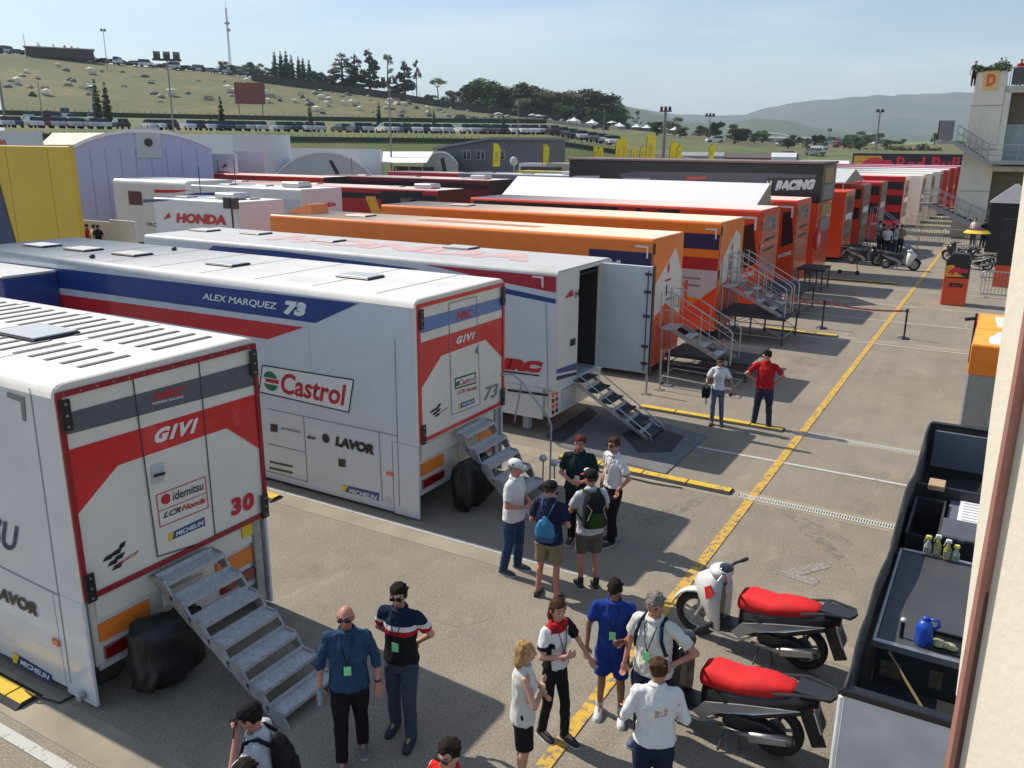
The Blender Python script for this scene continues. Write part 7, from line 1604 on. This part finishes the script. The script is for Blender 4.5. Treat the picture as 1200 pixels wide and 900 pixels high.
    b.cap(P((0, .01, 1.5)), hp(0, -.01, -.05), .052, .055)
    HI = HM.inverted(); LIP = mat('lips', (.32, .10, .08), .5); EYE_ = mat('eye_dark', (.03, .02, .018), .25); BRD = mat('stubble_'+hair, tuple(.5*a+.5*b_ for a, b_ in zip(SKINS[skin], HAIRS[hair])), .8)
    def ff(c):
        q = HI@(c-hc)
        if abs(q.z) < .13 and q.y > .04:
            if abs(q.z+.062) < .006 and abs(q.x) < .024: return 1
            if abs(abs(q.x)-.031) < .014 and abs(q.z-.012) < .007 and not glasses: return 2
            if abs(abs(q.x)-.032) < .020 and abs(q.z-.036) < .005: return 2
            if beard and q.z < -.035 and q.z > -.13: return 3
        return 0
    body = remeshed(b, 'body', [sk, LIP, EYE_, BRD], t, vb, 1, fn=ff)
    # ---- trousers or skirt
    bm_ = MB(); bc = bot
    ze = .50 if shorts else .075
    if bot is not None:
        bm_.loft([ring(0, lo(z), z, rx, ry) for z, rx, ry in ((.80, .15*g, .125*g), (.88, .165*g, .125*g), (.97, .158*g, .118*g), (1.03, .145*g, .108*g))])
        for k in (0, 1):
            r0 = .096*g; 
            if shorts:
                e = hips[k].lerp(knees[k], .88); bm_.loft([ring(hips[k].x*.95, hips[k].y, .86, r0+.012, r0*1.05+.012), ring(hips[k].lerp(e, .5).x, hips[k].lerp(e, .5).y, hips[k].lerp(e, .5).z, .098, .102), ring(e.x, e.y, e.z, .092, .098)][::-1])
            else:
                fit = .8 if female else 1.
                bm_.loft([ring(hips[k].x*.95, hips[k].y, .88, r0, r0*1.05), ring(hips[k].lerp(knees[k], .5).x, hips[k].lerp(knees[k], .5).y, hips[k].lerp(knees[k], .5).z, .086*g*fit+.004, .09*g*fit+.004), ring(knees[k].x, knees[k].y, knees[k].z, .068*fit+.006, .070*fit+.006), ring(knees[k].lerp(ank[k], .5).x, knees[k].lerp(ank[k], .5).y, knees[k].lerp(ank[k], .5).z, .063*fit+.004, .066*fit+.004), ring(ank[k].x, ank[k].y, ank[k].z-.02, .055*fit+.004, .062*fit+.004)][::-1])
        remeshed(bm_, 'shorts' if shorts else 'trousers', bot, t, vc, 1, .012, seed=x*3)
    # ---- shoes
    for k in (0, 1):
        f = feet[k]; tw = (.12 if k else -.12); dx = math.sin(tw*1.2)*.1
        b = MB(); b.loft([[(f.x+dx*u+q[0]*w_, f.y-.09+.27*u, .012+q[1]*hh) for q in ((-1, 0), (-1, .5), (-.7, 1), (.7, 1), (1, .5), (1, 0))] for u, w_, hh in ((0, .03, .05), (.12, .04, .085), (.4, .042, .075), (.7, .047, .05), (.92, .038, .035), (1, .02, .02))])
        so_ = b.build('shoe', mat('shoe_%d_%d' % (int(shoe[0]*100), int(shoe[2]*100)), shoe, .6), t, True)
        b = MB(); b.loft([[(f.x+dx*u+q[0]*w_*1.06, f.y-.093+.277*u, z) for u, w_ in ((0, .03), (.12, .04), (.4, .042), (.7, .047), (.92, .038), (1, .02)) for q in ((1,),)]+[(f.x+dx*u-w_*1.06, f.y-.093+.277*u, z) for u, w_ in ((0, .03), (.12, .04), (.4, .042), (.7, .047), (.92, .038), (1, .02))[::-1]] for z in (.001, .02)])
        b.build('sole', mat('sole_%d' % int(sole[0]*100), sole, .7), so_)
        if socks: MB().cap(ank[k]+V(0, 0, -.02), ank[k]+V(0, .0, .07), .044, .044).build('sock', clothmat('sock_%d' % int(socks[0]*100), socks), t, True)
    # ---- top
    b = MB(); f_ = .9 if female else 1; zz = long_top
    b.loft([ring(0, lo(z), z, rx, ry) for z, rx, ry in ((zz, .186*g, .144*g), (1.02, .166*g*(.5+.5*f_), .126*g), (1.1, .158*g*f_*(.93 if female else 1), .120*g), (1.22, .172*g*f_, .128*g), (1.34, .176*f_*(.6+.4*g), .120*(.6+.4*g)), (1.42, .142*f_, .092), (1.465, .085, .072), (1.50, .066, .064))])
    if female: 
        for q in (-1, 1): b.ell(P((q*.075, .085, 1.27)), (.065, .05, .06))
    for (sh, el, wr_, d) in Ms:
        if sleeve == 'none': continue
        b.cap(P((sh.x*.5, 0, 1.415)), P((sh.x*1.0, 0, 1.41)), .066, .062)
        if sleeve == 'short': e = sh.lerp(el, .72); b.frust(sh, e, .060, .063, n=14)
        elif sleeve == 'elbow': b.frust(sh, el, .056, .052, n=14); e = el.lerp(wr_, .25); b.cap(el, e, .055, .052)
        else: b.frust(sh, el, .056, .050, n=14); b.cap(el, wr_.lerp(el, .06), .050, .036)
    mats = top if isinstance(top, (list, tuple)) else [top]
    tp = remeshed(b, 'shirt', list(mats), t, vc, 1, .019, fn=topfn, seed=y*3)
    if collar: MB().loft([[P((rx*math.cos(a), .012+ry*math.sin(a), z_+(.012 if math.sin(a) < 0 else -.018)*1.0)) for a in [2*math.pi*k/16 for k in range(16)]] for z_, rx, ry in ((1.475, .088, .078), (1.49, .092, .082), (1.525, .066, .064), (1.505, .062, .06))]).build('collar', mats[1] if len(mats) > 1 and female else mats[0], t, True)
    # ---- hair
    hm_ = hairmat(hair); b = MB()
    if hs == 'short':
        b.ell(hp(0, -.012, .025), (.085, .098, .098), n=18, k=12, M=HM)
        for q_ in range(26):
            a_ = q_*2.4; r_ = .085*math.sqrt((q_+.5)/26); b.ell(hp(r_*math.cos(a_), -.015+1.1*r_*math.sin(a_), .105-(r_/.085)**2*.045), (.020, .024, .016), n=7, k=5, M=HM)
        o = remeshed(b, 'hair', hm_, t, .009, 0, .016, seed=x)
        bmx = bmesh.new(); bmx.from_mesh(o.data); kill = [v for v in bmx.verts if (lambda q: q.z < .055 and q.y > .045 or q.z < -.015 and q.y > -.02 or q.z < -.075)(HI@(v.co-hc))]
        bmesh.ops.delete(bmx, geom=kill, context='VERTS'); bmx.to_mesh(o.data); bmx.free()
        so2 = o.modifiers.new('thick', 'SOLIDIFY'); so2.thickness = .012
    elif hs in ('long', 'bob'):
        b.ell(hp(0, -.012, .022), (.090, .103, .102), n=18, k=12, M=HM); zl = -.16 if hs == 'bob' else -.24
        b.loft([[hp(.085*math.cos(a), -.035+.07*math.sin(a), .0) for a in [2*math.pi*k/14 for k in range(14)]], [hp(.092*math.cos(a), -.055+.055*math.sin(a), zl*.6) for a in [2*math.pi*k/14 for k in range(14)]], [hp(.070*math.cos(a), -.06+.045*math.sin(a), zl) for a in [2*math.pi*k/14 for k in range(14)]]])
        o = remeshed(b, 'hair', hm_, t, .010, 1, .016, seed=x)
        bmx = bmesh.new(); bmx.from_mesh(o.data); kill = [v for v in bmx.verts if (lambda q: (q.z < .05 and q.y > .045) or (q.z < .03 and q.y > .01 and abs(q.x) < .066))(HI@(v.co-hc))]
        bmesh.ops.delete(bmx, geom=kill, context='VERTS'); bmx.to_mesh(o.data); bmx.free(); so2 = o.modifiers.new('thick', 'SOLIDIFY'); so2.thickness = .014
    if cap is not None:
        cc = clothmat('cap_%d_%d' % (int(cap[0][0]*100), int(cap[0][2]*100)), cap[0]); b = MB()
        b.loft([[hp(.093*r*math.cos(a), -.006+.108*r*math.sin(a), zz_) for a in [2*math.pi*k/18 for k in range(18)]] for zz_, r in ((.035, 1), (.07, .98), (.10, .85), (.122, .55), (.132, .12))]); co_ = b.build('cap', cc, t, True)
        yb = 1 if not cap[2] else -1
        b = MB(); b.loft([[hp(.075*math.cos(a), yb*(.09+.085*math.sin(a)), zz_+.0-.015*math.sin(a)) for a in [math.pi*k/8 for k in range(9)]] for zz_ in (.034, .042)]); b.build('cap_brim', clothmat('brim_%d_%d' % (int(cap[1][0]*100), int(cap[1][2]*100)), cap[1]), co_, True)
        if len(cap) > 3: MB().ell(hp(0, .07, .095), (.05, .035, .03)).build('cap_panel', clothmat('cap_panel_white', (.7, .7, .7)), co_, True)
    if glasses:
        b = MB()
        for q in (-1, 1): b.obox(hp(q*.034, .095, .012), HM@V(.027, 0, 0), HM@V(0, .006, 0), HM@V(0, 0, .017)); b.tube([hp(q*.062, .09, .015), hp(q*.08, 0, .01)], .003, 4)
        b.tube([hp(-.01, .1, .016), hp(.01, .1, .016)], .003, 4); b.build('sunglasses', BLACK, t)
    if lan is not None:
        b = MB(); zz = 1.14
        for q in (-1, 1): b.tube([P((q*.065, .0, 1.50)), P((q*.06, .1, 1.42)), P((q*.03, .135*(.6+.4*g), 1.28)), P((.0, .145*(.5+.5*g), 1.17))], .005, 5)
        b.build('lanyard', clothmat('lanyard', (.03, .03, .035)), t)
        c = P((0, .150*(.5+.5*g), 1.12)); MB().obox(c, (.035, 0, 0), (0, .003, 0), (0, 0, .048)).build('pass_card', mat('pass_%d' % int(lan[1]*100), lan, .4), t)
    if extras: extras(t, P, hp, Ms, HM)
    return t
CW_ = clothmat('white', (.66, .66, .65), .05); CG_ = clothmat('light_grey', (.48, .49, .52), .06); CB_ = clothmat('black', (.012, .012, .014)); CN_ = clothmat('navy', (.012, .018, .045)); CJ = clothmat('jeans', (.03, .055, .12), .25); CJL = clothmat('pale_jeans', (.10, .15, .22), .3)
CRED = clothmat('crimson', (.42, .012, .018)); CRB = clothmat('royal_blue', (.015, .045, .25)); CDN = clothmat('denim_shirt', (.025, .06, .12), .2); CSL = clothmat('slate_trousers', (.05, .06, .09)); CKH = clothmat('khaki', (.22, .18, .11)); CTP = clothmat('taupe', (.10, .085, .075)); CBT = clothmat('bottle_black_green', (.008, .02, .022)); CCR = clothmat('cream_blouse', (.60, .60, .54), .06)
def backpack(mt, mt2, w_=.15, hgt=.45, z0=1.0, bulge=.11, trim=None):
    def f(t, P, hp, Ms, HM):
        b = MB(); b.loft([[P((w_*q*1.0*s_, -.12-bulge*u*c_, z0+hgt*v)) for q, u in ((-1, 0), (-1, .7), (-.7, 1), (.7, 1), (1, .7), (1, 0))] for v, s_, c_ in ((0, .8, .7), (.06, 1, 1.1), (.55, 1, 1.1), (.85, .85, .8), (1, .5, .35))])
        bp = remeshed(b, 'backpack', mt, t, .012, 2, .012)
        b = MB(); b.loft([[P((w_*.7*q*s_, -.12-bulge*1.05-.035*u*c_, z0+hgt*v)) for q, u in ((-1, 0), (-.8, 1), (.8, 1), (1, 0))] for v, s_, c_ in ((.06, .9, .8), (.12, 1, 1), (.42, 1, 1), (.48, .8, .6))]); b.build('pocket', mt2, bp, True)
        if trim:
            b = MB()
            for q in (-1, 1): b.tube([P((q*w_*.9, -.12-bulge*1.0, z0+hgt*.75)), P((q*w_*.5, -.13-bulge*1.1, z0+hgt*.6)), P((q*w_*.85, -.125-bulge*1.05, z0+hgt*.3))], .006, 5)
            b.build('trim', trim, bp)
        for q in (-1, 1):
            MB().tube([P((q*.09, -.13, z0+hgt*.95)), P((q*.10, -.04, 1.485)), P((q*.11, .08, 1.45)), P((q*.135, .13, 1.32)), P((q*.165, .08, 1.15)), P((q*.15, -.11, 1.08))], .018, 6).build('strap', mt2, bp, True)
    return f
def drawbag(t, P, hp, Ms, HM):
    b = MB(); b.loft([[P((r*math.cos(a), -.17+.055*math.sin(a)*r/.14, z_)) for a in [2*math.pi*k/14 for k in range(14)]] for z_, r in ((.93, .10), (.96, .14), (1.08, .15), (1.2, .12), (1.27, .05), (1.30, .03))])
    bp = remeshed(b, 'drawstring_bag', [mat('cyan_bag', (.02, .17, .32), .45, var=.2), mat('blue_bag', (.01, .06, .22), .45)], t, .011, 1, .018, fn=lambda c: 0 if c.z > 1.02 else 1)
    for q in (-1, 1): MB().tube([P((q*.015, -.15, 1.28)), P((q*.08, -.135, 1.42)), P((q*.09, -.02, 1.49)), P((q*.12, .08, 1.42)), P((q*.17, .05, 1.2)), P((q*.14, -.14, .95))], .006, 5).build('cord', mat('cyan_bag'), bp, True)
def phone_in(i):
    def f(t, P, hp, Ms, HM):
        sh, el, wr_, d = Ms[i]; c = wr_+d*.10; MB().obox(c+Vector((0, .012, 0)), Vector((.0, .005, 0)), d.cross(Vector((0, 1, 0))).normalized()*.036, d*.07).build('phone', BLACK, t)
    return f
both = lambda *fs: (lambda *a: [f(*a) for f in fs])
# bald man in denim shirt
person('bald man in dark denim shirt with sunglasses, standing at the foot of the nearest steps', -5.15, 5.65, R_(-52), 1.80, 1.12, 'red', 'brown', 'none', CDN, CB_, (.14, .14, .13), (.5, .5, .48), ('down', 'down'), ((.10, -.12), (.10, .14)), (-8, 6), glasses=True, lan=(.25, .75, .35), sleeve='elbow', beard=True, long_top=.86,
       extras=lambda t, P, hp, Ms, HM: (MB().tube([Ms[1][2]+Ms[1][3]*.06+V(0, .02, .05), Ms[1][2]+Ms[1][3]*.06+V(0, .02, -.12)], .028, 10).build('water_bottle', mat('clear_blue_plastic', (.15, .28, .40), .15, coat=.4), t), MB().tube([Ms[0][2]-Vector((0, 0, -.02)), Ms[0][2]+Vector((0, 0, .035))], .031, 10).build('watch', BLACK, t)))
# striped polo man
person('man in black polo with white and red chest stripes, hands behind his back', -4.92, 6.22, R_(-75), 1.83, 1.02, 'fair', 'dark', 'short', [CN_, CW_, CRED, CB_], CSL, (.015, .018, .03), (.03, .03, .04), ('back', 'back'), ((.12, .12), (.12, -.05)), (4, 12), glasses=True, lan=(.25, .75, .35), beard=True,
       topfn=lambda c: 0 if c.z > 1.335 else (1 if c.z > 1.285 else (2 if c.z > 1.225 else 3)), long_top=.9)
# man with cap on the phone (cut by the frame)
person('man in black cap and white shirt with black backpack, holding a phone to his ear', -4.72, 4.14, R_(-150), 1.78, 1.1, 'red', 'dark', 'short', CG_, CSL, arms=('phone', 'belly'), legs=((.1, .05), (.1, 0)), head=(0, 18), cap=((.012, .012, .014), (.012, .012, .014), False), lean=.12, sleeve='short', lan=(.35, .30, .12), extras=both(phone_in(0), backpack(CB_, CB_, .14, .42, 1.02)))
person('black haired person mostly below the frame edge, in front of the man on the phone', -4.42, 3.66, R_(-60), 1.70, 1., 'tan', 'dark', 'short', CB_, CJ, sleeve='short')
# red jacket person
person('dark haired person with sunglasses in a red and white jacket, cut by the bottom edge', -3.2, 4.62, R_(-95), 1.72, 1.0, 'fair', 'dark', 'short', [clothmat('bright_red', (.60, .02, .018)), CW_, CG_], CJ, arms=('belly', 'belly'), glasses=True, sleeve='long', head=(0, 10), topfn=lambda c: 1 if abs(c.x) > .2 and c.z > 1.25 and c.x > 0 else (1 if abs(c.z-1.22) < .02 else 0))
# blonde woman
person('blonde woman in sleeveless white top and black shorts with arms folded', -3.42, 6.18, R_(35), 1.66, .92, 'fair', 'blond', 'bob', CCR, CB_, (.6, .6, .6), (.7, .7, .7), ('fold', 'fold'), ((.07, .02), (.07, 0)), (0, 5), female=True, sleeve='none', shorts=True, long_top=.85)
# brown haired woman
person('woman with brown hair in red, white and black team shirt and black trousers', -3.48, 6.98, R_(-20), 1.70, .92, 'fair', 'brown', 'bob', [CW_, CRED, CB_], CB_, (.02, .02, .02), (.6, .6, .6), ('out', 'chest'), ((.09, .12), (.06, -.1)), (-15, 4), female=True, sleeve='short', lan=(.6, .1, .1),
       topfn=lambda c: 1 if c.z > 1.40 and abs(c.x) < .13 else (2 if (abs(c.x) > .13 and c.x < 0) or (abs(c.x) > .115 and c.z < 1.3) else (1 if abs(c.z-1.13+abs(c.x)*.3) < .02 else 0)), long_top=.96)
# blue jersey man
person('man in royal blue jersey and shorts looking down at his phone, white trainers', -3.12, 7.66, R_(-70), 1.74, 1.0, 'brown', 'dark', 'short', CRB, CRB, (.62, .62, .62), (.7, .7, .7), ('phonelook', 'down'), ((.13, .06), (.12, -.02)), (0, 38), sleeve='short', shorts=True, lan=(.25, .75, .35), socks=(.6, .6, .6), lean=.08, extras=phone_in(0), long_top=.85)
# white polo man with bag
person('grey haired man in white polo with green pass and dark bag, hand on hip', -2.56, 7.42, R_(-95), 1.84, 1.14, 'red', 'grey', 'short', CCR, CN_, (.03, .05, .12), (.4, .4, .4), ('hip', 'down'), ((.12, -.08), (.12, 0)), (12, 22), sleeve='short', lan=(.25, .75, .35), long_top=.88, lean=.04,
       extras=both(backpack(CB_, CN_, .17, .46, .92, .13), lambda t, P, hp, Ms, HM: MB().tube([Ms[0][2]-V(0, .0, .02), Ms[0][2]+V(0, 0, .02)], .033, 10).build('watch', STEEL, t)))
# white shirt man seen from behind
person('dark haired man in long sleeved white shirt seen from behind before the nearer scooter', -2.16, 6.42, R_(112), 1.76, 1.08, 'tan', 'brown', 'short', [CW_, clothmat('faded_print', (.50, .30, .26))], CN_, arms=('hold', 'belly'), head=(20, 12), sleeve='long', long_top=.92, topfn=lambda c: 1 if c.y < -.08 and -.02 < c.x < .10 and abs(c.z-1.27-c.x*.3) < .035 and noise.noise(c*45) > -.05 else 0)
# group of five by the second trailer
person('man in white polo, white cap and jeans, leftmost of the group by the steps', -5.72, 9.98, R_(5), 1.80, 1.12, 'red', 'grey', 'short', CW_, CJ, (.05, .06, .09), (.6, .6, .6), ('belly', 'belly'), ((.12, .04), (.12, -.08)), (0, 4), cap=((.66, .66, .64), (.66, .66, .64), False), sleeve='short', long_top=.86)
person('man in navy t-shirt and khaki shorts with a cyan drawstring bag, seen from behind', -4.93, 9.60, R_(98), 1.76, 1.12, 'red', 'brown', 'short', CN_, CKH, (.05, .03, .02), (.1, .08, .06), ('belly', 'belly'), ((.15, 0), (.15, -.05)), (0, 8), cap=((.012, .012, .014), (.35, .02, .02), False, 1), sleeve='short', shorts=True, extras=drawbag, long_top=.86)
person('man in white t-shirt and brown shorts with a big black and green backpack', -4.56, 10.13, R_(135), 1.82, 1.05, 'red', 'brown', 'short', CG_, CTP, (.03, .03, .035), (.6, .6, .6), ('chest', 'chest'), ((.10, .04), (.10, -.04)), (20, 4), cap=((.012, .012, .014), (.55, .03, .03), False, 1), sleeve='short', shorts=True, socks=(.03, .03, .03), extras=backpack(CB_, clothmat('dark_green', (.03, .05, .01)), .16, .50, 1.0, .14, mat('lime_trim', (.40, .45, .22), .6)), long_top=.86)
person('red haired heavy man in black green t-shirt, standing behind the group facing the camera', -5.32, 11.35, R_(-75), 1.84, 1.22, 'red', 'auburn', 'short', CBT, CB_, arms=('belly', 'belly'), head=(-5, 6), sleeve='short', beard=True, lan=(.6, .6, .6), long_top=.88)
person('man in short sleeved white shirt and black trousers with sunglasses, right of the group', -4.86, 11.66, R_(-120), 1.80, 1.0, 'red', 'brown', 'short', CW_, CB_, arms=('pocket', 'pocket'), legs=((.09, .10), (.09, -.08)), head=(5, 8), glasses=True, sleeve='short', lan=(.7, .7, .7), long_top=.96)
# two in the middle of the lane
def handbag(t, P, hp, Ms, HM):
    sh, el, wr_, d = Ms[1]; c = wr_+V(0, .03, -.14); b = MB(); b.loft([[c+V(q*.10*s_, u*.19*s_, z_) for q, u in ((-1, -1), (-1, 1), (1, 1), (1, -1))] for z_, s_ in ((-.13, .9), (.05, 1), (.11, .7))]); o = remeshed(b, 'handbag', CB_, t, .014, 2, .01)
    MB().tube([c+V(0, -.1, .09), c+V(0, -.06, .2), c+V(0, .06, .2), c+V(0, .1, .09)], .01, 6).build('bag_handle', CB_, o); MB().tube([c+V(0, -.15, -.05), c+V(-.02, -.1, -.32), c+V(-.02, .1, -.30), c+V(0, .15, -.05)], .008, 5).build('bag_strap', CB_, o)
person('woman in white printed t-shirt and pale jeans with a black handbag on her arm', -5.22, 18.43, R_(-78), 1.62, 1.0, 'tan', 'dark', 'bob', [CW_, CG_], CJL, (.02, .02, .02), (.05, .05, .05), ('out', 'hold'), ((.14, .0), (.10, .02)), (0, 2), glasses=True, female=True, sleeve='short', extras=handbag, topfn=lambda c: 1 if c.y > .08 and abs(c.x) < .06 and 1.12 < c.z < 1.3 and noise.noise(c*30) > 0 else 0)
person('man in a red t-shirt and dark jeans with hands on hips, back to the camera', -4.28, 18.86, R_(95), 1.80, 1.12, 'red', 'dark', 'short', CRED, clothmat('dark_jeans', (.03, .035, .06), .25), (.35, .33, .30), (.4, .4, .4), ('hip', 'hip'), ((.17, .03), (.17, -.06)), (15, 20), sleeve='short', long_top=.90)
# far figures
FAR = [(1037, 300, 'far man in white shirt and dark cap in the group beyond the scooters', CW_, CB_, 'dark'), (1043, 297, 'far man in dark blue shirt in the middle of the group beyond the scooters', CN_, CJ, 'brown'), (1047, 299, 'far man in white shirt with a dark backpack in the group beyond the scooters', CG_, CSL, 'dark'), (1053, 298, 'far person in khaki shirt at the right of the group beyond the scooters', CKH, CB_, 'brown'), (1032, 297, 'far woman in grey shirt at the left of the group beyond the scooters', CTP, CB_, 'dark'), (1028, 292, 'far person in white at the far left of the group beyond the scooters', CW_, CJ, 'brown'),
       (1139, 287, 'far person in white t-shirt by the bikes under the yellow parasol', CW_, CB_, 'dark'), (1150, 290, 'far person in black right of the yellow parasol pole', CB_, CB_, 'dark'), (1060, 262, 'far person in white on the paved area below the stairs', CW_, CB_, 'brown')]
for k, (px, py, lb, a, c, hr) in enumerate(FAR):
    P_ = onz(px, py); person(lb, P_.x, P_.y, R_(-90+k*57), 1.76, 1.05, ('fair', 'tan')[k % 2], hr, 'short', a, c, detail=.55, arms=(('down', 'belly'), ('hip', 'down'), ('belly', 'belly'))[k % 3], sleeve='short')
for k, (px, lb) in enumerate(((101, 'dark haired person in red in front of the white site panel'), (109, 'person in white shirt in front of the white site panel'), (114, 'person in black beside the one in white at the site panel'))):
    P_ = ony(px, 265, 29.2); person(lb, P_.x, 29.2, R_(80+20*k), 1.76, 1.05, 'tan', 'dark', 'short', (CRED, CW_, CB_)[k], CB_, detail=.55, z=max(0, ony(px, 266, 29.2).z-1.76+.05))
P_ = ony(1197, 76, TY+.9); person('person in dark red leaning at the balcony corner at the top right', P_.x, TY+.9, R_(-90), 1.75, 1.05, 'tan', 'dark', 'short', CRED, CB_, detail=.55, z=zb1+.0, arms=('belly', 'belly'))
P_ = ony(1143, 80, TY+1.2); person('dark figure looking over the tower top at its left corner', P_.x, TY+1.2, R_(-90), 1.7, 1.0, 'tan', 'dark', 'short', CB_, CB_, detail=.55, z=zT-.9)
# bushes on the tower roof
for k, px in enumerate((1148, 1156, 1164, 1172, 1176)):
    P_ = ony(px, 86, TY+1); rg = random.Random(k); hgt = (.5, .4, .6, 1.1, .8)[k]
    o = leafcloud([((P_.x, TY+.4+.3*k, zT+hgt*.35), (.6, .6, hgt*.6)), ((P_.x+.05, TY+.15, zT+.05), (.45, .3, .35))], 260, .09, rg).build('roof_plant', LEAFM); tag(o, ['trailing plant at the left corner of the tower roof', 'low roof plant second from the left on the tower', 'middle roof plant above the orange letter', 'tall bushy roof plant right of the orange letter', 'rightmost roof plant by the balcony glass'][k], 'plant')

bpy.data.scenes.remove(TMP)
